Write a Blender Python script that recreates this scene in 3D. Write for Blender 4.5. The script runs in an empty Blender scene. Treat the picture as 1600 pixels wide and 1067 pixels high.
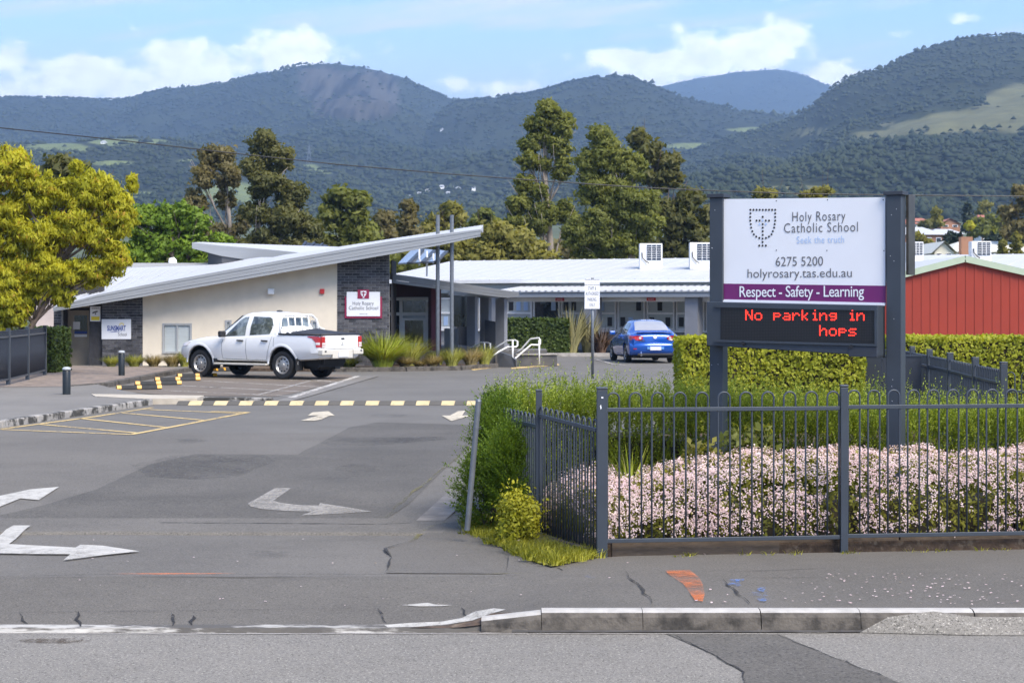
import bpy, math, random
import numpy as np
import bmesh
from mathutils import Vector, Matrix

# ---------------------------------------------------------------- camera, light, exposure
SC = bpy.context.scene
COL = SC.collection
cam_data = bpy.data.cameras.new('camera')
cam_data.lens = 67.5
cam_data.sensor_width = 36.0
cam_data.shift_y = -0.0359
cam_data.clip_start = 0.2
cam_data.clip_end = 40000
cam_data.dof.use_dof = True
cam_data.dof.focus_distance = 17.0
cam_data.dof.aperture_fstop = 9.0
cam = bpy.data.objects.new('camera', cam_data)
COL.objects.link(cam)
cam.location = (0, 0, 2.0)
cam.rotation_euler = (math.radians(90), 0, 0)
SC.camera = cam

SUN_EL, SUN_AZ = math.radians(50), math.radians(141)
SUN_STRENGTH, SKY_STRENGTH, EXPOSURE = 3.6, 0.145, 1.10
sd = bpy.data.lights.new('sun', 'SUN')
sd.energy = SUN_STRENGTH
sd.angle = math.radians(34)
sd.color = (1.0, 0.91, 0.78)
sun = bpy.data.objects.new('sun', sd)
COL.objects.link(sun)
S = Vector((math.sin(SUN_AZ) * math.cos(SUN_EL), math.cos(SUN_AZ) * math.cos(SUN_EL), math.sin(SUN_EL)))
sun.rotation_euler = S.to_track_quat('Z', 'Y').to_euler()
sun.location = (30, 0, 60)

SC.view_settings.view_transform = 'Standard'
SC.view_settings.look = 'None'
SC.view_settings.gamma = 1.0
SC.view_settings.exposure = EXPOSURE
SC.view_settings.use_curve_mapping = False
SC.render.engine = 'CYCLES'
SC.cycles.max_bounces = 6
SC.cycles.transparent_max_bounces = 6
SC.cycles.use_denoising = True


def nd(nt, t, **kw):
    n = nt.nodes.new(t)
    for k, v in kw.items():
        if k.startswith('i_'):
            n.inputs[k[2:].replace('_', ' ')].default_value = v
        elif k[0] == 'i' and k[1:].isdigit():
            n.inputs[int(k[1:])].default_value = v
        else:
            setattr(n, k, v)
    return n


def mth(nt, op, a, b=None, c=None, clamp=False):
    n = nt.nodes.new('ShaderNodeMath')
    n.operation = op
    n.use_clamp = clamp
    for i, x in enumerate((a, b, c)):
        if x is None:
            continue
        if isinstance(x, (int, float)):
            n.inputs[i].default_value = x
        else:
            nt.links.new(x, n.inputs[i])
    return n.outputs[0]


def mixc(nt, fac, a, b, mode='MIX'):
    n = nt.nodes.new('ShaderNodeMix')
    n.data_type = 'RGBA'
    n.blend_type = mode
    for i, x in ((0, fac), (6, a), (7, b)):
        if isinstance(x, (int, float)):
            n.inputs[i].default_value = x
        elif isinstance(x, (tuple, list)):
            n.inputs[i].default_value = tuple(x[:3]) + (1,)
        else:
            nt.links.new(x, n.inputs[i])
    return n.outputs[2]


def ramp(nt, src, p0, p1, v0=0.0, v1=1.0):
    n = nt.nodes.new('ShaderNodeMapRange')
    n.interpolation_type = 'SMOOTHSTEP'
    nt.links.new(src, n.inputs[0])
    for i, v in ((1, p0), (2, p1), (3, v0), (4, v1)):
        n.inputs[i].default_value = v
    return n.outputs[0]


def make_world():
    w = bpy.data.worlds.new('World')
    SC.world = w
    w.use_nodes = True
    nt = w.node_tree
    nt.nodes.clear()
    L = nt.links.new
    out = nd(nt, 'ShaderNodeOutputWorld')
    bg = nd(nt, 'ShaderNodeBackground')
    bg.inputs['Strength'].default_value = SKY_STRENGTH
    sky = nd(nt, 'ShaderNodeTexSky', sky_type='NISHITA')
    sky.sun_disc = False
    sky.sun_elevation = SUN_EL
    sky.sun_rotation = SUN_AZ
    sky.air_density = 1.0
    sky.dust_density = 0.3
    sky.ozone_density = 3.0
    tc = nd(nt, 'ShaderNodeTexCoord')
    sp = nd(nt, 'ShaderNodeSeparateXYZ')
    L(tc.outputs['Generated'], sp.inputs[0])
    x, y, z = sp.outputs
    az = mth(nt, 'ARCTAN2', x, y)
    el = mth(nt, 'ARCSINE', z)
    u = mth(nt, 'MULTIPLY', az, 3.0)
    v = mth(nt, 'MULTIPLY', el, 3.0)

    def noise(us, vs, scale, detail, rough=0.5, off=0.0, vskew=0.0):
        cb = nd(nt, 'ShaderNodeCombineXYZ')
        L(mth(nt, 'MULTIPLY_ADD', u, us, off), cb.inputs[0])
        vv = mth(nt, 'MULTIPLY', v, vs)
        if vskew:
            vv = mth(nt, 'MULTIPLY_ADD', u, vskew, vv)
        L(vv, cb.inputs[1])
        n = nd(nt, 'ShaderNodeTexNoise', noise_dimensions='2D')
        n.inputs['Scale'].default_value = scale
        n.inputs['Detail'].default_value = detail
        n.inputs['Roughness'].default_value = rough
        L(cb.outputs[0], n.inputs['Vector'])
        return n.outputs[0]
    # cumulus heaps low over the hills: bumps (u, v, half width, half height, weight)
    total = None
    bumps = [(-0.62, .345, .30, .040, 1.0), (-0.50, .362, .16, .045, .9), (-0.33, .392, .085, .045, 1.0), (-0.375, .41, .05, .02, .5),
             (0.25, .372, .14, .030, 1.0), (0.29, .40, .05, .026, .9), (0.39, .398, .085, .042, 1.1), (0.22, .345, .16, .03, .8),
             (0.50, .352, .05, .022, .9), (0.525, .374, .022, .010, .8), (0.685, .432, .026, .015, .66), (0.59, .411, .035, .010, .6), (-0.05, .338, .09, .02, .8),
             (-0.72, .32, .25, .05, .9), (0.46, .34, .10, .03, .8)]
    for (u0, v0, a, b, k) in bumps:
        du = mth(nt, 'MULTIPLY', mth(nt, 'SUBTRACT', u, u0), 1 / a)
        dv = mth(nt, 'MULTIPLY', mth(nt, 'SUBTRACT', v, v0), 1 / b)
        r2 = mth(nt, 'ADD', mth(nt, 'MULTIPLY', du, du), mth(nt, 'MULTIPLY', dv, dv))
        g = mth(nt, 'MULTIPLY', mth(nt, 'POWER', 2.718, mth(nt, 'MULTIPLY', r2, -0.8)), k)
        total = g if total is None else mth(nt, 'MAXIMUM', total, g)
    # the same kind of clouds all the way round the horizon
    away = ramp(nt, mth(nt, 'ABSOLUTE', u), 0.9, 1.3)
    dv = mth(nt, 'MULTIPLY', mth(nt, 'SUBTRACT', v, .38), 1 / .09)
    band = mth(nt, 'POWER', 2.718, mth(nt, 'MULTIPLY', mth(nt, 'MULTIPLY', dv, dv), -0.8))
    heaps = mth(nt, 'MULTIPLY', mth(nt, 'MULTIPLY', band, away), ramp(nt, noise(1, 1, 1.6, 2, off=5.0), .35, .65))
    total = mth(nt, 'MAXIMUM', total, heaps)
    fine = noise(1.0, 1.5, 13.0, 9, .55)
    dens = mth(nt, 'ADD', mth(nt, 'MULTIPLY', total, 0.95), mth(nt, 'MULTIPLY', mth(nt, 'SUBTRACT', fine, .5), 1.7))
    cum = ramp(nt, dens, .36, .78)
    shade = ramp(nt, noise(1.0, 1.6, 22.0, 8, .55, off=3.0), .25, .7, .80, 1.0)
    # thin high streaks
    st = noise(1.0, 8.0, 1.7, 8, .60, off=2.6, vskew=-1.0)
    cir = mth(nt, 'MULTIPLY', ramp(nt, st, .47, .72), ramp(nt, v, .30, .44, .3, .85))
    veil = mth(nt, 'MULTIPLY', ramp(nt, v, .29, .45, .85, 0.0), ramp(nt, noise(1, 4, 2.2, 5, .5, off=9.0), .2, .7, .55, 1.0))
    tot = mth(nt, 'MAXIMUM', cir, veil)
    c1 = mixc(nt, tot, mixc(nt, 1.0, sky.outputs[0], (.88, .905, 1.06), 'MULTIPLY'), CLOUD)
    cw = nd(nt, 'ShaderNodeVectorMath', operation='SCALE')
    cw.inputs[0].default_value = CLOUD_WHITE
    L(shade, cw.inputs['Scale'])
    c2 = mixc(nt, mth(nt, 'MULTIPLY', cum, .92), c1, cw.outputs[0])
    L(c2, bg.inputs['Color'])
    L(bg.outputs[0], out.inputs['Surface'])


CLOUD = (4.4, 4.65, 5.0)
CLOUD_WHITE = (8.0, 8.1, 8.3)
make_world()

# ---------------------------------------------------------------- helpers
rng = np.random.default_rng(7)
random.seed(7)


def zg(y):
    """height of the asphalt along the driveway: a shallow gully behind the footpath"""
    return float(np.interp(y, [0, 14.15, 18.6, 26, 1e5], [0, 0, -.12, 0, 0]))


def apron_z(x, y):
    """footpath and vehicle crossover: level, falling to the dropped lip left of the kerb"""
    k = np.clip((.45 - x) / .9, 0, 1)
    k = k * k * (3 - 2 * k)
    f = np.clip((14.05 - y) / 1.5, 0, 1)
    w = .008 * math.sin(x * 1.7 + y) * np.clip((y - 12.6), 0, 1)
    return float(-.112 * f * k + w)


def surf(x, y):
    return apron_z(x, y) if y < 14.12 else zg(y)


def P(px, py, d):
    return Vector(((px - 800) * d / 3000, d, 2 + (476 - py) * d / 3000))


def G(px, py, off=0.0):
    d = 6000 / (py - 476)
    for _ in range(40):
        x = (px - 800) * d / 3000
        d = .5 * d + .5 * (2 - surf(x, d) - off) * 3000 / (py - 476)
    return Vector(((px - 800) * d / 3000, d, surf((px - 800) * d / 3000, d) + off))


def lin(r, g, b):
    f = lambda c: (c / 255 / 12.92) if c / 255 <= .04045 else ((c / 255 + .055) / 1.055) ** 2.4
    return (f(r), f(g), f(b))


def mat(name, col, rough=.6, metal=0.0, var=.10, scale=3.0, bump=0.0, bscale=60.0, spec=.5, col2=None, c2scale=1.5, c2lo=.5, c2hi=.7, coat=0.0, emit=None, stretch=None):
    m = bpy.data.materials.new(name)
    m.use_nodes = True
    nt = m.node_tree
    b = nt.nodes['Principled BSDF']
    b.inputs['Roughness'].default_value = rough
    b.inputs['Metallic'].default_value = metal
    b.inputs['Specular IOR Level'].default_value = spec
    b.inputs['Coat Weight'].default_value = coat
    tc = nd(nt, 'ShaderNodeTexCoord')
    vec = tc.outputs['Object']
    if stretch:
        mp = nd(nt, 'ShaderNodeMapping')
        mp.inputs['Scale'].default_value = stretch
        nt.links.new(vec, mp.inputs['Vector'])
        vec = mp.outputs[0]
    if var > 0 or col2:
        n = nd(nt, 'ShaderNodeTexNoise')
        n.inputs['Scale'].default_value = scale
        n.inputs['Detail'].default_value = 7
        n.inputs['Roughness'].default_value = .6
        nt.links.new(vec, n.inputs['Vector'])
        f = ramp(nt, n.outputs[0], .3, .7)
        c = mixc(nt, f, tuple(x * (1 - var) for x in col), tuple(min(1, x * (1 + var)) for x in col))
        if col2:
            n2 = nd(nt, 'ShaderNodeTexNoise')
            n2.inputs['Scale'].default_value = c2scale
            n2.inputs['Detail'].default_value = 9
            n2.inputs['Roughness'].default_value = .65
            nt.links.new(vec, n2.inputs['Vector'])
            c = mixc(nt, ramp(nt, n2.outputs[0], c2lo, c2hi), c, col2)
        nt.links.new(c, b.inputs['Base Color'])
    else:
        b.inputs['Base Color'].default_value = tuple(col) + (1,)
    if bump > 0:
        n3 = nd(nt, 'ShaderNodeTexNoise')
        n3.inputs['Scale'].default_value = bscale
        n3.inputs['Detail'].default_value = 4
        nt.links.new(vec, n3.inputs['Vector'])
        bp = nd(nt, 'ShaderNodeBump')
        bp.inputs['Strength'].default_value = bump
        bp.inputs['Distance'].default_value = .01
        nt.links.new(n3.outputs[0], bp.inputs['Height'])
        nt.links.new(bp.outputs[0], b.inputs['Normal'])
    if emit:
        b.inputs['Emission Color'].default_value = tuple(emit[:3]) + (1,)
        b.inputs['Emission Strength'].default_value = emit[3]
    return m


def asphalt(name, col, agg=.5, patch=.12, stain=.0, aggscale=75.0, lightspeck=.3):
    col = (col[0] * 1.20, col[1] * 1.145, col[2] * 1.03)
    m = bpy.data.materials.new(name)
    m.use_nodes = True
    nt = m.node_tree
    b = nt.nodes['Principled BSDF']
    b.inputs['Roughness'].default_value = .85
    b.inputs['Specular IOR Level'].default_value = .3
    tc = nd(nt, 'ShaderNodeTexCoord')
    vec = tc.outputs['Object']

    def noise(s, d, r=.6, st=None):
        n = nd(nt, 'ShaderNodeTexNoise')
        n.inputs['Scale'].default_value = s
        n.inputs['Detail'].default_value = d
        n.inputs['Roughness'].default_value = r
        if st:
            mp = nd(nt, 'ShaderNodeMapping')
            mp.inputs['Scale'].default_value = st
            nt.links.new(vec, mp.inputs['Vector'])
            nt.links.new(mp.outputs[0], n.inputs['Vector'])
        else:
            nt.links.new(vec, n.inputs['Vector'])
        return n.outputs[0]
    big = ramp(nt, noise(.45, 5), .3, .7)
    c = mixc(nt, big, tuple(x * (1 - patch) for x in col), tuple(x * (1 + patch) for x in col))
    med = ramp(nt, noise(5, 6, .7), .3, .75)
    c = mixc(nt, mth(nt, 'MULTIPLY', med, .25), c, tuple(x * 1.35 for x in col))
    tr = ramp(nt, noise(.9, 4, .6, (1.0, .12, 1)), .5, .75)
    c = mixc(nt, mth(nt, 'MULTIPLY', tr, .22), c, tuple(x * .72 for x in col))
    fine = noise(aggscale, 3, .8)
    c = mixc(nt, mth(nt, 'MULTIPLY', ramp(nt, fine, .50, .34), agg), c, tuple(x * .25 for x in col))
    fine2 = noise(aggscale * .8, 2, .8, (1, 1, 1.3))
    c = mixc(nt, mth(nt, 'MULTIPLY', ramp(nt, fine2, .56, .70), agg * lightspeck * 2), c, tuple(min(.6, x * 2.1 + .01) for x in col))
    if stain:
        s = ramp(nt, noise(1.1, 8, .7), .52, .68)
        c = mixc(nt, mth(nt, 'MULTIPLY', s, stain), c, tuple(x * .55 for x in col))
    nt.links.new(c, b.inputs['Base Color'])
    bp = nd(nt, 'ShaderNodeBump')
    bp.inputs['Strength'].default_value = .5
    bp.inputs['Distance'].default_value = .006
    nt.links.new(fine, bp.inputs['Height'])
    nt.links.new(bp.outputs[0], b.inputs['Normal'])
    return m


def leafmat(name, a, b_, trans=.3, nscale=.6, rough=.55, c=None):
    m = bpy.data.materials.new(name)
    m.use_nodes = True
    nt = m.node_tree
    pb = nt.nodes['Principled BSDF']
    pb.inputs['Roughness'].default_value = rough
    pb.inputs['Specular IOR Level'].default_value = .25
    at = nd(nt, 'ShaderNodeAttribute', attribute_name='tint')
    tc = nd(nt, 'ShaderNodeTexCoord')
    n = nd(nt, 'ShaderNodeTexNoise')
    n.inputs['Scale'].default_value = nscale
    n.inputs['Detail'].default_value = 4
    nt.links.new(tc.outputs['Object'], n.inputs['Vector'])
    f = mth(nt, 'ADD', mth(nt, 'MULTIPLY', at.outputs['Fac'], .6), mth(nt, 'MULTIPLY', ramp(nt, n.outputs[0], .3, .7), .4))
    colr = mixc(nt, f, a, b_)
    if c:
        colr = mixc(nt, ramp(nt, at.outputs['Fac'], .86, .98), colr, c)
    nt.links.new(colr, pb.inputs['Base Color'])
    tr = nd(nt, 'ShaderNodeBsdfTranslucent')
    nt.links.new(mixc(nt, 1.0, colr, (1.25, 1.2, .55), 'MULTIPLY'), tr.inputs['Color'])
    mx = nd(nt, 'ShaderNodeMixShader')
    mx.inputs[0].default_value = trans
    nt.links.new(pb.outputs[0], mx.inputs[1])
    nt.links.new(tr.outputs[0], mx.inputs[2])
    nt.links.new(mx.outputs[0], nt.nodes['Material Output'].inputs['Surface'])
    return m


def tag(o, label=None, cat=None, group=None, kind=None):
    if label: o['label'] = label
    if cat: o['category'] = cat
    if group: o['group'] = group
    if kind: o['kind'] = kind
    return o


def thing(name, label, cat, loc=(0, 0, 0), rz=0.0, group=None):
    o = bpy.data.objects.new(name, None)
    COL.objects.link(o)
    o.location = loc
    o.rotation_euler = (0, 0, rz)
    o.empty_display_size = .2
    return tag(o, label, cat, group)


def wloc(o):
    v = Vector((0, 0, 0))
    while o is not None:
        v += o.location
        o = o.parent
    return v


def link(name, me, parent=None, loc=(0, 0, 0)):
    o = bpy.data.objects.new(name, me)
    COL.objects.link(o)
    o.location = loc
    if parent is not None:
        o.parent = parent
    return o


def worn_paint(name, col, cover=.75, scale=14.0, stretch=(1, .45, 1), opac=.92, soft=.28):
    """thin paint worn through to the asphalt under it"""
    m = mat(name, col, .85, var=.12, scale=9)
    nt = m.node_tree
    tc = nd(nt, 'ShaderNodeTexCoord')
    mp = nd(nt, 'ShaderNodeMapping')
    mp.inputs['Scale'].default_value = stretch
    nt.links.new(tc.outputs['Object'], mp.inputs['Vector'])
    f = None
    for s, wgt in ((scale * .12, .55), (scale, .45), (scale * 5, .35)):
        n = nd(nt, 'ShaderNodeTexNoise')
        n.inputs['Scale'].default_value = s
        n.inputs['Detail'].default_value = 5
        n.inputs['Roughness'].default_value = .65
        nt.links.new(mp.outputs[0], n.inputs['Vector'])
        t = mth(nt, 'MULTIPLY', mth(nt, 'SUBTRACT', n.outputs[0], .5), wgt * 2.4)
        f = t if f is None else mth(nt, 'ADD', f, t)
    a = ramp(nt, mth(nt, 'ADD', f, cover), .5 - soft, .5 + soft, .0, opac)
    tr = nd(nt, 'ShaderNodeBsdfTransparent')
    mx = nd(nt, 'ShaderNodeMixShader')
    nt.links.new(a, mx.inputs[0])
    nt.links.new(tr.outputs[0], mx.inputs[1])
    nt.links.new(nt.nodes['Principled BSDF'].outputs[0], mx.inputs[2])
    nt.links.new(mx.outputs[0], nt.nodes['Material Output'].inputs['Surface'])
    return m


class MB:
    """collects shapes and links them as one mesh object"""

    def __init__(self):
        self.v, self.f, self.m = [], [], []

    def add(self, vs, fs, mi=0):
        k = len(self.v)
        self.v += [tuple(p) for p in vs]
        self.f += [tuple(i + k for i in f) for f in fs]
        self.m += [mi] * len(fs)
        return self

    def hexa(self, b, t, mi=0):
        return self.add(list(b) + list(t), [(3, 2, 1, 0), (4, 5, 6, 7), (0, 1, 5, 4), (1, 2, 6, 5), (2, 3, 7, 6), (3, 0, 4, 7)], mi)

    def obox(self, c, ax, ay, az, mi=0):
        c, ax, ay, az = Vector(c), Vector(ax), Vector(ay), Vector(az)
        b = [c - ax - ay - az, c + ax - ay - az, c + ax + ay - az, c - ax + ay - az]
        return self.hexa(b, [p + 2 * az for p in b], mi)

    def box(self, x0, x1, y0, y1, z0, z1, mi=0):
        return self.obox(((x0 + x1) / 2, (y0 + y1) / 2, (z0 + z1) / 2), ((x1 - x0) / 2, 0, 0), (0, (y1 - y0) / 2, 0), (0, 0, (z1 - z0) / 2), mi)

    def beam(self, p0, p1, w, h, mi=0):
        p0, p1 = Vector(p0), Vector(p1)
        d = p1 - p0
        side = d.cross(Vector((0, 0, 1)))
        if side.length < 1e-6 * max(1, d.length):
            side = Vector((1, 0, 0))
        side.normalize()
        up = side.cross(d).normalized()
        return self.obox((p0 + p1) / 2, side * w / 2, d / 2, up * h / 2, mi)

    def prism(self, poly, vec, mi=0):
        n = len(poly)
        vec = Vector(vec)
        a = [Vector(p) for p in poly]
        return self.add(a + [p + vec for p in a], [tuple(range(n)), tuple(range(2 * n - 1, n - 1, -1))] + [((i + 1) % n, i, n + i, n + (i + 1) % n) for i in range(n)], mi)

    def quad(self, a, b, c, d, mi=0):
        return self.add([a, b, c, d], [(0, 1, 2, 3)], mi)

    def tube(self, pts, r, n=8, mi=0, caps=True):
        pts = [Vector(p) for p in pts]
        rs = r if isinstance(r, (list, tuple)) else [r] * len(pts)
        rings, up = [], None
        for i, p in enumerate(pts):
            t = (pts[min(i + 1, len(pts) - 1)] - pts[max(i - 1, 0)]).normalized()
            if up is None:
                up = Vector((0, 0, 1)) if abs(t.z) < .9 else Vector((1, 0, 0))
            a = t.cross(up)
            if a.length < 1e-5:
                a = t.cross(Vector((.3, 1, .2)))
            a.normalize()
            b = a.cross(t).normalized()
            up = b
            rings.append([p + (a * math.cos(2 * math.pi * k / n) + b * math.sin(2 * math.pi * k / n)) * rs[i] for k in range(n)])
        vs = [p for ring in rings for p in ring]
        fs = []
        for i in range(len(pts) - 1):
            for k in range(n):
                k2 = (k + 1) % n
                fs.append((i * n + k, (i + 1) * n + k, (i + 1) * n + k2, i * n + k2))
        if caps:
            fs.append(tuple(range(n)))
            fs.append(tuple(range(len(pts) * n - 1, (len(pts) - 1) * n - 1, -1)))
        return self.add(vs, fs, mi)

    def cyl(self, p0, p1, r0, r1=None, n=16, mi=0):
        return self.tube([p0, p1], [r0, r0 if r1 is None else r1], n, mi)

    def lathe(self, prof, o=(0, 0, 0), axis='Z', n=24, mi=0, close=False):
        """prof: (radius, height along the axis)"""
        vs, fs = [], []
        o = Vector(o)
        for (r, h) in prof:
            for k in range(n):
                c, s = math.cos(2 * math.pi * k / n) * r, math.sin(2 * math.pi * k / n) * r
                vs.append(o + (Vector((c, s, h)) if axis == 'Z' else Vector((c, h, s)) if axis == 'Y' else Vector((h, c, s))))
        m = len(prof)
        for i in range(m if close else m - 1):
            j = (i + 1) % m
            for k in range(n):
                k2 = (k + 1) % n
                f = (i * n + k, i * n + k2, j * n + k2, j * n + k)
                fs.append(f if axis != 'Y' else f[::-1])
        return self.add(vs, fs, mi)

    def mesh(self, name, mats, off=(0, 0, 0), smooth=False):
        me = bpy.data.meshes.new(name)
        ox, oy, oz = off
        me.from_pydata([(x - ox, y - oy, z - oz) for (x, y, z) in self.v], [], self.f)
        for m in (mats if isinstance(mats, (list, tuple)) else [mats]):
            me.materials.append(m)
        me.polygons.foreach_set('material_index', self.m)
        if smooth:
            me.polygons.foreach_set('use_smooth', [True] * len(self.f))
        me.update()
        return me

    def build(self, name, mats, parent=None, smooth=False, world=True, bevel=0.0, origin=None, angle=None):
        off = Vector(origin) if origin is not None else (wloc(parent) if (parent is not None and world) else Vector((0, 0, 0)))
        me = self.mesh(name, mats, off, smooth)
        o = link(name, me, parent)
        if origin is not None:
            o.location = Vector(origin) - (wloc(parent) if parent is not None else Vector((0, 0, 0)))
        if smooth and angle:
            me.set_sharp_from_angle(angle=math.radians(angle))
        if bevel:
            b = o.modifiers.new('bevel', 'BEVEL')
            b.width = bevel
            b.segments = 2
            b.limit_method = 'ANGLE'
            b.angle_limit = math.radians(40)
        return o


def npmesh(name, V, F, m, parent=None, normals=None, tint=None, smooth=False, kind=None, midx=None):
    V = np.asarray(V, dtype=np.float32)
    F = np.asarray(F, dtype=np.int32)
    if parent is not None:
        V = V - np.array(wloc(parent), dtype=np.float32)
    me = bpy.data.meshes.new(name)
    me.vertices.add(len(V))
    me.vertices.foreach_set('co', V.ravel())
    k = F.shape[1]
    me.loops.add(F.size)
    me.loops.foreach_set('vertex_index', F.ravel())
    me.polygons.add(len(F))
    me.polygons.foreach_set('loop_start', np.arange(0, F.size, k, dtype=np.int32))
    for mm in (m if isinstance(m, (list, tuple)) else [m]):
        me.materials.append(mm)
    if midx is not None:
        me.polygons.foreach_set('material_index', np.asarray(midx, dtype=np.int32))
    me.update(calc_edges=True)
    if smooth or normals is not None:
        me.polygons.foreach_set('use_smooth', np.ones(len(F), dtype=bool))
    if tint is not None:
        a = me.attributes.new('tint', 'FLOAT', 'POINT')
        a.data.foreach_set('value', np.asarray(tint, dtype=np.float32))
    if normals is not None:
        me.normals_split_custom_set_from_vertices(np.asarray(normals, dtype=np.float32))
    o = link(name, me, parent)
    if kind:
        o['kind'] = kind
    return o


def unit(a):
    return a / np.maximum(np.linalg.norm(a, axis=-1, keepdims=True), 1e-9)


def rdirs(n):
    return unit(rng.normal(size=(n, 3)))


def leaf_quads(pos, nrm, size, asp=1.6, jit=.8, soft=.75, outward=None, droop=0.0):
    """leaf shaped quads at pos (N,3): face normals nrm jittered; shading normals blend to outward"""
    n = len(pos)
    if outward is None:
        outward = nrm
    fn = unit(nrm + rng.normal(size=(n, 3)) * jit)
    flip = np.sum(fn * outward, axis=1) < 0
    fn[flip] *= -1
    t = rng.normal(size=(n, 3))
    if droop:
        t[:, 2] -= droop
    t = unit(t - fn * np.sum(t * fn, axis=1, keepdims=True))
    b = np.cross(fn, t)
    s = (size * rng.uniform(.65, 1.3, n))[:, None]
    V = np.stack([pos - t * s * asp * .5, pos - b * s * .5 - t * s * .1, pos + t * s * asp * .5, pos + b * s * .5 - t * s * .1], axis=1).reshape(-1, 3)
    F = np.arange(4 * n).reshape(-1, 4)
    sn = unit(outward * soft + fn * (1 - soft))
    return V, F, np.repeat(sn, 4, axis=0)


def vnoise(x, y, seed=0):
    xi, yi = np.floor(x).astype(np.int64), np.floor(y).astype(np.int64)
    fx, fy = x - xi, y - yi
    fx, fy = fx * fx * (3 - 2 * fx), fy * fy * (3 - 2 * fy)

    def h(a, b):
        n = (a * 374761393 + b * 668265263 + seed * 974711) & 0x7fffffff
        n = ((n ^ (n >> 13)) * 1274126177) & 0x7fffffff
        return ((n ^ (n >> 16)) & 0xffff) / 65535.0
    return (h(xi, yi) * (1 - fx) + h(xi + 1, yi) * fx) * (1 - fy) + (h(xi, yi + 1) * (1 - fx) + h(xi + 1, yi + 1) * fx) * fy


def fbm(x, y, oct=5, seed=0, gain=.5):
    s, a, t = 0, 1, 0
    for i in range(oct):
        s = s + a * vnoise(x * 2 ** i, y * 2 ** i, seed + i)
        t += a
        a *= gain
    return s / t


def copy_tree(o, parent=None):
    c = o.copy()
    COL.objects.link(c)
    if parent is not None:
        c.parent = parent
    for ch in list(o.children):
        copy_tree(ch, c)
    return c


def text_geo(body, spacing=1.0, offset=0.0):
    cu = bpy.data.curves.new('text', 'FONT')
    cu.body = body
    cu.size = 1.0
    cu.space_character = spacing
    cu.offset = offset
    cu.resolution_u = 3
    ob = bpy.data.objects.new('text', cu)
    me = ob.to_mesh()
    V = np.array([v.co[:] for v in me.vertices])
    Fs = [tuple(p.vertices) for p in me.polygons]
    ob.to_mesh_clear()
    bpy.data.objects.remove(ob)
    bpy.data.curves.remove(cu)
    return V, Fs


class Plane:
    """an upright plane through o along u (seen from its front u runs to the right)"""

    def __init__(self, o, u, off=0.0):
        self.u = Vector(u).normalized()
        self.w = Vector((0, 0, 1))
        self.n = self.u.cross(self.w).normalized()
        self.o = Vector(o) + self.n * off

    def at(self, px, py, off=0.0):
        r = Vector(((px - 800) / 3000, 1, (476 - py) / 3000))
        c = Vector((0, 0, 2))
        o = self.o + self.n * off
        t = (o - c).dot(self.n) / r.dot(self.n)
        return c + r * t

    def slab(self, mb, pts, t, off=0.0, mi=0):
        """polygon given by image points on this plane, t thick towards the front"""
        return mb.prism([self.at(x, y, off) for (x, y) in pts], self.n * t, mi)

    def rect(self, mb, x0, y0, x1, y1, t, off=0.0, mi=0):
        return self.slab(mb, [(x0, y1), (x1, y1), (x1, y0), (x0, y0)], t, off, mi)

    def text(self, name, body, x0, y0, x1, y1, m, parent, off=.004, spacing=1.0, bold=0.0):
        V, Fs = text_geo(body, spacing, bold)
        a, b = V.min(axis=0), V.max(axis=0)
        p00 = self.at(x0, y1, off)
        p10 = self.at(x1, y1, off)
        p01 = self.at(x0, y0, off)
        ux, uy = p10 - p00, p01 - p00
        ux.z = 0
        uy = Vector((0, 0, uy.z))
        mb = MB()
        mb.add([p00 + ux * float((v[0] - a[0]) / (b[0] - a[0])) + uy * float((v[1] - a[1]) / (b[1] - a[1])) for v in V], Fs)
        o = mb.build(name, m, parent)
        o['kind'] = 'stuff'
        return o

    def disc(self, mb, px, py, r, off=.004, n=10, mi=0):
        c = self.at(px, py, off)
        return mb.add([c + (self.u * math.cos(2 * math.pi * k / n) + self.w * math.sin(2 * math.pi * k / n)) * r for k in range(n)], [tuple(range(n))], mi)


def tri_ok(mb):
    return mb

# ---------------------------------------------------------------- materials
M = {}
M['road'] = asphalt('road_asphalt', (.160, .156, .150), agg=.95, patch=.08, aggscale=66, lightspeck=.5)
M['foot'] = asphalt('footpath_asphalt', (.100, .096, .091), agg=.75, patch=.10, stain=.2, aggscale=70)
M['drive'] = asphalt('driveway_asphalt', (.112, .108, .103), agg=.75, patch=.12, stain=.18, aggscale=60)
M['park'] = asphalt('car_park_asphalt', (.114, .112, .109), agg=.45, patch=.10, stain=.12, aggscale=50)
M['patch'] = asphalt('old_asphalt_patch', (.084, .081, .077), agg=.9, patch=.18, stain=.28, aggscale=50)
M['bay'] = asphalt('bay_paving', (.125, .108, .094), agg=.3, patch=.10, stain=.2, aggscale=40)
M['walk'] = asphalt('walkway_asphalt', (.150, .147, .145), agg=.3, patch=.10, stain=.12, aggscale=40)
M['conc'] = mat('concrete', (.36, .335, .30), .9, var=.14, scale=4, bump=.3, bscale=40, col2=(.20, .18, .155), c2scale=2.2, c2lo=.5, c2hi=.72)
M['conc_d'] = mat('stained_concrete', (.19, .172, .15), .9, var=.2, scale=3, bump=.3, bscale=40, col2=(.11, .10, .09), c2scale=2.5, c2lo=.42, c2hi=.7)
M['verge'] = mat('grassy_soil', (.13, .13, .035), .95, var=.35, scale=14, bump=.8, bscale=30, col2=(.10, .075, .04), c2scale=9, c2lo=.45)
M['craze'] = worn_paint('crazed_asphalt', (.045, .043, .041), .34, 12, (1, .6, 1), opac=.48, soft=.45)
M['oil'] = worn_paint('oil_stain', (.030, .029, .028), .30, 9, (1, .7, 1), opac=.38, soft=.5)
M['ramp'] = mat('cream_concrete', (.44, .39, .31), .9, var=.1, scale=4, bump=.2)
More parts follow.
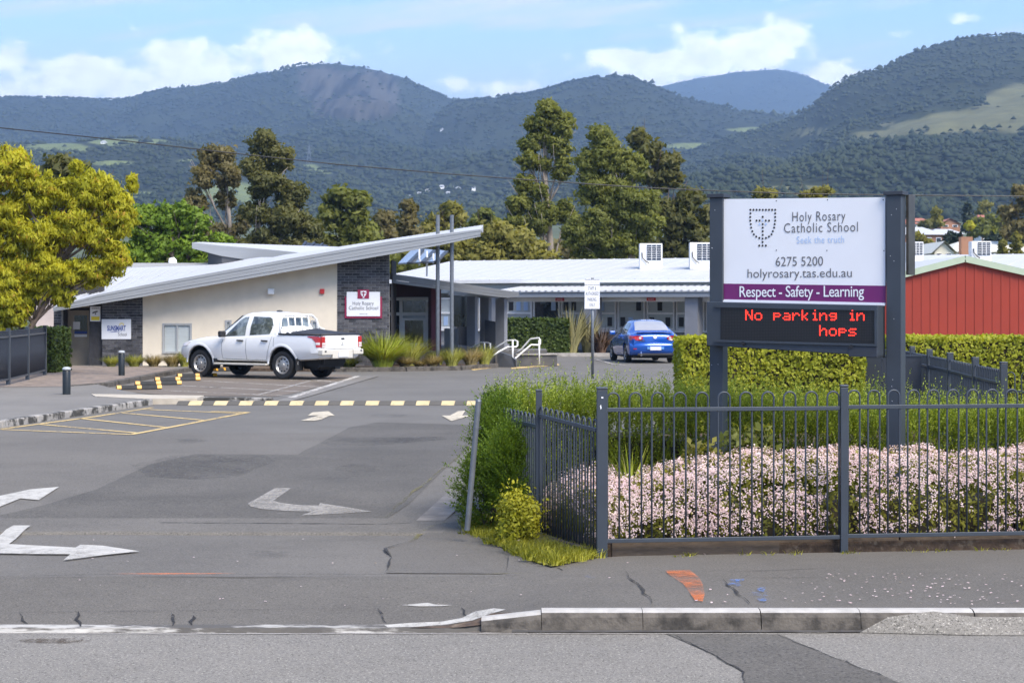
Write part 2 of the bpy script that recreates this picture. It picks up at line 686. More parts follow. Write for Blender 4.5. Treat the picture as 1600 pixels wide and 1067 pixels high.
M['kerb'] = mat('kerb_concrete', (.105, .092, .076), .9, var=.18, scale=9, bump=.6, bscale=45, col2=(.035, .031, .026), c2scale=5, c2lo=.45, c2hi=.66)
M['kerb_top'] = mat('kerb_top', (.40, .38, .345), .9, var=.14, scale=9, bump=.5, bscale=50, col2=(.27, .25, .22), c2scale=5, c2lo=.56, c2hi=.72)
M['kerb_paint'] = mat('kerb_painted', (.33, .31, .28), .85, var=.15, scale=6, bump=.3, col2=(.05, .047, .04), c2scale=3.2, c2lo=.44, c2hi=.56)
M['gutter'] = mat('gutter', (.060, .056, .052), .9, var=.3, scale=6, bump=.4)
M['white_paint'] = worn_paint('worn_white_paint', (.52, .50, .45), .80, opac=.82, soft=.5)
M['cream_paint'] = worn_paint('cream_paint', (.60, .53, .40), .85, opac=.85, soft=.5)
M['faded_paint'] = worn_paint('faded_white_paint', (.46, .43, .38), .68, opac=.55, soft=.55)
M['line_paint'] = worn_paint('white_line_paint', (.50, .47, .42), .60, 8)
M['yellow_line'] = worn_paint('yellow_line_paint', (.66, .48, .20), .66, 8)
M['crack'] = worn_paint('crack_dark', (.020, .018, .016), .62, 30, (1, 1, 1))
M['lip'] = mat('worn_white_lip', (.40, .385, .35), .85, var=.15, scale=5, bump=.5, bscale=30, col2=(.085, .078, .068), c2scale=2.4, c2lo=.42, c2hi=.52, stretch=(.6, 2, 5))
M['moss'] = worn_paint('moss_seam', (.17, .15, .06), .42, 26, (1, 1, 1))
M['orange'] = worn_paint('orange_spray', (.72, .17, .025), .40, 24, (.7, 1.9, 1), opac=.75, soft=.40)
M['blue_spray'] = worn_paint('blue_spray', (.08, .20, .52), .34, 20)
M['soil'] = mat('soil', (.075, .048, .03), .95, var=.35, scale=12, bump=.8, bscale=30, col2=(.16, .12, .08), c2scale=14)
M['field'] = mat('pasture', (.07, .085, .03), .95, var=.3, scale=.05, col2=(.05, .06, .025), c2scale=.02)
M['dirt'] = mat('dry_litter', (.21, .165, .13), .95, var=.3, scale=5, bump=.5, col2=(.10, .095, .09), c2scale=1.2)

# ---------------------------------------------------------------- ground, road, paths


def lift(y):
    """the newer surface stands a little proud of the old one"""
    return float(np.interp(y, [17.6, 17.62, 26, 30], [0, .022, .022, 0]))


def structure(o, kind='structure'):
    o['kind'] = kind
    return o


def sheet(name, poly, m, thick=.03, parent=None):
    """flat paving: outline given as 3D points; its own thickness goes down"""
    return structure(MB().prism([Vector(p) - Vector((0, 0, thick)) for p in poly], (0, 0, thick)).build(name, m, parent)) if parent is None else MB().prism([Vector(p) - Vector((0, 0, thick)) for p in poly], (0, 0, thick)).build(name, m, parent)


def grid(name, xs, ys, zf, m):
    X, Y = np.meshgrid(xs, ys)
    Z = np.vectorize(zf)(X, Y)
    V = np.stack([X, Y, Z], -1).reshape(-1, 3)
    nx, ny = len(xs), len(ys)
    i = np.arange(nx * ny).reshape(ny, nx)
    F = np.stack([i[:-1, :-1], i[:-1, 1:], i[1:, 1:], i[1:, :-1]], -1).reshape(-1, 4)
    return structure(npmesh(name, V, F, m, smooth=True))


o = MB().box(-7500, 7500, -7500, 7500, -1.2, -.45).build('ground', M['field'])
structure(o)
grid('road', np.linspace(-40, 40, 3), np.linspace(-8, 12.47, 4), lambda x, y: -.13, M['road'])


grid('footpath', np.concatenate([np.linspace(-14, -1, 14), np.linspace(-.8, .8, 17), np.linspace(1, 14, 14)]), np.linspace(12.62, 14.12, 16), apron_z, M['foot'])
# strip of footpath between the crease and the fence, and the driveway mouth
sheet('footpath', [(-.05, 14.124, -.006), (14, 14.124, .0), (14, 15.95, .0), (4.2, 15.72, .0), (.9, 15.30, .0), (.42, 15.05, .0), (-.02, 15.4, -.006)], M['foot'])
grid('driveway', np.linspace(-16, -.02, 12), np.linspace(14.124, 17.49, 10), lambda x, y: zg(y) - .004, M['drive'])
grid('driveway', np.linspace(-16, 3.0, 12), np.concatenate([np.linspace(17.5, 26, 12), [30]]), lambda x, y: zg(y) + lift(y), M['drive'])
grid('car_park', np.linspace(-40, 40, 9), np.array([30.0, 45, 60, 80, 110]), lambda x, y: -.002 if y > 30 else 0.0, M['park'])


def ground_sheet(name, pts, m, off=.006, sub=6):
    """thin painted or laid sheet following the ground: outline of image points on the asphalt"""
    bm = bmesh.new()
    vs = []
    n = len(pts)
    for i in range(n):
        a, b = pts[i], pts[(i + 1) % n]
        k = max(1, min(sub, int(abs(a[1] - b[1]) / 12)))
        for j in range(k):
            q = G(a[0] + (b[0] - a[0]) * j / k, a[1] + (b[1] - a[1]) * j / k)
            vs.append(bm.verts.new((q.x, q.y, 0)))
    bm.faces.new(vs)
    bmesh.ops.triangulate(bm, faces=bm.faces[:])
    y0, y1 = min(v.co.y for v in vs), max(v.co.y for v in vs)
    cuts = [14.12, 17.62, 18.6, 26, 30] + [12.6 + .2 * k for k in range(8)]
    for y in cuts:
        if y0 < y < y1:
            bmesh.ops.bisect_plane(bm, geom=bm.verts[:] + bm.edges[:] + bm.faces[:], plane_co=(0, y, 0), plane_no=(0, 1, 0))
    if y0 < 14.1:
        for k in range(-3, 3):
            bmesh.ops.bisect_plane(bm, geom=bm.verts[:] + bm.edges[:] + bm.faces[:], plane_co=(k * .25, 0, 0), plane_no=(1, 0, 0))
    mb = MB()
    bm.verts.index_update()
    out = [(v.co.x, v.co.y, surf(v.co.x, v.co.y) + off + lift(v.co.y)) for v in bm.verts]
    mb.add(out, [tuple(v.index for v in (f.verts if f.normal.z >= 0 else reversed(f.verts[:]))) for f in bm.faces])
    bm.free()
    return mb


def marking(name, pts, m, off=.006):
    return structure(ground_sheet(name, pts, m, off).build(name, m))


def low_sheet(name, pts, m, z, off):
    """sheet on a level z through image points"""
    out = []
    for (x, y) in pts:
        d = (2 - z) * 3000 / (y - 476)
        out.append(((x - 800) * d / 3000, d, z + off))
    return structure(MB().add(out, [tuple(range(len(out)))]).build(name, m))


def ribbon_mb(mb, pts, w, off=.007, wob=0.0, z=None):
    """a thin line on the ground through image points, w metres wide"""
    q = []
    for i in range(len(pts) - 1):
        a, b = pts[i], pts[i + 1]
        k = max(1, int(math.hypot(a[0] - b[0], (a[1] - b[1]) * 3) / 14)) if wob else max(1, int(abs(a[1] - b[1]) / 10))
        for j in range(k):
            t = j / k
            q.append((a[0] + (b[0] - a[0]) * t, a[1] + (b[1] - a[1]) * t))
    q.append(pts[-1])
    W = []
    for (x, y) in q:
        if z is None:
            p = G(x, y)
            p.z = p.z + off + lift(p.y)
        else:
            d = (2 - z) * 3000 / (y - 476)
            p = Vector(((x - 800) * d / 3000, d, z + off))
        if wob:
            p.x += random.uniform(-wob, wob)
            p.y += random.uniform(-wob, wob)
        W.append(p)
    L, R = [], []
    for i, p in enumerate(W):
        t = W[min(i + 1, len(W) - 1)] - W[max(i - 1, 0)]
        t.z = 0
        t = t.normalized() if t.length > 1e-6 else Vector((1, 0, 0))
        s = Vector((-t.y, t.x, 0)) * w * .5 * (random.uniform(.35, 1.4) * min(1, .25 + 3 * min(i, len(W) - 1 - i) / max(1, len(W))) if wob else 1)
        L.append(p + s)
        R.append(p - s)
    n = len(W)
    mb.add(L + R, [(i, n + i, n + i + 1, i + 1) for i in range(n - 1)])
    return mb


def ribbon(name, pts, w, m, off=.007, wob=0.0, z=None):
    return structure(ribbon_mb(MB(), pts, w, off, wob, z).build(name, m))


# asphalt relaid in pieces: older, coarser areas
marking('asphalt_patch', [(-40, 818), (60, 795), (150, 768), (235, 728), (305, 712), (465, 713), (545, 668), (590, 660), (742, 664), (735, 700), (690, 740), (640, 790), (600, 817)], M['patch'], .004)
marking('asphalt_patch', [(205, 730), (270, 714), (415, 714), (430, 724), (372, 748), (300, 753), (230, 748)], M['craze'], .0065)
marking('asphalt_patch', [(500, 694), (540, 686), (690, 683), (700, 688), (600, 697), (520, 700)], M['craze'], .0065)
marking('driveway_edge', [(604, 895), (612, 870), (600, 858), (640, 846), (690, 826), (735, 828), (790, 850), (880, 889), (780, 896)], M['foot'], .001)
marking('bay_paving', [(282, 619), (432, 619.5), (470, 612), (552, 589), (545, 585), (300, 584), (205, 600), (190, 612)], M['bay'], .006)
marking('concrete_strip', [(455, 627), (482, 620), (592, 588), (560, 588), (452, 620), (430, 628)], M['walk'], .012)
marking('concrete_gutter', [(650, 818), (694, 818), (735, 782), (762, 745), (762, 700), (735, 700), (722, 750), (690, 782)], M['conc_d'], .010)

for (x, y, w, h) in ((330, 606, 16, 3), (420, 611, 22, 4), (500, 600, 20, 4), (300, 690, 26, 5), (560, 735, 40, 7), (420, 866, 40, 6), (610, 650, 30, 3)):
    pts = []
    for k in range(14):
        a = 2 * math.pi * k / 14
        r_ = random.uniform(.6, 1.15)
        pts.append((x + math.cos(a) * w * r_, y + math.sin(a) * h * r_))
    if y < 980:
        marking('oil_stain', pts, M['oil'], .0085 + .0003 * (x % 7))
    else:
        low_sheet('oil_stain', pts, M['oil'], -.13, .007)

# the step where the newer surface ends: dark joint and rounded lip
mbs = MB()
xs = np.linspace(-16, -.62, 60)
pr = [(17.45, -.006), (17.47, .015), (17.52, .024), (17.62, .026)]
vs = []
for x in xs:
    wv = .03 * math.sin(x * 1.3) + .02 * math.sin(x * 3.1 + 1)
    vs += [(x, y + wv, zg(y) + z) for (y, z) in pr]
fs = [(i * 4 + k, (i + 1) * 4 + k, (i + 1) * 4 + k + 1, i * 4 + k + 1) for i in range(len(xs) - 1) for k in range(3)]
structure(mbs.add(vs, fs).build('asphalt_step', M['drive'], smooth=True))
ribbon('joint', [(-30, 819.5), (200, 820), (450, 821.5), (600, 822.5), (690, 818)], .045, M['crack'], .004, .008)

# seams and cracks
ribbon('mossy_seam', [(600, 816), (640, 778), (690, 737), (735, 702)], .035, M['moss'], .012, .02)
ribbon('mossy_seam', [(640, 848), (668, 830), (694, 820)], .05, M['moss'], .010, .02)
ribbon('mossy_seam', [(700, 899), (760, 899), (830, 897)], .03, M['moss'], .014, .01)
ribbon('crack', [(604, 895), (612, 872), (600, 858), (642, 846)], .025, M['crack'], .012, .01)
ribbon('crack', [(735, 828), (780, 852), (830, 876), (880, 892)], .05, M['crack'], .010, .02)
ribbon('crack', [(975, 893), (1000, 918), (1022, 944)], .018, M['crack'], .010, .016)
ribbon('crack', [(1128, 906), (1150, 925), (1172, 944)], .018, M['crack'], .010, .016)
ribbon('crack', [(1040, 893), (1170, 893.5), (1400, 886), (1640, 884)], .010, M['crack'], .010, .004)
ribbon('crack', [(-20, 903), (200, 900), (420, 899.5), (700, 900)], .014, M['crack'], .016, .004)
for pts in ([(32, 958), (42, 975)], [(118, 956), (127, 979)], [(267, 957), (272, 978)], [(296, 977), (305, 962)], [(592, 950), (602, 975)], [(722, 949), (730, 964)]):
    ribbon('crack', pts, .022, M['crack'], .006, .016)
ribbon('crack', [(0, 957), (120, 956), (260, 954.5), (420, 952.5), (560, 950)], .008, M['crack'], .006, .003)
ribbon('crack', [(1050, 992), (1110, 1020), (1160, 1050), (1164, 1080)], .014, M['crack'], .006, .012, z=-.13)
ribbon('crack', [(1215, 992), (1290, 1022), (1350, 1046), (1420, 1070)], .014, M['crack'], .006, .012, z=-.13)
ribbon('line', [(-60, 991), (300, 991), (520, 990), (900, 990), (1200, 991), (1345, 987)], .018, M['conc'], .006, .004, z=-.13)


low_sheet('road_patch', [(1040, 990), (1218, 991), (1290, 1022), (1350, 1046), (1430, 1076), (1168, 1085), (1160, 1050), (1110, 1020)], M['patch'], -.13, .004)
low_sheet('gutter_hole', [(25, 1000), (80, 997), (140, 998), (150, 1001), (100, 1005), (40, 1004)], worn_paint('rubble', (.10, .075, .05), .5, 20), -.13, .005)

mbg = MB()
for x0, x1 in ((-16, .1),):
    n = 120
    vs = []
    for i in range(n + 1):
        x = x0 + (x1 - x0) * i / n
        y = 12.62
        z = float(apron_z(x, 12.63))
        j = .012 * math.sin(i * 2.1) + .02 * (vnoise(np.array([i * .35]), np.array([0.0]), 3)[0] - .5)
        vs += [(x, 12.64, z + .003), (x, 12.545 + j, z - .003), (x, 12.52 + j, z - .035), (x, 12.47, -.129)]
    for k in range(3):
        mbg.add(vs, [(i * 4 + k, i * 4 + 4 + k, i * 4 + 5 + k, i * 4 + k + 1) for i in range(n)], 1 if k == 2 else 0)
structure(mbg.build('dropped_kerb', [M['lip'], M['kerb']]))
marking('loose_paint', [(628, 946), (668, 942.5), (680, 945), (706, 946), (690, 947.5), (655, 948)], M['white_paint'], .006)
marking('broken_kerb_paint', [(600, 977), (640, 974), (690, 972), (722, 966), (742, 956), (772, 951), (790, 953), (762, 961), (738, 970), (700, 976), (650, 980), (606, 981)], M['white_paint'], .006)
marking('broken_asphalt', [(640, 981), (700, 977), (740, 970), (770, 958), (800, 957), (792, 966), (760, 975), (710, 981)], M['soil'], .004)

# ---- concrete kerb of separate stones
kerb = structure(thing('kerb', None, None, (0, 12.5, 0)))


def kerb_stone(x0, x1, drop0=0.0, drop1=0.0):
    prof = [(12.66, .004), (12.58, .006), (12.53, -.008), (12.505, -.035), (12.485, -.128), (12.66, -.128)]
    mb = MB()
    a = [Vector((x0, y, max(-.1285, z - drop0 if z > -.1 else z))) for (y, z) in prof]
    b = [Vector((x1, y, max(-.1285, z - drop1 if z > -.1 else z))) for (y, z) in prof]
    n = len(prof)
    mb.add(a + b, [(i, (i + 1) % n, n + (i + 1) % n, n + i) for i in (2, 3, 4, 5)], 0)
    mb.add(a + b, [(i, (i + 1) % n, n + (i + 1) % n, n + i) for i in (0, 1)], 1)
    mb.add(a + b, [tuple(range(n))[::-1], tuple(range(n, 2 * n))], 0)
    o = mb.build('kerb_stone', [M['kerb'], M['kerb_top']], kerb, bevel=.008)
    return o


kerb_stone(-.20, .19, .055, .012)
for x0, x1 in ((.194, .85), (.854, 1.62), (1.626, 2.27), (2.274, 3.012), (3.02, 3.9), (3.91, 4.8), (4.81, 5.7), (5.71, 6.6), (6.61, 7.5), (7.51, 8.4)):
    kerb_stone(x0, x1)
# asphalt wedge filled against the kerb
mb = MB()
mb.add([(2.26, 12.47, -.126), (3.02, 12.36, -.126), (8.4, 12.36, -.126), (8.4, 12.50, -.03), (3.02, 12.50, -.03), (2.75, 12.53, .002), (2.45, 12.50, -.03)], [(0, 1, 4, 5, 6), (1, 2, 3, 4)])
structure(mb.build('asphalt_wedge', M['road']))
gq = MB().add([(.0, 12.47, -.124), (2.4, 12.47, -.124), (2.4, 12.515, -.098), (.0, 12.515, -.098)], [(0, 1, 2, 3)])
structure(gq.build('gutter', M['gutter']))

# ---- painted marks
marking('painted_arrow', [(-60, 808), (-60, 795), (0, 779), (48, 768.7), (92, 765), (60.5, 785.6), (32, 783), (0, 796)], M['white_paint'], .012)
marking('painted_arrow', [(-45, 858), (-20, 848), (0, 838), (20.7, 826), (47.8, 826), (25, 843), (14, 851.6), (60, 854), (118, 857), (126, 852.6), (160, 854), (218, 862.8), (160, 869), (98.8, 877), (110, 867.5), (50, 867), (0, 866), (-40, 864)], M['white_paint'], .012)
marking('painted_arrow', [(429.7, 767), (455, 767), (427, 787), (440, 790.5), (470, 794), (498, 794.5), (500, 790.5), (535, 796), (581, 803.8), (530, 807), (471, 810), (487, 804), (450, 803), (410, 800), (392, 796), (387, 791.5)], M['faded_paint'], .012)
marking('painted_arrow', [(470, 658), (499, 649.5), (481, 650), (488, 645), (513, 643), (523, 650), (514, 650.5), (502, 656), (492, 658)], M['cream_paint'], .012)
marking('painted_arrow', [(716, 643), (727, 642.5), (722, 650), (736, 650), (705, 658.5), (690, 650), (703, 650)], M['cream_paint'], .012)
for a, b in (((4, 671.5), (205, 679.5)), ((205, 679.5), (388, 644.5)), ((388, 644.5), (330, 643)), ((0, 671), (150, 651)), ((150, 651), (238, 637)), ((60, 663), (215, 677)), ((125, 654), (258, 668)), ((186, 645), (320, 657)), ((226, 640), (375, 646))):
    ribbon('yellow_line', [a, b], .10, M['yellow_line'], .008)
for a, b in (((312, 595), (508, 605.5)), ((278, 602.5), (482, 613)), ((246, 610), (462, 619.5)), ((486, 593), (532, 598)), ((350, 588), (520, 597))):
    ribbon('bay_line', [a, b], .10, M['line_paint'], .010)
ribbon('bay_line', [(455, 622), (560, 588)], .16, M['line_paint'], .016)
ribbon('bay_line', [(400, 618.5), (486, 595)], .12, M['faded_paint'], .011)
ribbon('bay_line', [(932, 562), (958, 569), (985, 571)], .10, M['line_paint'], .010)
marking('yellow_tactile_strip', [(798, 575), (872, 568.5), (874, 571), (800, 577)], M['yellow_line'], .012)
marking('yellow_line', [(735, 577), (770, 572), (768, 575), (740, 579)], M['yellow_line'], .008)

marking('orange_spray_mark', [(1040, 893), (1078, 892), (1084, 897), (1092, 903), (1098, 914), (1101, 930), (1098, 941), (1086, 940), (1078, 928), (1068, 914), (1054, 905), (1044, 898)], M['orange'], .010)
mb = MB()
for (x, y, w, h) in ((1150, 908, 30, 5), (1148, 914, 18, 6), (1190, 922, 18, 6), (1184, 930, 30, 6), (1192, 938, 20, 6), (922, 903, 16, 4)):
    pts = []
    for k in range(10):
        a = 2 * math.pi * k / 10
        rr = random.uniform(.6, 1.15)
        pts.append(G(x + math.cos(a) * w * .6 * rr, y + math.sin(a) * h * .6 * rr))
    mb.add([(q.x, q.y, surf(q.x, q.y) + .010 + .0003 * len(mb.f)) for q in pts], [tuple(range(10))])
structure(mb.build('blue_spray_mark', M['blue_spray']))
low_sheet('orange_spray_mark', [(170, 900.5), (260, 899.3), (370, 900), (260, 901.5)], M['orange'], 0, .022)

# ---- raised footpath on the left and its painted kerbs
structure(MB().prism([(-30, 26, -.05), (-9.15, 26, -.05), (-8.45, 31.25, -.05), (-7.36, 38.5, -.05), (-7.3, 39.6, -.05), (-8.6, 42.5, -.05), (-9.92, 45.9, -.05), (-9.80, 58.2, -.05), (-7.5, 60.2, -.05), (-30, 60.2, -.05)], (0, 0, .15)).build('walkway', M['walk']))
structure(MB().add([(-13.2, 44, .106), (-10.4, 44.5, .106), (-10.0, 47, .106), (-9.95, 57, .106), (-11, 59, .106), (-14.5, 59.8, .106), (-12.9, 50, .106)], [(0, 1, 2, 3, 4, 5, 6)]).build('dry_litter', M['dirt']))
structure(MB().prism([(-7.4, 38.55, -.05), (-6.35, 38.7, -.05), (-6.4, 39.9, -.05), (-8.9, 40.6, -.05), (-8.6, 39.6, -.05)], (0, 0, .165)).build('concrete_ramp', M['ramp']))


def kerb_run(pts, h=.115, w=.16, m='kerb_paint', seg=1.5, name='painted_kerb'):
    root = structure(thing(name, None, None, (pts[0][0], pts[0][1], 0)))
    for i in range(len(pts) - 1):
        a, b = Vector((*pts[i], 0)), Vector((*pts[i + 1], 0))
        L = (b - a).length
        n = max(1, round(L / seg))
        for k in range(n):
            p, q = a + (b - a) * (k + .004) / n, a + (b - a) * (k + .996) / n
            mb = MB().beam(p + Vector((0, 0, h / 2 - .04)), q + Vector((0, 0, h / 2 - .04)), w, h + .08)
            mb.build('kerb_stone', M[m], root, bevel=.02)
    return root


kerb_run([(-9.1, 26), (-8.37, 31.25), (-7.27, 38.5)])
kerb_run([(-6.3, 39.3), (-4.85, 38.9)])
kerb_run([(-10.3, 44.8), (-9.85, 46.2), (-9.72, 58)], m='kerb', h=.125)
kerb_run([(-5.3, 57.2), (-3.2, 57.7), (-1.6, 58.7), (-.5, 61.3)], m='kerb', h=.13, name='garden_kerb')
structure(MB().prism([(-9.6, 58.1, 0), (-5.3, 57.25, 0), (-3.2, 57.75, 0), (-1.6, 58.75, 0), (-.55, 61.3, 0), (-.9, 62.0, 0), (-9.6, 62, 0)], (0, 0, .09)).build('garden_bed', M['soil']))
structure(MB().prism([(.72, 15.34, -.3), (4.2, 15.78, -.3), (14, 15.95, -.3), (14, 24, -.3), (6.2, 24, -.3), (5.4, 28.5, -.3), (1.5, 28.5, -.3), (-.1, 21, -.3), (-.18, 19.2, -.3), (.28, 16.95, -.3)], (0, 0, .38)).build('garden_bed', M['soil']))
structure(MB().prism([(2.4, 28.55, -.2), (6.0, 28.55, -.2), (14, 29, -.2), (14, 36, -.2), (6.3, 36, -.2), (2.4, 32.0, -.2)], (0, 0, .26)).build('garden_bed', M['soil']))
# verge beside the fence falls towards the driveway
structure(MB().add([(.74, 15.26, .012), (.42, 14.80, .010), (.30, 14.62, .010), (.12, 15.05, .006), (-.06, 16.2, -.03), (-.40, 17.5, -.08), (-.46, 19, -.09), (-.2, 19.4, -.04), (.2, 17.0, .01), (.66, 15.5, .03)], [(9, 0, 1, 2, 3, 4, 5, 6, 7, 8)]).build('verge', M['verge']))

# ---- speed hump of separate rubber modules
M['rubber'] = mat('black_rubber', (.022, .022, .022), .8, var=.2, scale=6)
M['hump_dark'] = asphalt('hump_dark', (.080, .078, .075), agg=.3)
M['hump_yellow'] = mat('hump_yellow', (.54, .43, .23), .75, var=.12, scale=5, col2=(.3, .24, .13), c2scale=7, c2lo=.58)
M['hump_grey'] = mat('hump_grey', (.30, .28, .25), .8, var=.12, scale=5)
hump = tag(thing('speed_hump', 'low rubber speed hump with yellow blocks laid across the driveway', 'speed hump', (-3.6, 38.4, 0)))
d0 = 38.15
x0 = -6.68
k = 0
while x0 < .8:
    for yel in (0, 1):
        w = .26 if yel else .235
        prof = [(0, .004), (.20, .075), (.36, .075), (.56, .004)]
        sk = .06
        vs = []
        for (yy, zz) in prof:
            vs += [(x0 + sk * yy, d0 + yy, zz), (x0 + w + sk * yy, d0 + yy, zz)]
        mb = MB()
        mb.add(vs, [(0, 1, 3, 2), (2, 3, 5, 4), (4, 5, 7, 6)])
        mb.m = [0, 0, 1 if not yel else 0]
        mb.build('yellow_block' if yel else 'rubber_block', [M['hump_yellow'] if yel else M['hump_dark'], M['hump_grey']], hump)
        x0 += w + .004

# ---------------------------------------------------------------- hills, forest, haze
def hill_mat(name, forest, grass, rock):
    m = bpy.data.materials.new(name)
    m.use_nodes = True
    nt = m.node_tree
    b = nt.nodes['Principled BSDF']
    b.inputs['Roughness'].default_value = .95
    b.inputs['Specular IOR Level'].default_value = .1
    tc = nd(nt, 'ShaderNodeTexCoord')

    def noise(s, d=6):
        n = nd(nt, 'ShaderNodeTexNoise')
        n.inputs['Scale'].default_value = s
        n.inputs['Detail'].default_value = d
        n.inputs['Roughness'].default_value = .65
        nt.links.new(tc.outputs['Object'], n.inputs['Vector'])
        return n.outputs[0]
    n1 = noise(.012)
    n2 = noise(.05, 4)
    fo = mixc(nt, ramp(nt, n1, .3, .7), tuple(x * .75 for x in forest), tuple(x * 1.3 for x in forest))
    gr = mixc(nt, ramp(nt, n2, .3, .7), tuple(x * .8 for x in grass), tuple(x * 1.2 for x in grass))
    mp = nd(nt, 'ShaderNodeMapping')
    mp.inputs['Scale'].default_value = (1, .05, .12)
    nt.links.new(tc.outputs['Object'], mp.inputs['Vector'])
    n3 = nd(nt, 'ShaderNodeTexNoise')
    n3.inputs['Scale'].default_value = .07
    n3.inputs['Detail'].default_value = 6
    nt.links.new(mp.outputs[0], n3.inputs['Vector'])
    ro = mixc(nt, ramp(nt, n3.outputs[0], .35, .65), tuple(x * .22 for x in rock), tuple(x * 1.2 for x in rock))
    af = nd(nt, 'ShaderNodeAttribute', attribute_name='field')
    ar = nd(nt, 'ShaderNodeAttribute', attribute_name='rock')
    f = ramp(nt, mth(nt, 'ADD', af.outputs['Fac'], mth(nt, 'MULTIPLY', mth(nt, 'SUBTRACT', n1, .5), .5)), .42, .58)
    r = ramp(nt, mth(nt, 'ADD', ar.outputs['Fac'], mth(nt, 'MULTIPLY', mth(nt, 'SUBTRACT', n2, .5), .9)), .40, .62)
    c = mixc(nt, f, fo, gr)
    c = mixc(nt, r, c, ro)
    nt.links.new(c, b.inputs['Base Color'])
    return m


FOREST_GREENS = leafmat('forest_canopy', (.017, .027, .011), (.050, .060, .024), trans=.0, nscale=.004, rough=.9)
ICO_V = unit(np.array([(1, 0, -.1), (.31, .95, .1), (-.81, .59, -.1), (-.81, -.59, .1), (.31, -.95, -.1), (.1, 0, 1.0)]))
ICO_F = np.array([(0, 1, 5), (1, 2, 5), (2, 3, 5), (3, 4, 5), (4, 0, 5), (0, 4, 3), (0, 3, 2), (0, 2, 1)])


def forest(name, pos, size, label=None):
    n = len(pos)
    k = len(ICO_V)
    jit = rng.uniform(.65, 1.3, (n, k, 1))
    sc = np.stack([size * rng.uniform(.8, 1.15, n), size * rng.uniform(.8, 1.15, n), size * rng.uniform(.7, 1.15, n)], -1)[:, None, :]
    V = pos[:, None, :] + ICO_V[None] * jit * sc + np.array([0, 0, 1.0])[None, None] * size[:, None, None] * .8
    Fc = (ICO_F[None] + (np.arange(n) * k)[:, None, None]).reshape(-1, 3)
    lf = fbm(pos[:, 0] / 140 + 7, pos[:, 1] / 240, 4, 51)
    tint = np.repeat(np.clip((lf - .5) * 2.6 + .45 + rng.normal(0, .16, n), 0, 1), k)
    o = npmesh(name, V.reshape(-1, 3), Fc, FOREST_GREENS, tint=tint, smooth=True, kind='stuff')
    return o


HILLS = []


def hill_depth(x, y):
    """distance of the hill surface that shows at image point (x, y)"""
    best = None
    for (px, PY, D) in HILLS:
        c = int(np.argmin(np.abs(px - x)))
        r = np.where(PY[:, c] <= y)[0]
        if len(r) and (best is None or D[r[0], c] < best):
            best = float(D[r[0], c])
    return best or 1500.0


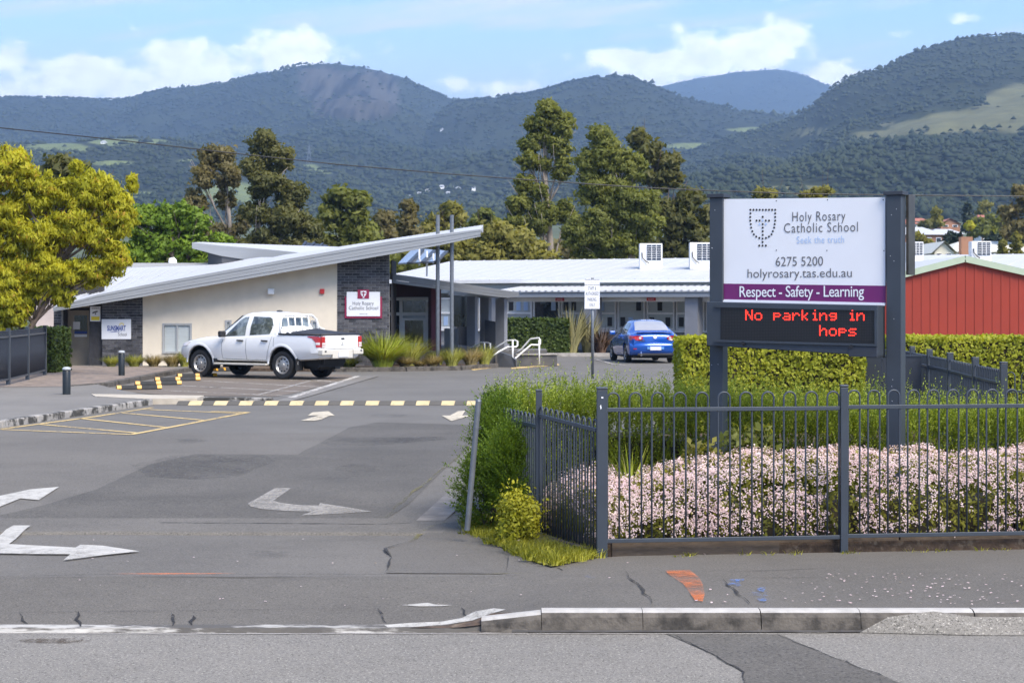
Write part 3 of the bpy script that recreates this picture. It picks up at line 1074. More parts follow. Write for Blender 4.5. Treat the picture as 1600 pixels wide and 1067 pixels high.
def hill(name, sky, R, foot, r0, ntrees, tsize, m, fields=(), rocks=(), px0=-900, px1=2500, p=1.25, seed=1, rough=1.0, ridge_tree=1.0, nx=330, nr=115, thin=None):
    """a range of hills: sky lists (image x, image y) of its ridge, R metres away; foot the same for its near edge, r0 metres away"""
    px = np.linspace(px0, px1, nx)
    s = np.linspace(0, 1.25, nr)
    sk = np.interp(px, [a for a, _ in sky], [b for _, b in sky])
    ft = np.interp(px, [a for a, _ in foot], [b for _, b in foot])
    ZR = (476 - sk) * R / 3000 + 2
    Z0 = (476 - ft) * r0 / 3000 + 2
    PX, S_ = np.meshgrid(px, s)
    D = r0 + (R - r0) * S_
    X = (PX - 800) * D / 3000
    sc = np.clip(S_, 0, 1)
    prof = sc ** p
    Z = Z0[None] + (ZR - Z0)[None] * prof
    amp = (sc * (1 - sc)) ** .7 * R * .035 * rough
    Z = Z + amp * (fbm(X / (R * .11) + 31 * seed, D / (R * .16), 5, seed) - .5) * 2
    rid = 1 - np.abs(fbm(X / (R * .07) + 11 * seed, D / (R * .5), 4, seed + 9) - .5) * 2
    Z = Z + amp * .6 * (rid - .7)
    Z = Z + R * .0016 * (fbm(X / (R * .02), D / (R * .02), 4, seed + 20) - .5) * (sc < 1) * np.clip((1 - sc) * 8, 0, 1)
    over = np.clip(S_ - 1, 0, 1)
    Z = Z - over * R * .25
    PY = 476 - (Z - 2) * 3000 / D
    fld = np.zeros_like(Z)
    for (fx, fy, fw, fh, k) in fields:
        fld = np.maximum(fld, k * np.exp(-(((PX - fx) / fw) ** 2 + ((PY - fy) / fh) ** 2) * .8))
    rk = np.zeros_like(Z)
    for (fx, fy, fw, fh, k) in rocks:
        rk = np.maximum(rk, k * np.exp(-(((PX - fx) / fw) ** 4 + ((PY - fy) / fh) ** 4) * .8))
    # cliffs: columns of rock stand forward
    D2 = D - rk * R * .02 * (fbm(PX / 9.0, S_ * 6, 3, seed + 40) - .2)
    V = np.stack([X, D2, Z], -1).reshape(-1, 3)
    i = np.arange(nx * nr).reshape(nr, nx)
    F = np.stack([i[:-1, :-1], i[:-1, 1:], i[1:, 1:], i[1:, :-1]], -1).reshape(-1, 4)
    o = structure(npmesh(name, V, F, m, smooth=True))
    for nm, arr in (('field', fld), ('rock', rk)):
        a = o.data.attributes.new(nm, 'FLOAT', 'POINT')
        a.data.foreach_set('value', arr.astype(np.float32).ravel())
    HILLS.append((px, PY[:int(nr / 1.25)], D[:int(nr / 1.25)]))
    # trees: even spread over what is seen of the slope, fewer on fields and cliffs
    pos, siz = [], []
    need = ntrees
    fi = rng.uniform(0, nr / 1.25 - 2, need * 3)
    # prefer rows by their apparent height
    ri = np.clip(fi.astype(int), 0, nr - 2)
    rowh = np.abs(np.diff(PY, axis=0)).mean(axis=1)
    pr = rowh / rowh[:int(nr / 1.25)].max()
    vis = (px > -250) & (px < 1850)
    cx = rng.uniform(np.argmax(vis), nx - 1 - np.argmax(vis[::-1]), need * 3)
    ci = cx.astype(int)
    keep = rng.uniform(size=need * 3) < (.25 + .75 * pr[ri])
    fv, rv = fld[ri, ci], rk[ri, ci]
    nz = fbm(V.reshape(nr, nx, 3)[ri, ci, 0] / 90, V.reshape(nr, nx, 3)[ri, ci, 1] / 90, 3, seed + 5)
    keep &= (rng.uniform(size=need * 3) > np.clip((fv + (nz - .5) * .5 - .3) * 3.2, 0, .985)) & (rng.uniform(size=need * 3) > np.clip(rv * 1.3, 0, .92))
    idx = np.where(keep)[0][:need]
    A = V.reshape(nr, nx, 3)
    fx_, fy_ = (cx - ci)[idx], (fi - ri)[idx]
    r_, c_ = ri[idx], ci[idx]
    pp = (A[r_, c_] * ((1 - fx_) * (1 - fy_))[:, None] + A[r_, np.minimum(c_ + 1, nx - 1)] * (fx_ * (1 - fy_))[:, None] + A[r_ + 1, c_] * ((1 - fx_) * fy_)[:, None] + A[r_ + 1, np.minimum(c_ + 1, nx - 1)] * (fx_ * fy_)[:, None])
    pos.append(pp)
    siz.append(tsize * rng.uniform(.5, 1.2, len(pp)) * np.where(rng.uniform(size=len(pp)) > .9, 1.4, 1))
    # the ridge line against the sky
    nrt = int(ntrees * .12 * ridge_tree)
    if nrt:
        tpx = rng.uniform(-200, 1800, nrt)
        dd = R * rng.uniform(.997, 1.0, nrt)
        clump = fbm(tpx / 25, tpx * 0, 3, seed + 77)
        kk = clump > .42
        tpx, dd = tpx[kk], dd[kk]
        zz = np.interp(tpx, px, ZR) * .995
        pos.append(np.stack([(tpx - 800) * dd / 3000, dd, zz - tsize * .2], -1))
        siz.append(tsize * rng.uniform(.4, 1.0, len(tpx)))
    return o, np.concatenate(pos), np.concatenate(siz)


HM = hill_mat('hill_forest', (.024, .030, .018), (.13, .155, .060), (.060, .055, .046))
HM_R = hill_mat('right_hill', (.026, .032, .015), (.115, .115, .055), (.12, .10, .08))
left_sky = [(-900, 200), (-500, 170), (-100, 153), (0, 152), (60, 152), (100, 153), (160, 156), (205, 154), (225, 146), (265, 138), (320, 134), (345, 130), (370, 124), (400, 117), (440, 113), (465, 106), (500, 102), (525, 101), (560, 105), (600, 114), (640, 126), (670, 141), (700, 153), (740, 158), (790, 156), (860, 170), (1000, 190), (1100, 186), (1200, 184), (1400, 200), (2500, 220)]
mid_sky = [(-900, 330), (500, 300), (640, 230), (690, 172), (715, 158), (760, 154), (800, 149), (830, 146), (860, 138), (890, 128), (930, 121), (960, 120), (985, 121), (1010, 130), (1050, 147), (1085, 160), (1120, 166), (1160, 175), (1200, 181), (1240, 182), (1290, 190), (1400, 220), (2500, 320)]
far_sky = [(-900, 240), (800, 200), (960, 160), (1000, 142), (1030, 135), (1070, 126), (1110, 119), (1150, 112), (1190, 109), (1215, 108), (1245, 113), (1275, 124), (1290, 132), (1340, 145), (1500, 180), (2500, 200)]
right_sky = [(-900, 470), (600, 420), (820, 345), (880, 310), (930, 286), (1000, 262), (1060, 246), (1130, 222), (1190, 203), (1240, 186), (1270, 168), (1285, 152), (1320, 128), (1345, 118), (1385, 107), (1410, 92), (1440, 78), (1475, 68), (1510, 60), (1550, 57), (1600, 54), (1800, 40), (2500, 60)]
low_foot = [(-900, 400), (2500, 400)]
F_, P_, Z_ = [], [], []
h, p_, s_ = hill('hills', far_sky, 5600, [(-900, 300), (2500, 300)], 3600, 9000, 6.0, HM, seed=4, rough=.5, ridge_tree=.8, nx=300, nr=60)
P_.append(p_); Z_.append(s_ * .72)
h, p_, s_ = hill('hills', left_sky, 3300, [(-900, 318), (600, 318), (1000, 318), (2500, 330)], 1500, 30000, 4.6, HM, seed=1, rocks=[(555, 150, 72, 40, 1.0), (500, 130, 40, 30, .75)],
                 fields=[(700, 205, 40, 9, .85), (735, 212, 35, 9, .75), (690, 198, 20, 5, .8), (810, 262, 40, 10, .9), (480, 262, 30, 8, .65)], rough=1.5)
P_.append(p_); Z_.append(s_ * .72)
h, p_, s_ = hill('hills', mid_sky, 2700, [(-900, 330), (600, 330), (1000, 330), (2500, 330)], 1250, 20000, 4.4, HM, seed=2, ridge_tree=1.7, rough=1.4,
                 fields=[(1170, 203, 55, 6, .75), (1085, 228, 60, 6, .8)])
P_.append(p_); Z_.append(s_ * .72)
h, p_, s_ = hill('hills', right_sky, 2100, [(-900, 420), (600, 385), (900, 345), (1600, 350), (2500, 350)], 800, 24000, 3.6, HM_R, seed=3, p=1.15, rough=1.1, ridge_tree=.8,
                 fields=[(1530, 190, 90, 18, 1.0), (1600, 170, 75, 42, 1.0), (1450, 200, 70, 14, .85), (1380, 212, 60, 9, .8), (1270, 205, 40, 9, .75), (1240, 215, 30, 6, .6), (1250, 297, 70, 8, .95), (1270, 303, 40, 6, .9), (1190, 306, 40, 5, .8), (1700, 180, 120, 50, .8), (1390, 195, 35, 8, .6)])
P_.append(p_); Z_.append(s_ * .72)
foot_sky = [(-900, 205), (0, 226), (100, 224), (170, 217), (250, 216), (300, 226), (380, 262), (470, 262), (520, 268), (560, 282), (640, 300), (720, 298), (800, 300), (900, 322), (1000, 335), (1200, 345), (1400, 350), (2500, 350)]
h, p_, s_ = hill('hills', foot_sky, 1700, [(-900, 385), (600, 385), (900, 400), (2500, 400)], 900, 14000, 3.6, HM, seed=6, p=1.1, rough=.4, ridge_tree=.7,
                 fields=[(90, 232, 60, 10, .95), (180, 222, 45, 7, .95), (240, 222, 25, 5, .8), (170, 255, 50, 5, .8), (300, 251, 35, 4, .7), (360, 305, 50, 22, 1.0), (225, 305, 30, 10, .6), (500, 268, 30, 7, .8), (700, 300, 60, 8, .6), (60, 380, 90, 20, .7)])
P_.append(p_); Z_.append(s_ * .72)
forest('forest', np.concatenate(P_), np.concatenate(Z_))
# the rising ground of the suburb on the right
structure(npmesh('hillside', np.array([(-160, 128, -.44), (260, 128, -.44), (500, 420, 18), (-260, 420, 8), (-400, 760, 30), (800, 760, 40)]), np.array([(0, 1, 2, 3), (3, 2, 5, 4)]), M['field']))

hz = MB().box(-8200, 8200, -7900, 7900, -2.4, 760).build('haze', [])
hz['kind'] = 'stuff'
hm = bpy.data.materials.new('haze')
hm.use_nodes = True
nt = hm.node_tree
nt.nodes.clear()
ho = nd(nt, 'ShaderNodeOutputMaterial')
hv = nd(nt, 'ShaderNodeVolumePrincipled')
hv.inputs['Color'].default_value = (.42, .64, .96, 1)
hv.inputs['Density'].default_value = 2.0e-4
hv.inputs['Anisotropy'].default_value = .2
nt.links.new(hv.outputs[0], ho.inputs['Volume'])
hz.data.materials.append(hm)
SC.cycles.volume_bounces = 0

# ---------------------------------------------------------------- the school's entry building
M['beige'] = mat('beige_render', (.72, .64, .51), .85, var=.05, scale=2, bump=.15, bscale=80)
M['brick'] = mat('charcoal_brick', (.066, .065, .071), .85, var=.3, scale=7, bump=.4, bscale=30)
M['brick_b'] = mat('grey_brick', (.10, .098, .103), .85, var=.25, scale=7, bump=.4, bscale=30)
M['brick_c'] = mat('dark_brick', (.036, .035, .038), .85, var=.25, scale=7, bump=.4, bscale=30)
M['mortar'] = mat('mortar', (.36, .35, .34), .9, var=.1, scale=8)
M['roof_white'] = mat('white_roof_sheet', (.47, .475, .475), .5, var=.03, scale=1.2)
M['zinc'] = mat('grey_fascia', (.27, .285, .30), .5, var=.05, scale=2, stretch=(.2, 1, 6))
M['zinc_d'] = mat('grey_fascia_dark', (.17, .175, .18), .5, var=.05, scale=2)
M['char'] = mat('charcoal_cladding', (.085, .088, .095), .6, var=.08, scale=2)
M['grey_wall'] = mat('grey_painted_wall', (.26, .265, .27), .7, var=.06, scale=2, bump=.15, bscale=70)
M['col_grey'] = mat('grey_column', (.215, .22, .235), .7, var=.06, scale=3, bump=.1)
M['maroon'] = mat('maroon_paint', (.115, .016, .030), .55, var=.06, scale=2)
M['maroon_d'] = mat('dark_maroon_cladding', (.050, .012, .020), .6, var=.08, scale=2)
M['alu'] = mat('aluminium_frame', (.62, .63, .63), .4, metal=.0, var=.04)
M['grey_frame'] = mat('grey_window_frame', (.36, .37, .37), .5, var=.04)
M['white'] = mat('white_gloss', (.84, .84, .83), .4, var=.03)
M['glass'] = mat('window_glass', (.018, .022, .024), .06, var=.25, scale=.6, spec=.8, col2=(.10, .12, .12), c2scale=1.1, c2lo=.52, c2hi=.6)
M['blind_and_lit_room'] = mat('blind_and_lit_room_pane', (.46, .50, .50), .15, var=.06, scale=2, spec=.6, stretch=(1, 1, 12))  # a blind in the entry wall, a painted bright room in the classrooms
M['galv'] = mat('galvanised_steel', (.18, .195, .21), .45, metal=.5, var=.12, scale=12)
M['door'] = mat('beige_door', (.36, .31, .24), .6, var=.06, scale=2)
M['black'] = mat('black_plastic', (.015, .015, .016), .5, var=.1)
M['concrete_d'] = mat('dark_concrete', (.12, .115, .11), .9, var=.2, scale=3, bump=.3)
M['cream'] = mat('cream_wall', (.66, .62, .50), .8, var=.05, scale=2)
M['red_sign'] = mat('red_print', (.55, .03, .03), .5, var=.03)
M['maroon_sign'] = mat('maroon_print', (.27, .010, .055), .5, var=.03)
M['sign_white'] = mat('sign_white', (.76, .77, .79), .45, var=.015)
M['print_black'] = mat('print_black', (.02, .02, .022), .6, var=0)
M['print_grey'] = mat('print_grey', (.12, .12, .13), .6, var=0)
M['print_blue'] = mat('print_blue', (.02, .06, .30), .6, var=0)
M['print_pale'] = mat('print_pale_blue', (.42, .56, .78), .6, var=0)
M['print_yellow'] = mat('print_yellow', (.80, .62, .03), .6, var=0)

FP = 60.0
fac = Plane((0, FP, 0), (1, 0, 0))


def fx(px):
    return (px - 800) * FP / 3000


def fz(py, d=FP):
    return 2 + (476 - py) * d / 3000


bld = tag(thing('school_building', 'low school block of cream render and charcoal brick under sloping grey roofs', 'building', (-9, 60, 0)), None)
UNDER = [(83, 487), (223, 464), (527, 411), (608, 397)]


def under(px):
    return float(np.interp(px, [a for a, _ in UNDER], [b for _, b in UNDER]))


# rendered wall with openings cut round the windows (pieces butt)
mb = MB()
zb = -.05
cuts = [223, 254, 300, 352, 362, 486, 497, 527]
for i in range(len(cuts) - 1):
    a, b = cuts[i], cuts[i + 1]
    xa, xb = fx(a), fx(b)
    ta, tb = fz(under(a)) + .25, fz(under(b)) + .25
    if (a, b) in ((254, 300), (352, 362), (486, 497)):
        y0, y1 = (505, 552) if a == 254 else (500, 520)
        zt, zl = fz(y0), fz(y1)
        mb.hexa([(xa, FP, zb), (xb, FP, zb), (xb, FP + .25, zb), (xa, FP + .25, zb)], [(xa, FP, zl), (xb, FP, zl), (xb, FP + .25, zl), (xa, FP + .25, zl)])
        mb.hexa([(xa, FP, zt), (xb, FP, zt), (xb, FP + .25, zt), (xa, FP + .25, zt)], [(xa, FP, ta), (xb, FP, tb), (xb, FP + .25, tb), (xa, FP + .25, ta)])
    else:
        mb.hexa([(xa, FP, zb), (xb, FP, zb), (xb, FP + .25, zb), (xa, FP + .25, zb)], [(xa, FP, ta), (xb, FP, tb), (xb, FP + .25, tb), (xa, FP + .25, ta)])
wall = mb.build('wall', M['beige'], bld)

for (a, b, y0, y1, n) in ((254, 300, 505, 552, 2), (352, 362, 500, 520, 1), (486, 497, 500, 520, 1)):
    xa, xb, zt, zl = fx(a), fx(b), fz(y0), fz(y1)
    mb = MB()
    w = .06
    mb.box(xa, xb, FP - .03, FP + .1, zt - w, zt).box(xa, xb, FP - .04, FP + .1, zl, zl + w)
    mb.box(xa, xa + w, FP - .03, FP + .1, zl + w, zt - w).box(xb - w, xb, FP - .03, FP + .1, zl + w, zt - w)
    if n == 2:
        mb.box((xa + xb) / 2 - .025, (xa + xb) / 2 + .025, FP - .02, FP + .1, zl + w, zt - w)
    fr = mb.build('window', M['grey_frame'], bld)
    for k in range(n):
        p0 = xa + w + (xb - xa - 2 * w) * k / n
        p1 = xa + w + (xb - xa - 2 * w) * (k + 1) / n
        MB().box(p0 + .004, p1 - .004, FP + .03, FP + .05, zl + w, zt - w).build('pane', M['blind_and_lit_room'], fr)

# brick walls, course by course
BR = [M['brick'], M['brick_b'], M['brick_c']]
BRICK_MESH = []
for k in range(3):
    bm_ = MB().box(0, .228, -.012, .05, 0, .074)
    BRICK_MESH.append(bm_.mesh('brick', BR[k]))
walls = [(527, 608, 0), (160, 223, 1), (84, 96, 2)]
count = 0
left = MB()
for (pa, pb, wi) in walls:
    xa, xb = fx(pa), fx(pb)
    back = MB()
    ta, tb = fz(under(pa)) + .25, fz(under(pb)) + .25
    back.hexa([(xa, FP + .002, zb), (xb, FP + .002, zb), (xb, FP + .24, zb), (xa, FP + .24, zb)], [(xa, FP + .002, ta), (xb, FP + .002, tb), (xb, FP + .24, tb), (xa, FP + .24, ta)])
    bw = back.build('brick_wall', M['mortar'], bld)
    course = 0
    z = .0
    while z < max(ta, tb) - .05:
        x = xa - (.12 if course % 2 else 0)
        while x < xb - .02:
            x0, x1 = max(x, xa), min(x + .228, xb)
            topz = ta + (tb - ta) * ((x0 + x1) / 2 - xa) / (xb - xa)
            if x1 - x0 > .05 and z + .074 < topz:
                k = int(rng.choice([0, 0, 0, 1, 1, 2]))
                if count < 300:
                    o = link('brick', BRICK_MESH[k], bw, Vector((x0, FP, z)) - wloc(bw))
                    o.scale = ((x1 - x0) / .228, 1 + random.uniform(-.1, .3), 1)
                    count += 1
                else:
                    left.box(x0, x1, FP - .012 - random.uniform(0, .004), FP + .001, z, z + .074, k)
            x += .240
        z += .0855
        course += 1
lo = left.build('brick', BR, bld)
lo['kind'] = 'stuff'

# recess with the side door
mb = MB()
xa, xb = fx(96), fx(160)
mb.box(xa, fx(138), FP + .9, FP + 1.1, -.05, 2.6).box(xa - .02, xa + .01, FP + .25, FP + .9, -.05, 2.4).box(fx(138), fx(160), FP + .12, FP + .32, -.05, 2.6)
mb.build('recess_wall', M['brick_c'], bld)
dr = MB().box(fx(99), fx(136), FP + .84, FP + .895, .02, 1.82).build('door', M['door'], bld)
MB().box(fx(107), fx(127), FP + .825, FP + .838, 1.12, 1.66).build('pane', M['glass'], dr)
MB().box(fx(107), fx(127), FP + .815, FP + .824, 1.08, 1.16).build('door_notice', M['print_blue'], dr)
MB().box(fx(107), fx(127), FP + .815, FP + .824, .98, 1.06).build('door_notice', M['sign_white'], dr)
MB().box(fx(105), fx(116), FP + .80, FP + .812, 1.22, 1.46).build('door_notice', M['sign_white'], dr)
MB().cyl((fx(133), FP + .84, .93), (fx(133), FP + .77, .93), .03).build('handle', M['galv'], dr)
MB().box(fx(96), fx(99) - .003, FP + .82, FP + .895, 0, 1.9).box(fx(136) + .003, fx(138), FP + .82, FP + .895, 0, 1.9).box(fx(96), fx(138), FP + .82, FP + .895, 1.902, 1.97).build('door_frame', M['door'], bld)
MB().box(fx(92), fx(160), FP - .35, FP + .8, -.1, .06).build('door_step', M['concrete_d'], bld)

# main roof: deep folded fascia along the front, sheet behind it
RB = [(83, 486.5), (223, 464), (527, 411.5), (608, 398), (690, 383), (750, 369.5)]
RT = [(83, 480), (150, 461), (223, 446), (300, 432), (450, 404.5), (600, 378.5), (690, 366), (752, 358)]
yf = 59.2


def rp(px, py, d):
    return P(px, py, d)


fas = Plane((0, yf, 0), (1, 0, 0))
for r in range(4):       # the fascia is folded from four long steps
    mb = MB()
    top = lambda q: float(np.interp(q, [a for a, _ in RT], [b for _, b in RT]))
    bot = lambda q: float(np.interp(q, [a for a, _ in RB], [b for _, b in RB]))
    xs = list(np.linspace(83, 751, 30))
    for i in range(29):
        a, b = xs[i], xs[i + 1]
        ya0, ya1 = top(a) + (bot(a) - top(a)) * r / 4, top(a) + (bot(a) - top(a)) * (r + .94) / 4
        yb0, yb1 = top(b) + (bot(b) - top(b)) * r / 4, top(b) + (bot(b) - top(b)) * (r + .94) / 4
        dd = yf + .012 * (r % 2)
        f = [P(a, ya1, dd), P(b, yb1, dd), P(b, yb0, dd), P(a, ya0, dd)]
        mb.add(f + [p + Vector((0, .12, 0)) for p in f], [(0, 1, 2, 3), (1, 0, 4, 5), (3, 2, 6, 7)] + ([(0, 3, 7, 4)] if i == 0 else []) + ([(2, 1, 5, 6)] if i == 28 else []))
    mb.build('fascia_board', M['zinc'], bld)
# roof sheet: narrow on the right, wide and rising to the back on the left
n = 24
fr_, bk_, un_ = [], [], []
for i in range(n + 1):
    q = 84 + (752 - 84) * i / n
    a = P(q, float(np.interp(q, [x for x, _ in RT], [y for _, y in RT])) - .3, yf + .005)
    d2 = float(np.interp(q, [84, 330, 420, 752], [67, 67, 64, 63.2]))
    t = float(np.interp(q, [84, 120, 330, 400, 470, 752], [440, 427, 408, 400, 391, 351.5]))
    b = P(800 + a.x / d2 * 3000, t if q > 400 else float(np.interp(800 + a.x / d2 * 3000, [100, 170, 345, 400], [428, 420, 413, 402])), d2)
    fr_.append(a)
    bk_.append(b)
mb = MB()
allv = fr_ + bk_ + [p - Vector((0, 0, .05)) for p in fr_] + [p - Vector((0, 0, .25)) for p in bk_]
m_ = n + 1
fs = []
for i in range(n):
    fs += [(i, i + 1, m_ + i + 1, m_ + i), (2 * m_ + i + 1, 2 * m_ + i, 3 * m_ + i, 3 * m_ + i + 1), (m_ + i, m_ + i + 1, 3 * m_ + i + 1, 3 * m_ + i), (i + 1, i, 2 * m_ + i, 2 * m_ + i + 1)]
fs += [(0, m_, 3 * m_, 2 * m_), (m_ - 1, 3 * m_ - 1, 4 * m_ - 1, 2 * m_ - 1)]
mb.add(allv, fs)
mb.build('roof', M['roof_white'], bld)
mb = MB()
for i in range(0, n):
    for k in range(3):
        t = (k + .5) / 3
        a, b = fr_[i] * (1 - t) + fr_[i + 1] * t, bk_[i] * (1 - t) + bk_[i + 1] * t
        mb.beam(a * .97 + b * .03 + Vector((0, 0, -.006)), b + Vector((0, 0, -.006)), .03, .02)
mb.build('roof_ribs', M['roof_white'], bld)['kind'] = 'stuff'
# soffit closing the underside and dark walls behind
MB().hexa([(fx(610) + .0, 62.4, -.05), (fx(612), 62.4, -.05), (fx(612), 60.25, -.05), (fx(610), 60.25, -.05)], [(fx(610), 62.4, 3.4), (fx(612), 62.4, 3.4), (fx(612), 60.25, 3.4), (fx(610), 60.25, 3.4)]).build('side_wall', M['brick_c'], bld)
# two steel posts through the roof
for (px, pt, pb, d) in ((684, 336, 548, 60.0), (706, 336, 552, 59.6)):
    a, b = P(px, pt, d), P(px, pb, d)
    MB().cyl((a.x, d, -.0), (a.x, d, a.z), .062, n=14).build('roof_post', M['galv'], bld, smooth=True, angle=40)

# raised clerestory with its own roof
d = 67.0
CT = [(300, 379), (345, 384), (420, 390), (480, 396)]
CB = [(300, 388), (345, 400), (400, 408), (440, 410), (480, 406)]
mb = MB()
mb.prism([P(x, y, d) for x, y in CB] + [P(x, y, d) for x, y in CT[::-1]], (0, .15, 0))
mb.build('fascia_board', M['zinc'], bld)
a = [P(300, 378.6, d + .01), P(345, 383.6, d + .01), P(420, 389.6, d + .01), P(480, 395.6, d + .01), P(545, 386, d + 5), P(450, 383, d + 6), P(345, 379.5, d + 5.5), P(318, 378, d + 3)]
MB().prism([p - Vector((0, 0, .06)) for p in a], (0, 0, .055)).build('clerestory_roof', M['roof_white'], bld)
q = [P(325, 420, d + .4), P(347, 422, d + .05), P(520, 424, d + .05), P(520, 424, d + 4), P(325, 420, d + 4)]
tp = [P(325, 391, d + .4), P(347, 397, d + .05), P(520, 405, d + .05), P(520, 398, d + 4), P(325, 390, d + 4)]
MB().add(q + tp, [(0, 1, 6, 5), (1, 2, 7, 6), (2, 3, 8, 7), (3, 4, 9, 8), (4, 0, 5, 9)]).build('clerestory_wall', M['char'], bld)

# entry: canopy, glazed doors, maroon wall, platform, colonnade
d = 60.6
CA = [(608, 427), (700, 440), (812, 457)]
CBt = [(608, 442), (700, 454), (790, 466), (812, 463)]
for r in range(3):
    mb = MB()
    for i in range(12):
        a, b = 608.5 + (811 - 608.5) * i / 12, 608.5 + (811 - 608.5) * (i + 1) / 12
        tp = lambda q: float(np.interp(q, [x for x, _ in CA], [y for _, y in CA]))
        bt = lambda q: float(np.interp(q, [x for x, _ in CBt], [y for _, y in CBt]))
        f = [P(a, tp(a) + (bt(a) - tp(a)) * (r + .92) / 3, d), P(b, tp(b) + (bt(b) - tp(b)) * (r + .92) / 3, d), P(b, tp(b) + (bt(b) - tp(b)) * r / 3, d), P(a, tp(a) + (bt(a) - tp(a)) * r / 3, d)]
        mb.prism(f, (0, .1, 0))
    mb.build('fascia_board', M['zinc_d'], bld)
a = [P(609, 427, d + .1), P(811, 457, d + .1), P(805, 455, d + 9), P(640, 430, d + 9)]
MB().prism([p - Vector((0, 0, .12)) for p in a], (0, 0, .10)).build('canopy_roof', M['zinc'], bld)
PL = .50
mb = MB().box(fx(609), -.55, 62.0, 75, -.2, PL).box(-.545, -.1, 63, 75, -.2, PL - .02)
mb.build('entry_platform', M['concrete_d'], bld)
dz = 63.4
ex = lambda px: (px - 800) * dz / 3000
ez = lambda py: 2 + (476 - py) * dz / 3000
MB().box(ex(606), ex(676), dz + .02, dz + .3, ez(464), ez(441)).build('maroon_panel', M['maroon_d'], bld)
MB().box(ex(675.5), ex(689), dz - .9, dz + .25, PL, ez(449)).build('maroon_wall', M['maroon'], bld)
MB().box(ex(669), ex(675.3), dz - .05, dz + .25, PL, ez(449)).build('maroon_panel', M['maroon_d'], bld)
mb = MB()
for (x0, x1, y0, y1) in ((604, 608, 465, 541), (624, 629, 470, 541), (665, 669, 470, 541), (608, 669, 465, 469.5), (608, 624, 488, 493), (629, 665, 488, 493), (629, 632.5, 497, 541), (661.5, 665, 497, 541), (632.5, 661.5, 497, 500.5), (632.5, 661.5, 536, 541)):
    mb.box(ex(x0), ex(x1), dz - .03 + (.01 if x1 - x0 > 8 else 0), dz + .06, ez(y1), ez(y0))
dfr = mb.build('door_frame', M['alu'], bld)
for (x0, x1, y0, y1) in ((608, 624, 469.5, 488), (629, 665, 469.5, 488), (608, 624, 493, 540), (632.5, 661.5, 500.5, 536)):
    MB().box(ex(x0), ex(x1), dz + .02, dz + .03, ez(y1), ez(y0)).build('pane', M['glass'], dfr)
# low wall under the window between the maroon wall and the colonnade
MB().box(ex(689), ex(712), dz + 3, dz + 3.2, PL, ez(515)).build('grey_wall', M['grey_wall'], bld)
MB().box(ex(689) + .3, ex(712) + .3, dz + 3.05, dz + 3.15, ez(512), ez(462)).build('pane', M['glass'], bld)
for (px, w, top, dd) in ((717, 15, 461, 72), (738, 16, 463, 69.5), (759, 17, 465, 67), (783.5, 17, 467, 64.5)):
    c = P(px, top, dd)
    hw = w / 2 * dd / 3000
    MB().obox((c.x, dd, (PL + c.z) / 2), Vector((.88, -.47, 0)) * hw * .92, Vector((.47, .88, 0)) * .11, (0, 0, (c.z - PL) / 2)).build('column', M['col_grey'], bld)
MB().beam(P(706, 462, 73) + Vector((0, 0, .1)), P(792, 464.5, 64.4) + Vector((0, 0, .06)), .3, .16).build('canopy_beam', M['zinc_d'], bld)
# light fitting, alarm box
MB().box(fx(419), fx(429), FP - .16, FP - .002, fz(460), fz(451)).build('wall_light', M['white'], bld, bevel=.02)
MB().box(fx(500), fx(507), FP - .08, FP - .002, fz(459), fz(451.5)).build('alarm_box', M['red_sign'], bld, bevel=.01)
MB().box(fx(608) + .01, fx(612), FP - .10, FP + .1, fz(443), fz(437)).build('gutter_end', M['white'], bld)

# ---- signs on the walls
sg = tag(thing('wall_sign', 'white wall sign with maroon border and school crest on dark brick', 'sign', (fx(568), FP, fz(476))))
MB().box(fx(539), fx(597), FP - .05, FP - .016, fz(497), fz(463.5)).build('border_panel', M['maroon_sign'], sg)
MB().box(fx(542), fx(594), FP - .07, FP - .052, fz(494), fz(456)).build('sign_panel', M['sign_white'], sg)
MB().box(fx(559), fx(577), FP - .085, FP - .072, fz(466.5), fz(452.5)).build('crest_panel', M['maroon_sign'], sg)
wp = Plane((0, FP - .086, 0), (1, 0, 0))
sh = [(563.5, 454.5), (572.5, 454.5), (572.5, 459), (571, 462), (568, 464.6), (565, 462), (563.5, 459)]
mb = MB()
wp.slab(mb, sh[::-1], .006)
mb.build('crest', M['sign_white'], sg)
mb = MB()
wp.rect(mb, 567.2, 455.6, 568.8, 463, .004, .008)
wp.rect(mb, 564.8, 457.2, 571.2, 458.6, .003, .008)
mb.build('crest_cross', M['maroon_sign'], sg)
mb = MB()
wp.rect(mb, 566.6, 464.2, 569.4, 465.6, .004)
mb.build('crest_foot', M['sign_white'], sg)
wp2 = Plane((0, FP - .072, 0), (1, 0, 0))
wp2.text('lettering', 'Holy Rosary', 551, 471, 584, 478.5, M['print_grey'], sg)
wp2.text('lettering', 'Catholic School', 545, 478, 591, 484, M['print_grey'], sg)
wp2.text('small_lettering', 'Seek the truth', 562, 489.4, 574, 491.2, M['print_grey'], sg)

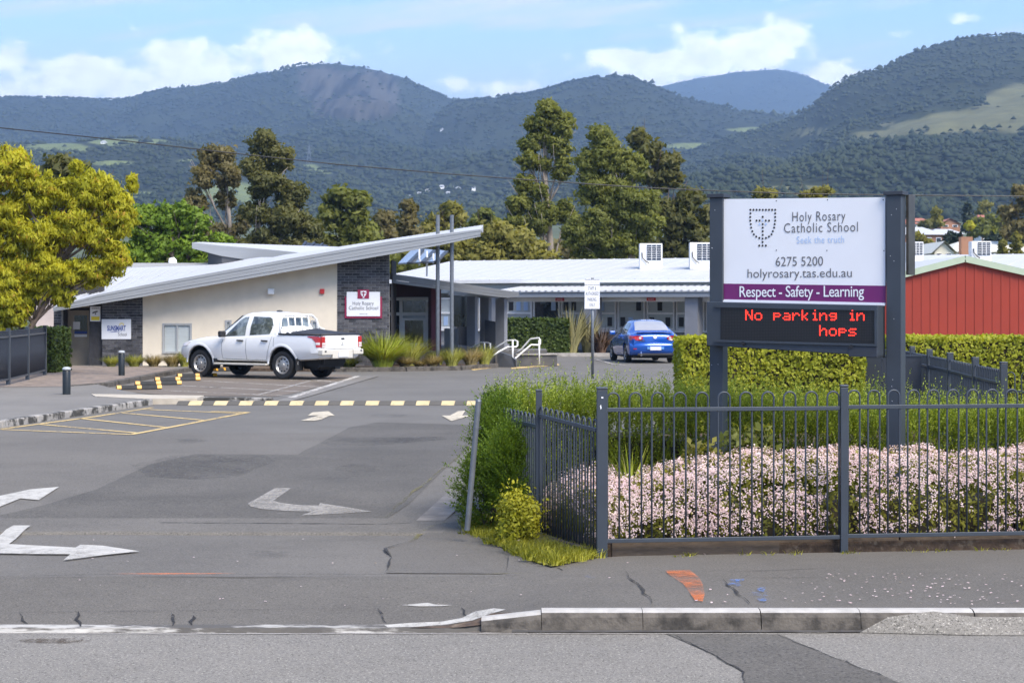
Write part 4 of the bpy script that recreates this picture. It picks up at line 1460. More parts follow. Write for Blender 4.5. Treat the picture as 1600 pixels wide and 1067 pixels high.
sg = tag(thing('sun_safety_sign', 'white wall sign with blue SunSmart lettering on the dark brick', 'sign', (fx(182), FP, fz(514))))
MB().box(fx(159), fx(205), FP - .035, FP - .014, fz(530), fz(498.5)).build('sign_panel', M['sign_white'], sg, bevel=.01)
wp3 = Plane((0, FP - .036, 0), (1, 0, 0))
wp3.text('lettering', 'SUNSMART', 167.5, 508.5, 196.5, 517, M['print_blue'], sg, bold=.03)
mb = MB()
wp3.slab(mb, [(167.5, 519.2), (180, 517.6), (190, 517.8), (180, 518.8)], .003)
mb.build('underline', M['print_blue'], sg)
wp3.text('lettering', 'School', 184.5, 519.5, 198, 524.8, M['print_grey'], sg)
mb = MB()
for k in range(7):
    a = math.pi * k / 6
    wp3.slab(mb, [(190 + math.cos(a) * 1.6, 508 - math.sin(a) * 1.6), (190 + math.cos(a + .2) * 4, 508 - math.sin(a + .2) * 4), (190 + math.cos(a - .2) * 4, 508 - math.sin(a - .2) * 4)][::-1], .002)
mb.build('sun_rays', M['print_yellow'], sg)

sg = tag(thing('camera_warning_sign', 'small white and yellow camera warning sign beside the side door', 'sign', (fx(149), FP, fz(490))))
wp4 = Plane((0, FP + .10, 0), (1, 0, 0))
mb = MB()
wp4.rect(mb, 141, 479, 157, 502, .02)
mb.build('sign_panel', M['sign_white'], sg)
mb = MB()
wp4.rect(mb, 142.5, 494.5, 155.5, 500.5, .004, .021)
mb.build('yellow_panel', M['print_yellow'], sg)
mb = MB()
wp4.slab(mb, [(144, 490), (145, 487.6), (152, 485.4), (153, 487.4)], .004, .021)
wp4.slab(mb, [(148, 491.5), (149, 489), (150, 489), (150, 491.5)], .004, .026)
mb.build('camera_symbol', M['print_black'], sg)
wp4.text('lettering', 'WARNING', 143, 480.4, 155, 482.8, M['print_black'], sg, off=.024)

# ---------------------------------------------------------------- long classroom block with verandah
U = Vector((.882, -.471, 0))
NB = Vector((.471, .882, 0))       # away from the camera
O0 = Vector((2.96, 77.9, 0))


def LB(s, t, z):
    return O0 + U * s + NB * t + Vector((0, 0, z))


lb = tag(thing('classroom_block', 'long low classroom block with white sheet roof and grey verandah columns', 'building', O0))
ROOF_Z0, RIDGE = 3.06, 4.10


def lbox(name, m, s0, s1, t0, t1, z0, z1, parent=None, **k):
    mb = MB().hexa([LB(s0, t0, z0), LB(s1, t0, z0), LB(s1, t1, z0), LB(s0, t1, z0)], [LB(s0, t0, z1), LB(s1, t0, z1), LB(s1, t1, z1), LB(s0, t1, z1)])
    return mb.build(name, m, parent or lb, **k)


SA, SB = -12.0, 30.0
mb = MB()
mb.add([LB(SA, 2.2, ROOF_Z0), LB(SB, 2.2, ROOF_Z0), LB(SB, 10, RIDGE), LB(SA, 10, RIDGE), LB(SA, 18, ROOF_Z0), LB(SB, 18, ROOF_Z0)], [(0, 1, 2, 3), (3, 2, 5, 4), (0, 3, 4), (1, 5, 2), (1, 0, 4, 5)])
mb.build('roof', M['roof_white'], lb)
mb = MB()
s = SA + .3
while s < SB:
    mb.beam(LB(s, 2.2, ROOF_Z0 + .006), LB(s, 10, RIDGE + .006), .05, .03)
    s += .76
mb.build('roof_ribs', M['roof_white'], lb)['kind'] = 'stuff'
M['eave'] = mat('pale_grey_eave', (.44, .49, .50), .6, var=.04)
lbox('eave_wall', M['eave'], SA, SB, 2.45, 2.6, 2.5, ROOF_Z0 - .05)
lbox('gutter', M['white'], SA, SB, 2.1, 2.32, ROOF_Z0 - .14, ROOF_Z0 - .004)
# verandah roof, its sheet edge and beam
mb = MB()
mb.add([LB(SA + 8, -.35, 2.55), LB(SB, -.35, 2.55), LB(SB, 2.44, 2.78), LB(SA + 8, 2.44, 2.78), LB(SA + 8, -.35, 2.50), LB(SB, -.35, 2.50), LB(SB, 2.44, 2.73), LB(SA + 8, 2.44, 2.73)], [(0, 1, 2, 3), (5, 4, 7, 6), (0, 4, 5, 1)])
mb.build('verandah_roof', M['roof_white'], lb)
mb = MB()
s = SA + 8
while s < SB:
    mb.beam(LB(s, -.37, 2.565), LB(s, 2.4, 2.79), .09, .035)
    s += .30
mb.build('verandah_sheet_ribs', M['roof_white'], lb)['kind'] = 'stuff'
lbox('verandah_beam', M['zinc'], SA + 8, SB, -.30, -.16, 2.30, 2.47)
lbox('verandah_fascia', M['white'], SA + 8, SB, .42, .5, 2.12, 2.29)
s = -4.42 * 2
cols = []
for k in range(7):
    s = 4.42 * (k - 1)
    lbox('column', M['col_grey'], s, s + .55, -.1, .42, 0, 2.3)
# back wall, windows, doors
lbox('wall', M['grey_wall'], SA, SB, 2.72, 2.95, -.1, .92)
lbox('wall', M['cream'], 5.05, SB, 2.70, 2.74, .93, 2.5)
M['inside_pale'] = mat('pale_room', (.42, .47, .48), .7, var=.2, scale=.8, col2=(.20, .23, .24), c2scale=1.4)
lbox('room_back_wall', M['inside_pale'], SA, SB, 5.2, 5.3, 0, 2.6)
lbox('window_sill', M['white'], SA, 4.95, 2.58, 2.72, .86, .96)
wx = []
s = SA + 3
while s < 4.8:
    wx.append(s)
    s += 1.32
for i, s in enumerate(wx):
    e = min(s + 1.26, 4.9)
    if e - s < .4:
        continue
    mb = MB()
    wf = .07

    def piece(a, b, z0, z1):
        mb.hexa([LB(a, 2.60, z0), LB(b, 2.60, z0), LB(b, 2.70, z0), LB(a, 2.70, z0)], [LB(a, 2.60, z1), LB(b, 2.60, z1), LB(b, 2.70, z1), LB(a, 2.70, z1)])
    piece(s, s + wf, .97, 2.3)
    piece(e - wf, e, .97, 2.3)
    piece(s + wf, e - wf, .97, 1.03)
    piece(s + wf, e - wf, 2.24, 2.3)
    two = (i % 3 != 1)
    if two:
        piece(s + wf, e - wf, 1.60, 1.68)
    fr = mb.build('window', M['white'], lb)
    for (z0, z1) in (((1.03, 1.60), (1.68, 2.24)) if two else ((1.03, 2.24),)):
        lbox('pane', M['blind_and_lit_room'] if two or i % 2 else M['glass'], s + wf, e - wf, 2.66, 2.68, z0, z1, fr)  # pale pane colour stands in for a bright room behind the glass
    for k in range(3):
        zz = random.choice([1.1, 1.75])
        lbox('poster', M['black'] if random.random() < .6 else M['print_pale'], s + .12 + k * .36, s + .33 + k * .36, 2.640, 2.655, zz, zz + .38, fr)
# cream door end with its little window
lbox('pane', M['glass'], 5.6, 6.15, 2.66, 2.69, 1.75, 2.3)
lbox('door', M['cream'], 5.45, 6.4, 2.64, 2.655, 0, 1.70)
lbox('door_lock', M['black'], 6.15, 6.28, 2.60, 2.635, .8, .92)
# end wall left
lbox('wall', M['grey_wall'], SA, SA + .2, 2.96, 17.5, 0, 2.95)
lbox('footing', M['concrete_d'], SA, SB, 1.5, 2.70, -.1, .10)
for k, (s, lab) in enumerate(((-1.55, 'small red notice hung under the verandah left of the parking sign'), (2.55, 'small red notice hung under the verandah above the blue car'))):
    r = tag(thing('hanging_notice', lab, 'sign', LB(s, .36, 2.2), group='red notices under the verandah'))
    mb = MB().hexa([LB(s + .02, .37, 2.15), LB(s + .40, .37, 2.15), LB(s + .40, .41, 2.15), LB(s + .02, .41, 2.15)], [LB(s + .02, .37, 2.28), LB(s + .40, .37, 2.28), LB(s + .40, .41, 2.28), LB(s + .02, .41, 2.28)])
    mb.build('red_panel', M['red_sign'], r)
    mb = MB().hexa([LB(s - .2, .37, 2.15), LB(s + .018, .37, 2.15), LB(s + .018, .41, 2.15), LB(s - .2, .41, 2.15)], [LB(s - .2, .37, 2.28), LB(s + .018, .37, 2.28), LB(s + .018, .41, 2.28), LB(s - .2, .41, 2.28)])
    mb.build('white_panel', M['sign_white'], r)
    mb = MB()
    mb.hexa([LB(s + .08, .362, 2.20), LB(s + .34, .362, 2.20), LB(s + .34, .368, 2.20), LB(s + .08, .368, 2.20)], [LB(s + .08, .362, 2.225), LB(s + .34, .362, 2.225), LB(s + .34, .368, 2.225), LB(s + .08, .368, 2.225)])
    mb.build('print_line', M['sign_white'], r)

# air conditioners along the ridge
M['ac_white'] = mat('ac_casing', (.74, .74, .72), .5, var=.05)
M['ac_fan'] = mat('ac_grille_dark', (.03, .045, .075), .5, var=.1)


def air_con(px0, px1, py0, py1, d, label):
    a, b = P(px0, py1, d), P(px1, py0, d)
    r = tag(thing('air_conditioner', label, 'air conditioner', (a.x, d, a.z), group='air conditioners on the classroom roof'))
    w, h = b.x - a.x, b.z - a.z
    MB().box(a.x, b.x, d, d + .5, a.z - .35, b.z).build('casing', M['ac_white'], r, bevel=.02)
    g0 = a.x + w * .32
    MB().box(g0, b.x - w * .06, d - .02, d - .003, a.z + h * .06, b.z - h * .08).build('fan_panel', M['ac_fan'], r)
    for k in range(1, 3):
        x = g0 + (b.x - w * .06 - g0) * k / 3
        MB().box(x - .012, x + .012, d - .035, d - .021, a.z + h * .06, b.z - h * .08).build('grille_bar', M['ac_white'], r)
    for k in range(1, 7):
        z = a.z + h * (.06 + .86 * k / 7)
        MB().box(g0, b.x - w * .06, d - .045, d - .036, z - .008, z + .008).build('grille_bar', M['ac_white'], r)
    MB().tube([(a.x + w * .1, d - .02, a.z + h * .5), (a.x + w * .12, d - .05, a.z + h * .2), (a.x + w * .28, d - .05, a.z - .02), (a.x + w * .4, d - .1, a.z - .08)], .02, 6).build('pipe', M['black'], r)


air_con(999.5, 1035, 380.5, 408, 83, 'white air conditioner standing alone on roof before dark gums')
air_con(1078, 1114, 379, 408, 81.5, 'white air conditioner half hidden by the left sign post')
air_con(1418, 1443, 378, 399, 74, 'white air conditioner just right of the right sign post')
air_con(1518, 1549, 377, 400, 72, 'white air conditioner above the red shed gable')

# solar panels
M['solar'] = mat('solar_glass', (.16, .18, .21), .12, var=.1, spec=.8)
M['solar_d'] = mat('solar_frame_dark', (.02, .022, .025), .4)
ar = tag(thing('solar_panels', 'tilted row of solar panels on legs behind the steel posts', 'solar panels', P(650, 410, 80)))
for k in range(3):
    x0 = 622 + k * 21
    q = [P(x0, 411 - k * 1, 79), P(x0 + 17, 410 - k, 78.5), P(x0 + 38 - k * 2, 389 + k * 1.5, 82.5), P(x0 + 23 - k * 2, 388 + k * 1, 83)]
    pn = MB().prism(q, (0, 0, -.06)).build('panel', M['solar'], ar)
    MB().beam(q[1] + Vector((0, 0, -.03)), q[2] + Vector((0, 0, -.03)), .16, .07).build('panel_edge', M['solar_d'], pn)
for (px, t, b) in ((655, 389, 415), (667, 392, 432), (686, 398, 414), (677, 396, 412)):
    MB().cyl(P(px, t, 80), P(px, b, 80), .04, n=8).build('support_leg', M['white'], ar)
ar = tag(thing('solar_panels', 'dark solar panels showing over the ridge of the entry roof', 'solar panels', P(485, 395, 76)))
for k in range(3):
    x0 = 462 + k * 13
    q = [P(x0, 402 - k * 2, 75), P(x0 + 11, 400 - k * 2, 75), P(x0 + 25, 380 + k * 1.5, 78), P(x0 + 16, 378.5 + k * 1.5, 78)]
    pn = MB().prism(q, (0, 0, -.06)).build('panel', M['solar_d'], ar)
    MB().beam(q[0] + Vector((0, 0, .02)), q[3] + Vector((0, 0, .02)), .10, .06).build('panel_edge', M['solar_d'], pn)

# roof and dish behind the left end
r = tag(thing('low_building', 'low building with pale roof and red brick seen behind the tree', 'building', P(170, 430, 72)))
MB().box(P(48, 0, 72).x, P(330, 0, 72).x, 72, 80, 0, 3.15).build('wall', mat('pale_pink_wall', (.52, .44, .40), .85, var=.08), r)
MB().box(P(182, 0, 71.9).x, P(206, 0, 71.9).x, 71.9, 71.99, 2.7, 3.14).build('brick_wall', mat('red_brick', (.32, .10, .06), .85, var=.2), r)
MB().box(P(60, 0, 71.4).x, P(332, 0, 71.4).x, 71.4, 80, 3.152, 3.55).build('roof', M['roof_white'], r)
r = tag(thing('satellite_dish', 'small white satellite dish on the low roof left of the entry', 'satellite dish', P(267, 416, 72)))
c = P(270, 409, 72)
MB().obox(c, (.10, -.02, .02), (0, .03, 0), (-.05, 0, .15)).lathe([(0, .0), (.12, .02), (.16, .06), (.15, .06), (0, .02)], c + Vector((0, -.1, 0)), 'Y', 16).build('dish', M['white'], r)
MB().cyl(P(267, 417, 72), c, .025, n=8).build('mast', M['galv'], r)

# ---------------------------------------------------------------- red shed
M['red_sheet'] = mat('red_steel_sheet', (.28, .027, .009), .55, var=.06, scale=1.2)
M['sage'] = mat('sage_green_trim', (.40, .47, .34), .5, var=.04)
D = 52.0
sh_ = tag(thing('red_shed', 'red corrugated steel shed with sage green gable trim', 'shed', P(1507, 476, D)))
sx = lambda px: (px - 800) * D / 3000
sz = lambda py: 2 + (476 - py) * D / 3000
gable = [(1310, 459), (1507, 409), (1760, 466)]
xa, xm, xb = sx(1310), sx(1507), sx(1760)
za, zm, zb2 = sz(457), sz(407), sz(464)
MB().prism([(xa, D, -.1), (xb, D, -.1), (xb, D, zb2), (xm, D, zm), (xa, D, za)], (0, .1, 0)).build('wall', M['red_sheet'], sh_)
ribs = MB()
x = xa + .12
k = 0
while x < xb - .1:
    t = float(np.interp(x, [xa, xm, xb], [za, zm, zb2]))
    w = .035
    pan = MB().prism([(x - w, D - .001, .0), (x + w, D - .001, 0), (x + w, D - .001, t - .05), (x - w, D - .001, t - .05)], (0, -.012, 0)).build('sheet_rib', M['red_sheet'], sh_)
    x += .24
    k += 1
for (p, q) in (((sx(1309), D - .06, sz(455)), (xm, D - .06, sz(404.5))), ((xm, D - .06, sz(404.5)), (sx(1762), D - .06, sz(462)))):
    MB().beam(p, q, .10, .17).build('barge_board', M['sage'], sh_)
MB().add([(xa - .1, D - .08, za + .06), (xm, D - .08, zm + .12), (xm, D + 14, zm + .12), (xa - .1, D + 14, za + .06)], [(0, 1, 2, 3)]).add([(xm, D - .08, zm + .12), (xb + .1, D - .08, zb2 + .06), (xb + .1, D + 14, zb2 + .06), (xm, D + 14, zm + .12)], [(0, 1, 2, 3)]).build('roof', M['roof_white'], sh_)

# ---------------------------------------------------------------- houses behind
M['terracotta'] = mat('terracotta_roof', (.36, .13, .08), .8, var=.2, scale=1)
M['brick_house'] = mat('orange_brick', (.34, .17, .10), .85, var=.15, scale=1)
M['cream_roof'] = mat('cream_roof', (.62, .60, .50), .6, var=.05)


def house(label, px0, px1, py_base, py_eave, py_ridge, d, wall, roof, gable_front=False, nwin=3, depth=7.0, rz=.0):
    a, b = P(px0, py_base, d), P(px1, py_eave, d)
    ridge = 2 + (476 - py_ridge) * (d + depth / 2) / 3000
    r = tag(thing('house', label, 'house', (a.x, d, a.z)))
    z0, z1 = a.z - 4, b.z
    x0, x1 = a.x, b.x
    e = .3
    if gable_front:
        xm = (x0 + x1) / 2
        MB().prism([(x0, d, z0), (x1, d, z0), (x1, d, z1), (xm, d, ridge), (x0, d, z1)], (0, depth, 0)).build('wall', wall, r)
        MB().add([(x0 - e, d - e, z1 - .1), (xm, d - e, ridge + .12), (xm, d + depth + e, ridge + .12), (x0 - e, d + depth + e, z1 - .1), (x1 + e, d - e, z1 - .1), (x1 + e, d + depth + e, z1 - .1)], [(0, 1, 2, 3), (1, 4, 5, 2)]).build('roof', roof, r)
    else:
        MB().box(x0, x1, d, d + depth, z0, z1).build('wall', wall, r)
        ym = d + depth / 2
        h = min(depth / 2, (x1 - x0) * .3)
        MB().add([(x0 - e, d - e, z1 + .01), (x1 + e, d - e, z1 + .01), (x1 + e, d + depth + e, z1 + .01), (x0 - e, d + depth + e, z1 + .01), (x0 - e + h, ym, ridge), (x1 + e - h, ym, ridge)], [(0, 1, 5, 4), (1, 2, 5), (2, 3, 4, 5), (3, 0, 4), (3, 2, 1, 0)]).build('roof', roof, r)
    hh = max(.3, z1 - a.z)
    for k in range(nwin):
        xw = x0 + (x1 - x0) * (k + .5) / nwin
        ww = (x1 - x0) / nwin * .28
        zc = z1 - hh * .5
        f = MB().box(xw - ww, xw + ww, d - .05, d - .005, zc - hh * .28, zc + hh * .28).build('window', M['white'], r)
        MB().box(xw - ww * .8, xw + ww * .8, d - .08, d - .052, zc - hh * .22, zc + hh * .22).build('pane', M['glass'], f)
    return r


house('cream gabled house wall left of a brick chimney', 1460, 1490, 402, 394, 382, 150, M['cream'], M['cream_roof'], True, 2, 9)
r = house('long cream roofed house with a red brick chimney', 1486, 1640, 402, 394, 377, 156, M['cream'], M['cream_roof'], False, 4, 12)
c = P(1511, 377, 152)
MB().box(c.x - .45, c.x + .45, 152, 152.9, c.z - 1.2, c.z + .35).build('chimney', M['brick_house'], r)
house('long brick house under a white roof left of the cream house', 1400, 1474, 385, 367, 355, 210, M['brick_house'], M['roof_white'], False, 5, 10)
house('pale brick house with white roof behind the dark pine', 1462, 1505, 372, 366, 358, 240, M['brick_house'], M['roof_white'], False, 3, 8)
house('terracotta roofed house nearest to the sign post', 1400, 1434, 358, 350, 343, 300, M['cream'], M['terracotta'], False, 3, 9)
house('small terracotta roofed house right of the first', 1432, 1452, 352, 346, 341, 310, M['cream'], M['terracotta'], False, 2, 8)
house('red roofed house with pale skillion edge below the pine', 1470, 1500, 356, 350, 344, 320, M['brick_house'], M['terracotta'], True, 2, 8)
house('white house with orange roof among the trees on the right', 1533, 1550, 349, 342, 336, 340, M['white'], M['terracotta'], False, 2, 8)
# tiny houses on the far slope
k = 0
for (px, py, w) in ((690, 291, 8), (704, 292, 10), (716, 294, 8), (668, 297, 7), (728, 298, 6), (770, 316, 9), (690, 201, 5), (655, 301, 6), (740, 293, 6), (160, 222, 6), (640, 306, 6), (700, 301, 6)):
    d = hill_depth(px, py + 2) - 8
    lab = {0: 'leftmost tiny white house of the cluster above the steel posts', 2: 'tiny white house in the middle of the far cluster', 5: 'wider tiny white house alone just left of the tallest gum', 1: 'wide tiny white house second from the left in the far cluster', 3: 'tiny white house low at the left end of the far cluster', 4: 'tiny white house at the right end of the far cluster', 7: 'tiny white house lowest above the left steel post', 10: 'tiny white house apart from the cluster beyond the slim tree', 11: 'tiny white house just below the middle of the far cluster', 8: 'tiny white house furthest right in the far cluster row', 6: 'tiny white house high on the far slope in a clearing', 9: 'tiny white house beside the far left pastures'}.get(k, 'tiny white house in the scattered cluster on the far slope')
    house(lab, px - w / 2, px + w / 2, py + 2, py, py - 2, d, M['white'], M['roof_white'], False, 1, 14)['group'] = 'tiny houses on the far slope'
    k += 1
r = tag(thing('power_pylon', 'slender steel power pylon standing on the far forested slope', 'pylon', P(483, 258, hill_depth(483, 258) - 5)))
mb = MB()
PD = hill_depth(483, 258) - 5
b_, t_ = P(483, 260, PD), P(483, 226, PD)
for sx_ in (-2.6, 2.6):
    mb.beam((b_.x + sx_, PD, b_.z), (t_.x, PD, t_.z), .5, .5)
mb.build('tower_legs', M['galv'], r)
for k in range(3):
    z = t_.z - 1.5 - k * 3
    MB().beam((t_.x - 3, PD, z), (t_.x + 3, PD, z), .4, .4).build('cross_arm', M['galv'], r)
for k in range(4):
    t0, t1 = k / 4, (k + 1) / 4
    w0, w1 = 2.6 * (1 - t0), 2.6 * (1 - t1)
    z0, z1 = b_.z + (t_.z - b_.z) * t0, b_.z + (t_.z - b_.z) * t1
    MB().beam((b_.x - w0, PD, z0), (b_.x + w1, PD, z1), .3, .3).beam((b_.x + w0, PD + .1, z0), (b_.x - w1, PD + .1, z1), .3, .3).build('brace', M['galv'], r)
# overhead cable
pts = []
for (px, py) in ((-500, 148), (0, 200), (175, 218), (350, 238), (525, 257), (700, 272), (850, 283), (1000, 293), (1125, 298.5), (1250, 303), (1400, 305), (1600, 307), (2100, 304)):
    pts.append(P(px, py, 45))
tag(MB().tube(pts, .014, 6).build('overhead_cable', M['black']), 'thin black overhead cable sagging across the view before the hills', 'cable')

# ---------------------------------------------------------------- the school sign
M['slate'] = mat('slate_blue_steel', (.042, .052, .066), .45, metal=.1, var=.08, scale=3, spec=.5)
M['slate_d'] = mat('slate_blue_dark', (.030, .036, .048), .5, var=.06)
M['purple'] = mat('purple_print', (.145, .012, .115), .5, var=.03)
M['led_black'] = mat('display_black', (.008, .008, .009), .35, var=.2, spec=.5)
M['led_off'] = mat('unlit_lamp', (.035, .033, .035), .4, var=0)
M['led_on'] = mat('lit_red_lamp', (.3, .02, .01), .4, var=0, emit=(1.0, .030, .015, 1.5))
M['screw'] = mat('screw_head', (.10, .10, .11), .5, metal=.5, var=0)
A, B = P(1126, 476, 18.06), P(1384, 476, 17.30)
sgp = Plane((A.x, A.y, 0), B - A)
u, n, w = sgp.u, sgp.n, sgp.w
sign = tag(thing('school_sign', 'tall slate grey school sign with white panel, purple band and red lettered display', 'sign', ((A.x + B.x) / 2, (A.y + B.y) / 2, 0)))


def post(p0, p1, top, hw, off):
    a = sgp.at(p0, top, off)
    b = sgp.at(p1, top, off)
    c = (a + b) / 2
    hw = (b - a).length / 2
    mb = MB().obox((c.x - n.x * hw, c.y - n.y * hw, c.z / 2 - .05), u * hw, n * hw, w * (c.z / 2 + .05))
    o = mb.build('post', M['slate'], sign, bevel=.006)
    MB().obox((c.x - n.x * hw, c.y - n.y * hw, c.z + .018), u * (hw + .02), n * (hw + .02), w * .018).build('post_cap', M['slate_d'], o, bevel=.004)
    mb = MB()
    for k in range(9):
        p = c + n * .002 + u * random.uniform(-hw * .8, hw * .8) + w * (random.uniform(-2.6, -.1))
        mb.obox(p, u * .002, n * .001, w * .003)
    mb.build('chipped_paint', M['sign_white'], o)['kind'] = 'stuff'
    return c, hw


cl, hl = post(1108.5, 1129, 309, 0, .0)
cr, hr = post(1384.5, 1408, 305, 0, .0)
# front board
pan = sgp.slab(MB(), [(1126, 474), (1384.3, 474.5), (1384.3, 308.5), (1126, 311.5)], .02, -.05).build('sign_panel', M['sign_white'], sign)
FT = -.05 + .02
sgp.slab(MB(), [(1126, 467.5), (1384.2, 473), (1384.2, 446.5), (1126, 443)], .003, FT).build('purple_band', M['purple'], pan)
sgp.slab(MB(), [(1124, 472), (1384.3, 477.5), (1384.3, 474), (1124, 469)], .03, -.04).build('lower_trim', M['sign_white'], sign)
back = sgp.slab(MB(), [(1128, 440), (1400, 440), (1400, 309.5), (1128, 312)], .05, -.34).build('back_panel', M['slate'], sign)
M['bare'] = mat('stained_steel', (.085, .075, .062), .35, metal=.6, var=.35, scale=4)
p0, p1 = sgp.at(1406.0, 430, -.30), sgp.at(1406.0, 306, -.30)
MB().obox((cr.x + u.x * .084 - n.x * .24, cr.y + u.y * .084 - n.y * .24, (p0.z + p1.z) / 2), u * .012, n * .10, w * (p1.z - p0.z) / 2).build('back_panel_edge', M['bare'], sign)
mb = MB()
for (x, y) in ((1130.5, 314), (1213, 314), (1293, 312.5), (1380, 312.5), (1129.5, 390.5), (1213, 391), (1292, 391.5), (1381, 392), (1131, 464), (1379, 469)):
    sgp.disc(mb, x, y, .006, FT + .003, 8)
mb.build('screw', M['screw'], pan)
e = FT + .004
sgp.text('lettering', 'Holy Rosary', 1238, 331.5, 1321, 351, M['print_grey'], pan, off=e, spacing=1.12, bold=-.002)
sgp.text('lettering', 'Catholic School', 1225, 349, 1340.5, 364, M['print_grey'], pan, off=e, spacing=1.12, bold=-.002)
sgp.text('motto', 'Seek the truth', 1245, 369.5, 1319, 380.5, M['print_pale'], pan, off=e, spacing=1.1, bold=.0)
sgp.text('phone_number', '6275 5200', 1212, 401.5, 1286, 416, M['print_grey'], pan, off=e, bold=-.003)
sgp.text('web_address', 'holyrosary.tas.edu.au', 1168, 420.5, 1331, 438.5, M['print_grey'], pan, off=e, bold=-.003)
sgp.text('values_lettering', 'Respect - Safety - Learning', 1155.5, 447, 1350, 469.5, M['sign_white'], pan, off=e + .004, spacing=.95, bold=.006)
# shield of dots
mb, mbb = MB(), MB()


def dpt(cx, cy, blue=False):
    sgp.disc(mbb if blue else mb, 1080 + cx * 180 / 1600, 290 + cy * 110 / 978, .0100, e, 12)


for k in range(9):
    dpt(822 + (1167 - 822) * k / 8, 338)
for (x, y) in ((822, 387), (820, 438), (820, 487), (827, 537), (832, 585), (849, 635), (870, 678), (903, 709), (946, 728), (1038, 728), (1080, 709), (1115, 678), (1134, 635), (1152, 585), (1159, 537), (1166, 487), (1166, 438), (1166, 387), (993, 435), (907, 487), (950, 487), (1036, 487), (1080, 487), (993, 537), (993, 585), (993, 635), (993, 686), (991, 736), (991, 785), (945, 834), (991, 834), (1037, 834)):
    dpt(x, y)
for (x, y) in ((993, 487), (950, 537), (1037, 537)):
    dpt(x, y, True)
mb.build('crest_dots', M['print_black'], pan)
mbb.build('crest_dots', M['print_pale'], pan)

# message display
CO = .16
cab = sgp.slab(MB(), [(1118, 539), (1383, 555.5), (1383, 477), (1118, 471.5)], .22, CO - .22).build('display_cabinet', M['slate'], sign, bevel=.006)
sgp.slab(MB(), [(1126, 531.5), (1369, 538), (1369, 485), (1126, 479.5)], .004, CO).build('display_face', M['led_black'], cab)
for (pts) in ([(1118, 480), (1371, 485.5), (1371, 482), (1118, 476.5)], [(1118, 534), (1371, 541), (1371, 537.5), (1118, 530.5)], [(1367.5, 537.2), (1371, 537.3), (1371, 485.7), (1367.5, 485.6)]):
    sgp.slab(MB(), pts, .02, CO).build('display_rim', M['slate'], cab)
sgp.slab(MB(), [(1339, 556), (1383, 557.5), (1383, 541), (1339, 540)], .24, CO - .23).build('control_box', M['slate_d'], sign, bevel=.004)
for (x, y) in ((1162, 536), (1331, 541.5)):
    c = sgp.at(x, y, CO)
    MB().cyl(c, c + n * .02, .018).build('bolt', M['black'], cab)

FONT = {
    'N': ['10001', '11001', '11001', '10101', '10011', '10011', '10001'], 'o': ['00000', '00000', '01110', '10001', '10001', '10001', '01110'],
    'p': ['00000', '00000', '11110', '10001', '11110', '10000', '10000'], 'a': ['00000', '00000', '01110', '00001', '01111', '10001', '01111'],
    'r': ['00000', '00000', '10110', '11001', '10000', '10000', '10000'], 'k': ['10000', '10000', '10010', '10100', '11000', '10100', '10010'],
    'i': ['00100', '00000', '01100', '00100', '00100', '00100', '01110'], 'n': ['00000', '00000', '10110', '11001', '10001', '10001', '10001'],
    'g': ['00000', '00000', '01111', '10001', '01111', '00001', '01110'], 'h': ['10000', '10000', '10110', '11001', '10001', '10001', '10001'],
    's': ['00000', '00000', '01111', '10000', '01110', '00001', '11110'], ' ': ['00000'] * 7}
COLS, ROWS = 96, 21
tl, tr2, bl = sgp.at(1128.5, 481.5, CO + .006), sgp.at(1366.5, 486.8, CO + .006), sgp.at(1128.5, 530.3, CO + .006)
dw = (Vector((tr2.x - tl.x, tr2.y - tl.y, 0))) / COLS
# the face is level: rows run level, the slope in the picture is perspective
dh = Vector((0, 0, (bl.z - tl.z))) / ROWS
tl = Vector((tl.x, tl.y, tl.z))
lit = set()


def write(body, col, row):
    for ch in body:
        g = FONT[ch]
        for r in range(7):
            for c in range(5):
                if g[r][c] == '1':
                    lit.add((col + c, row + r))
        col += 6 if ch not in 'i' else 5


write('No parking in', 15, 1)
write('hops', 62, 11)
mon, mof = MB(), MB()
for r in range(ROWS):
    for c in range(COLS):
        q = tl + dw * (c + .5) + dh * (r + .5)
        on = (c, r) in lit
        rr = dw.length * (.46 if on else .30)
        k = 8 if on else 4
        (mon if on else mof).add([q + (n * .002 if on else n * 0) + u * math.cos(2 * math.pi * j / k) * rr + w * math.sin(2 * math.pi * j / k) * rr for j in range(k)], [tuple(range(k))])
mon.build('lit_lamps', M['led_on'], cab)['kind'] = 'stuff'
mof.build('unlit_lamps', M['led_off'], cab)['kind'] = 'stuff'

# ---------------------------------------------------------------- front fence
fence = tag(thing('loop_top_fence', 'slate blue loop top steel fence along the footpath before pink flowers', 'fence', (.70, 15.23, 0)))
FA, FU = Vector((.715, 15.25, 0)), Vector((4.19 - .70, .47, 0)).normalized()
ZT, ZB, ZH = 1.165, .125, 1.30
R_BAR = .0078


def hoop_mesh(wd, zb, zt, name):
    r = wd / 2
    pts = [(-r, 0, zb), (-r, 0, zb + (zt - zb) * .5), (-r, 0, zt - r)] + [(-r * math.cos(math.pi * k / 8), 0, zt - r + r * math.sin(math.pi * k / 8)) for k in range(1, 8)] + [(r, 0, zt - r), (r, 0, zb + (zt - zb) * .5), (r, 0, zb)]
    mb = MB().tube(pts, R_BAR, 8)
    return mb.mesh(name, M['slate'], smooth=True)


HM_F = hoop_mesh(.097, ZB - .01, ZH, 'loop_picket')
yaw = math.atan2(FU.y, FU.x)


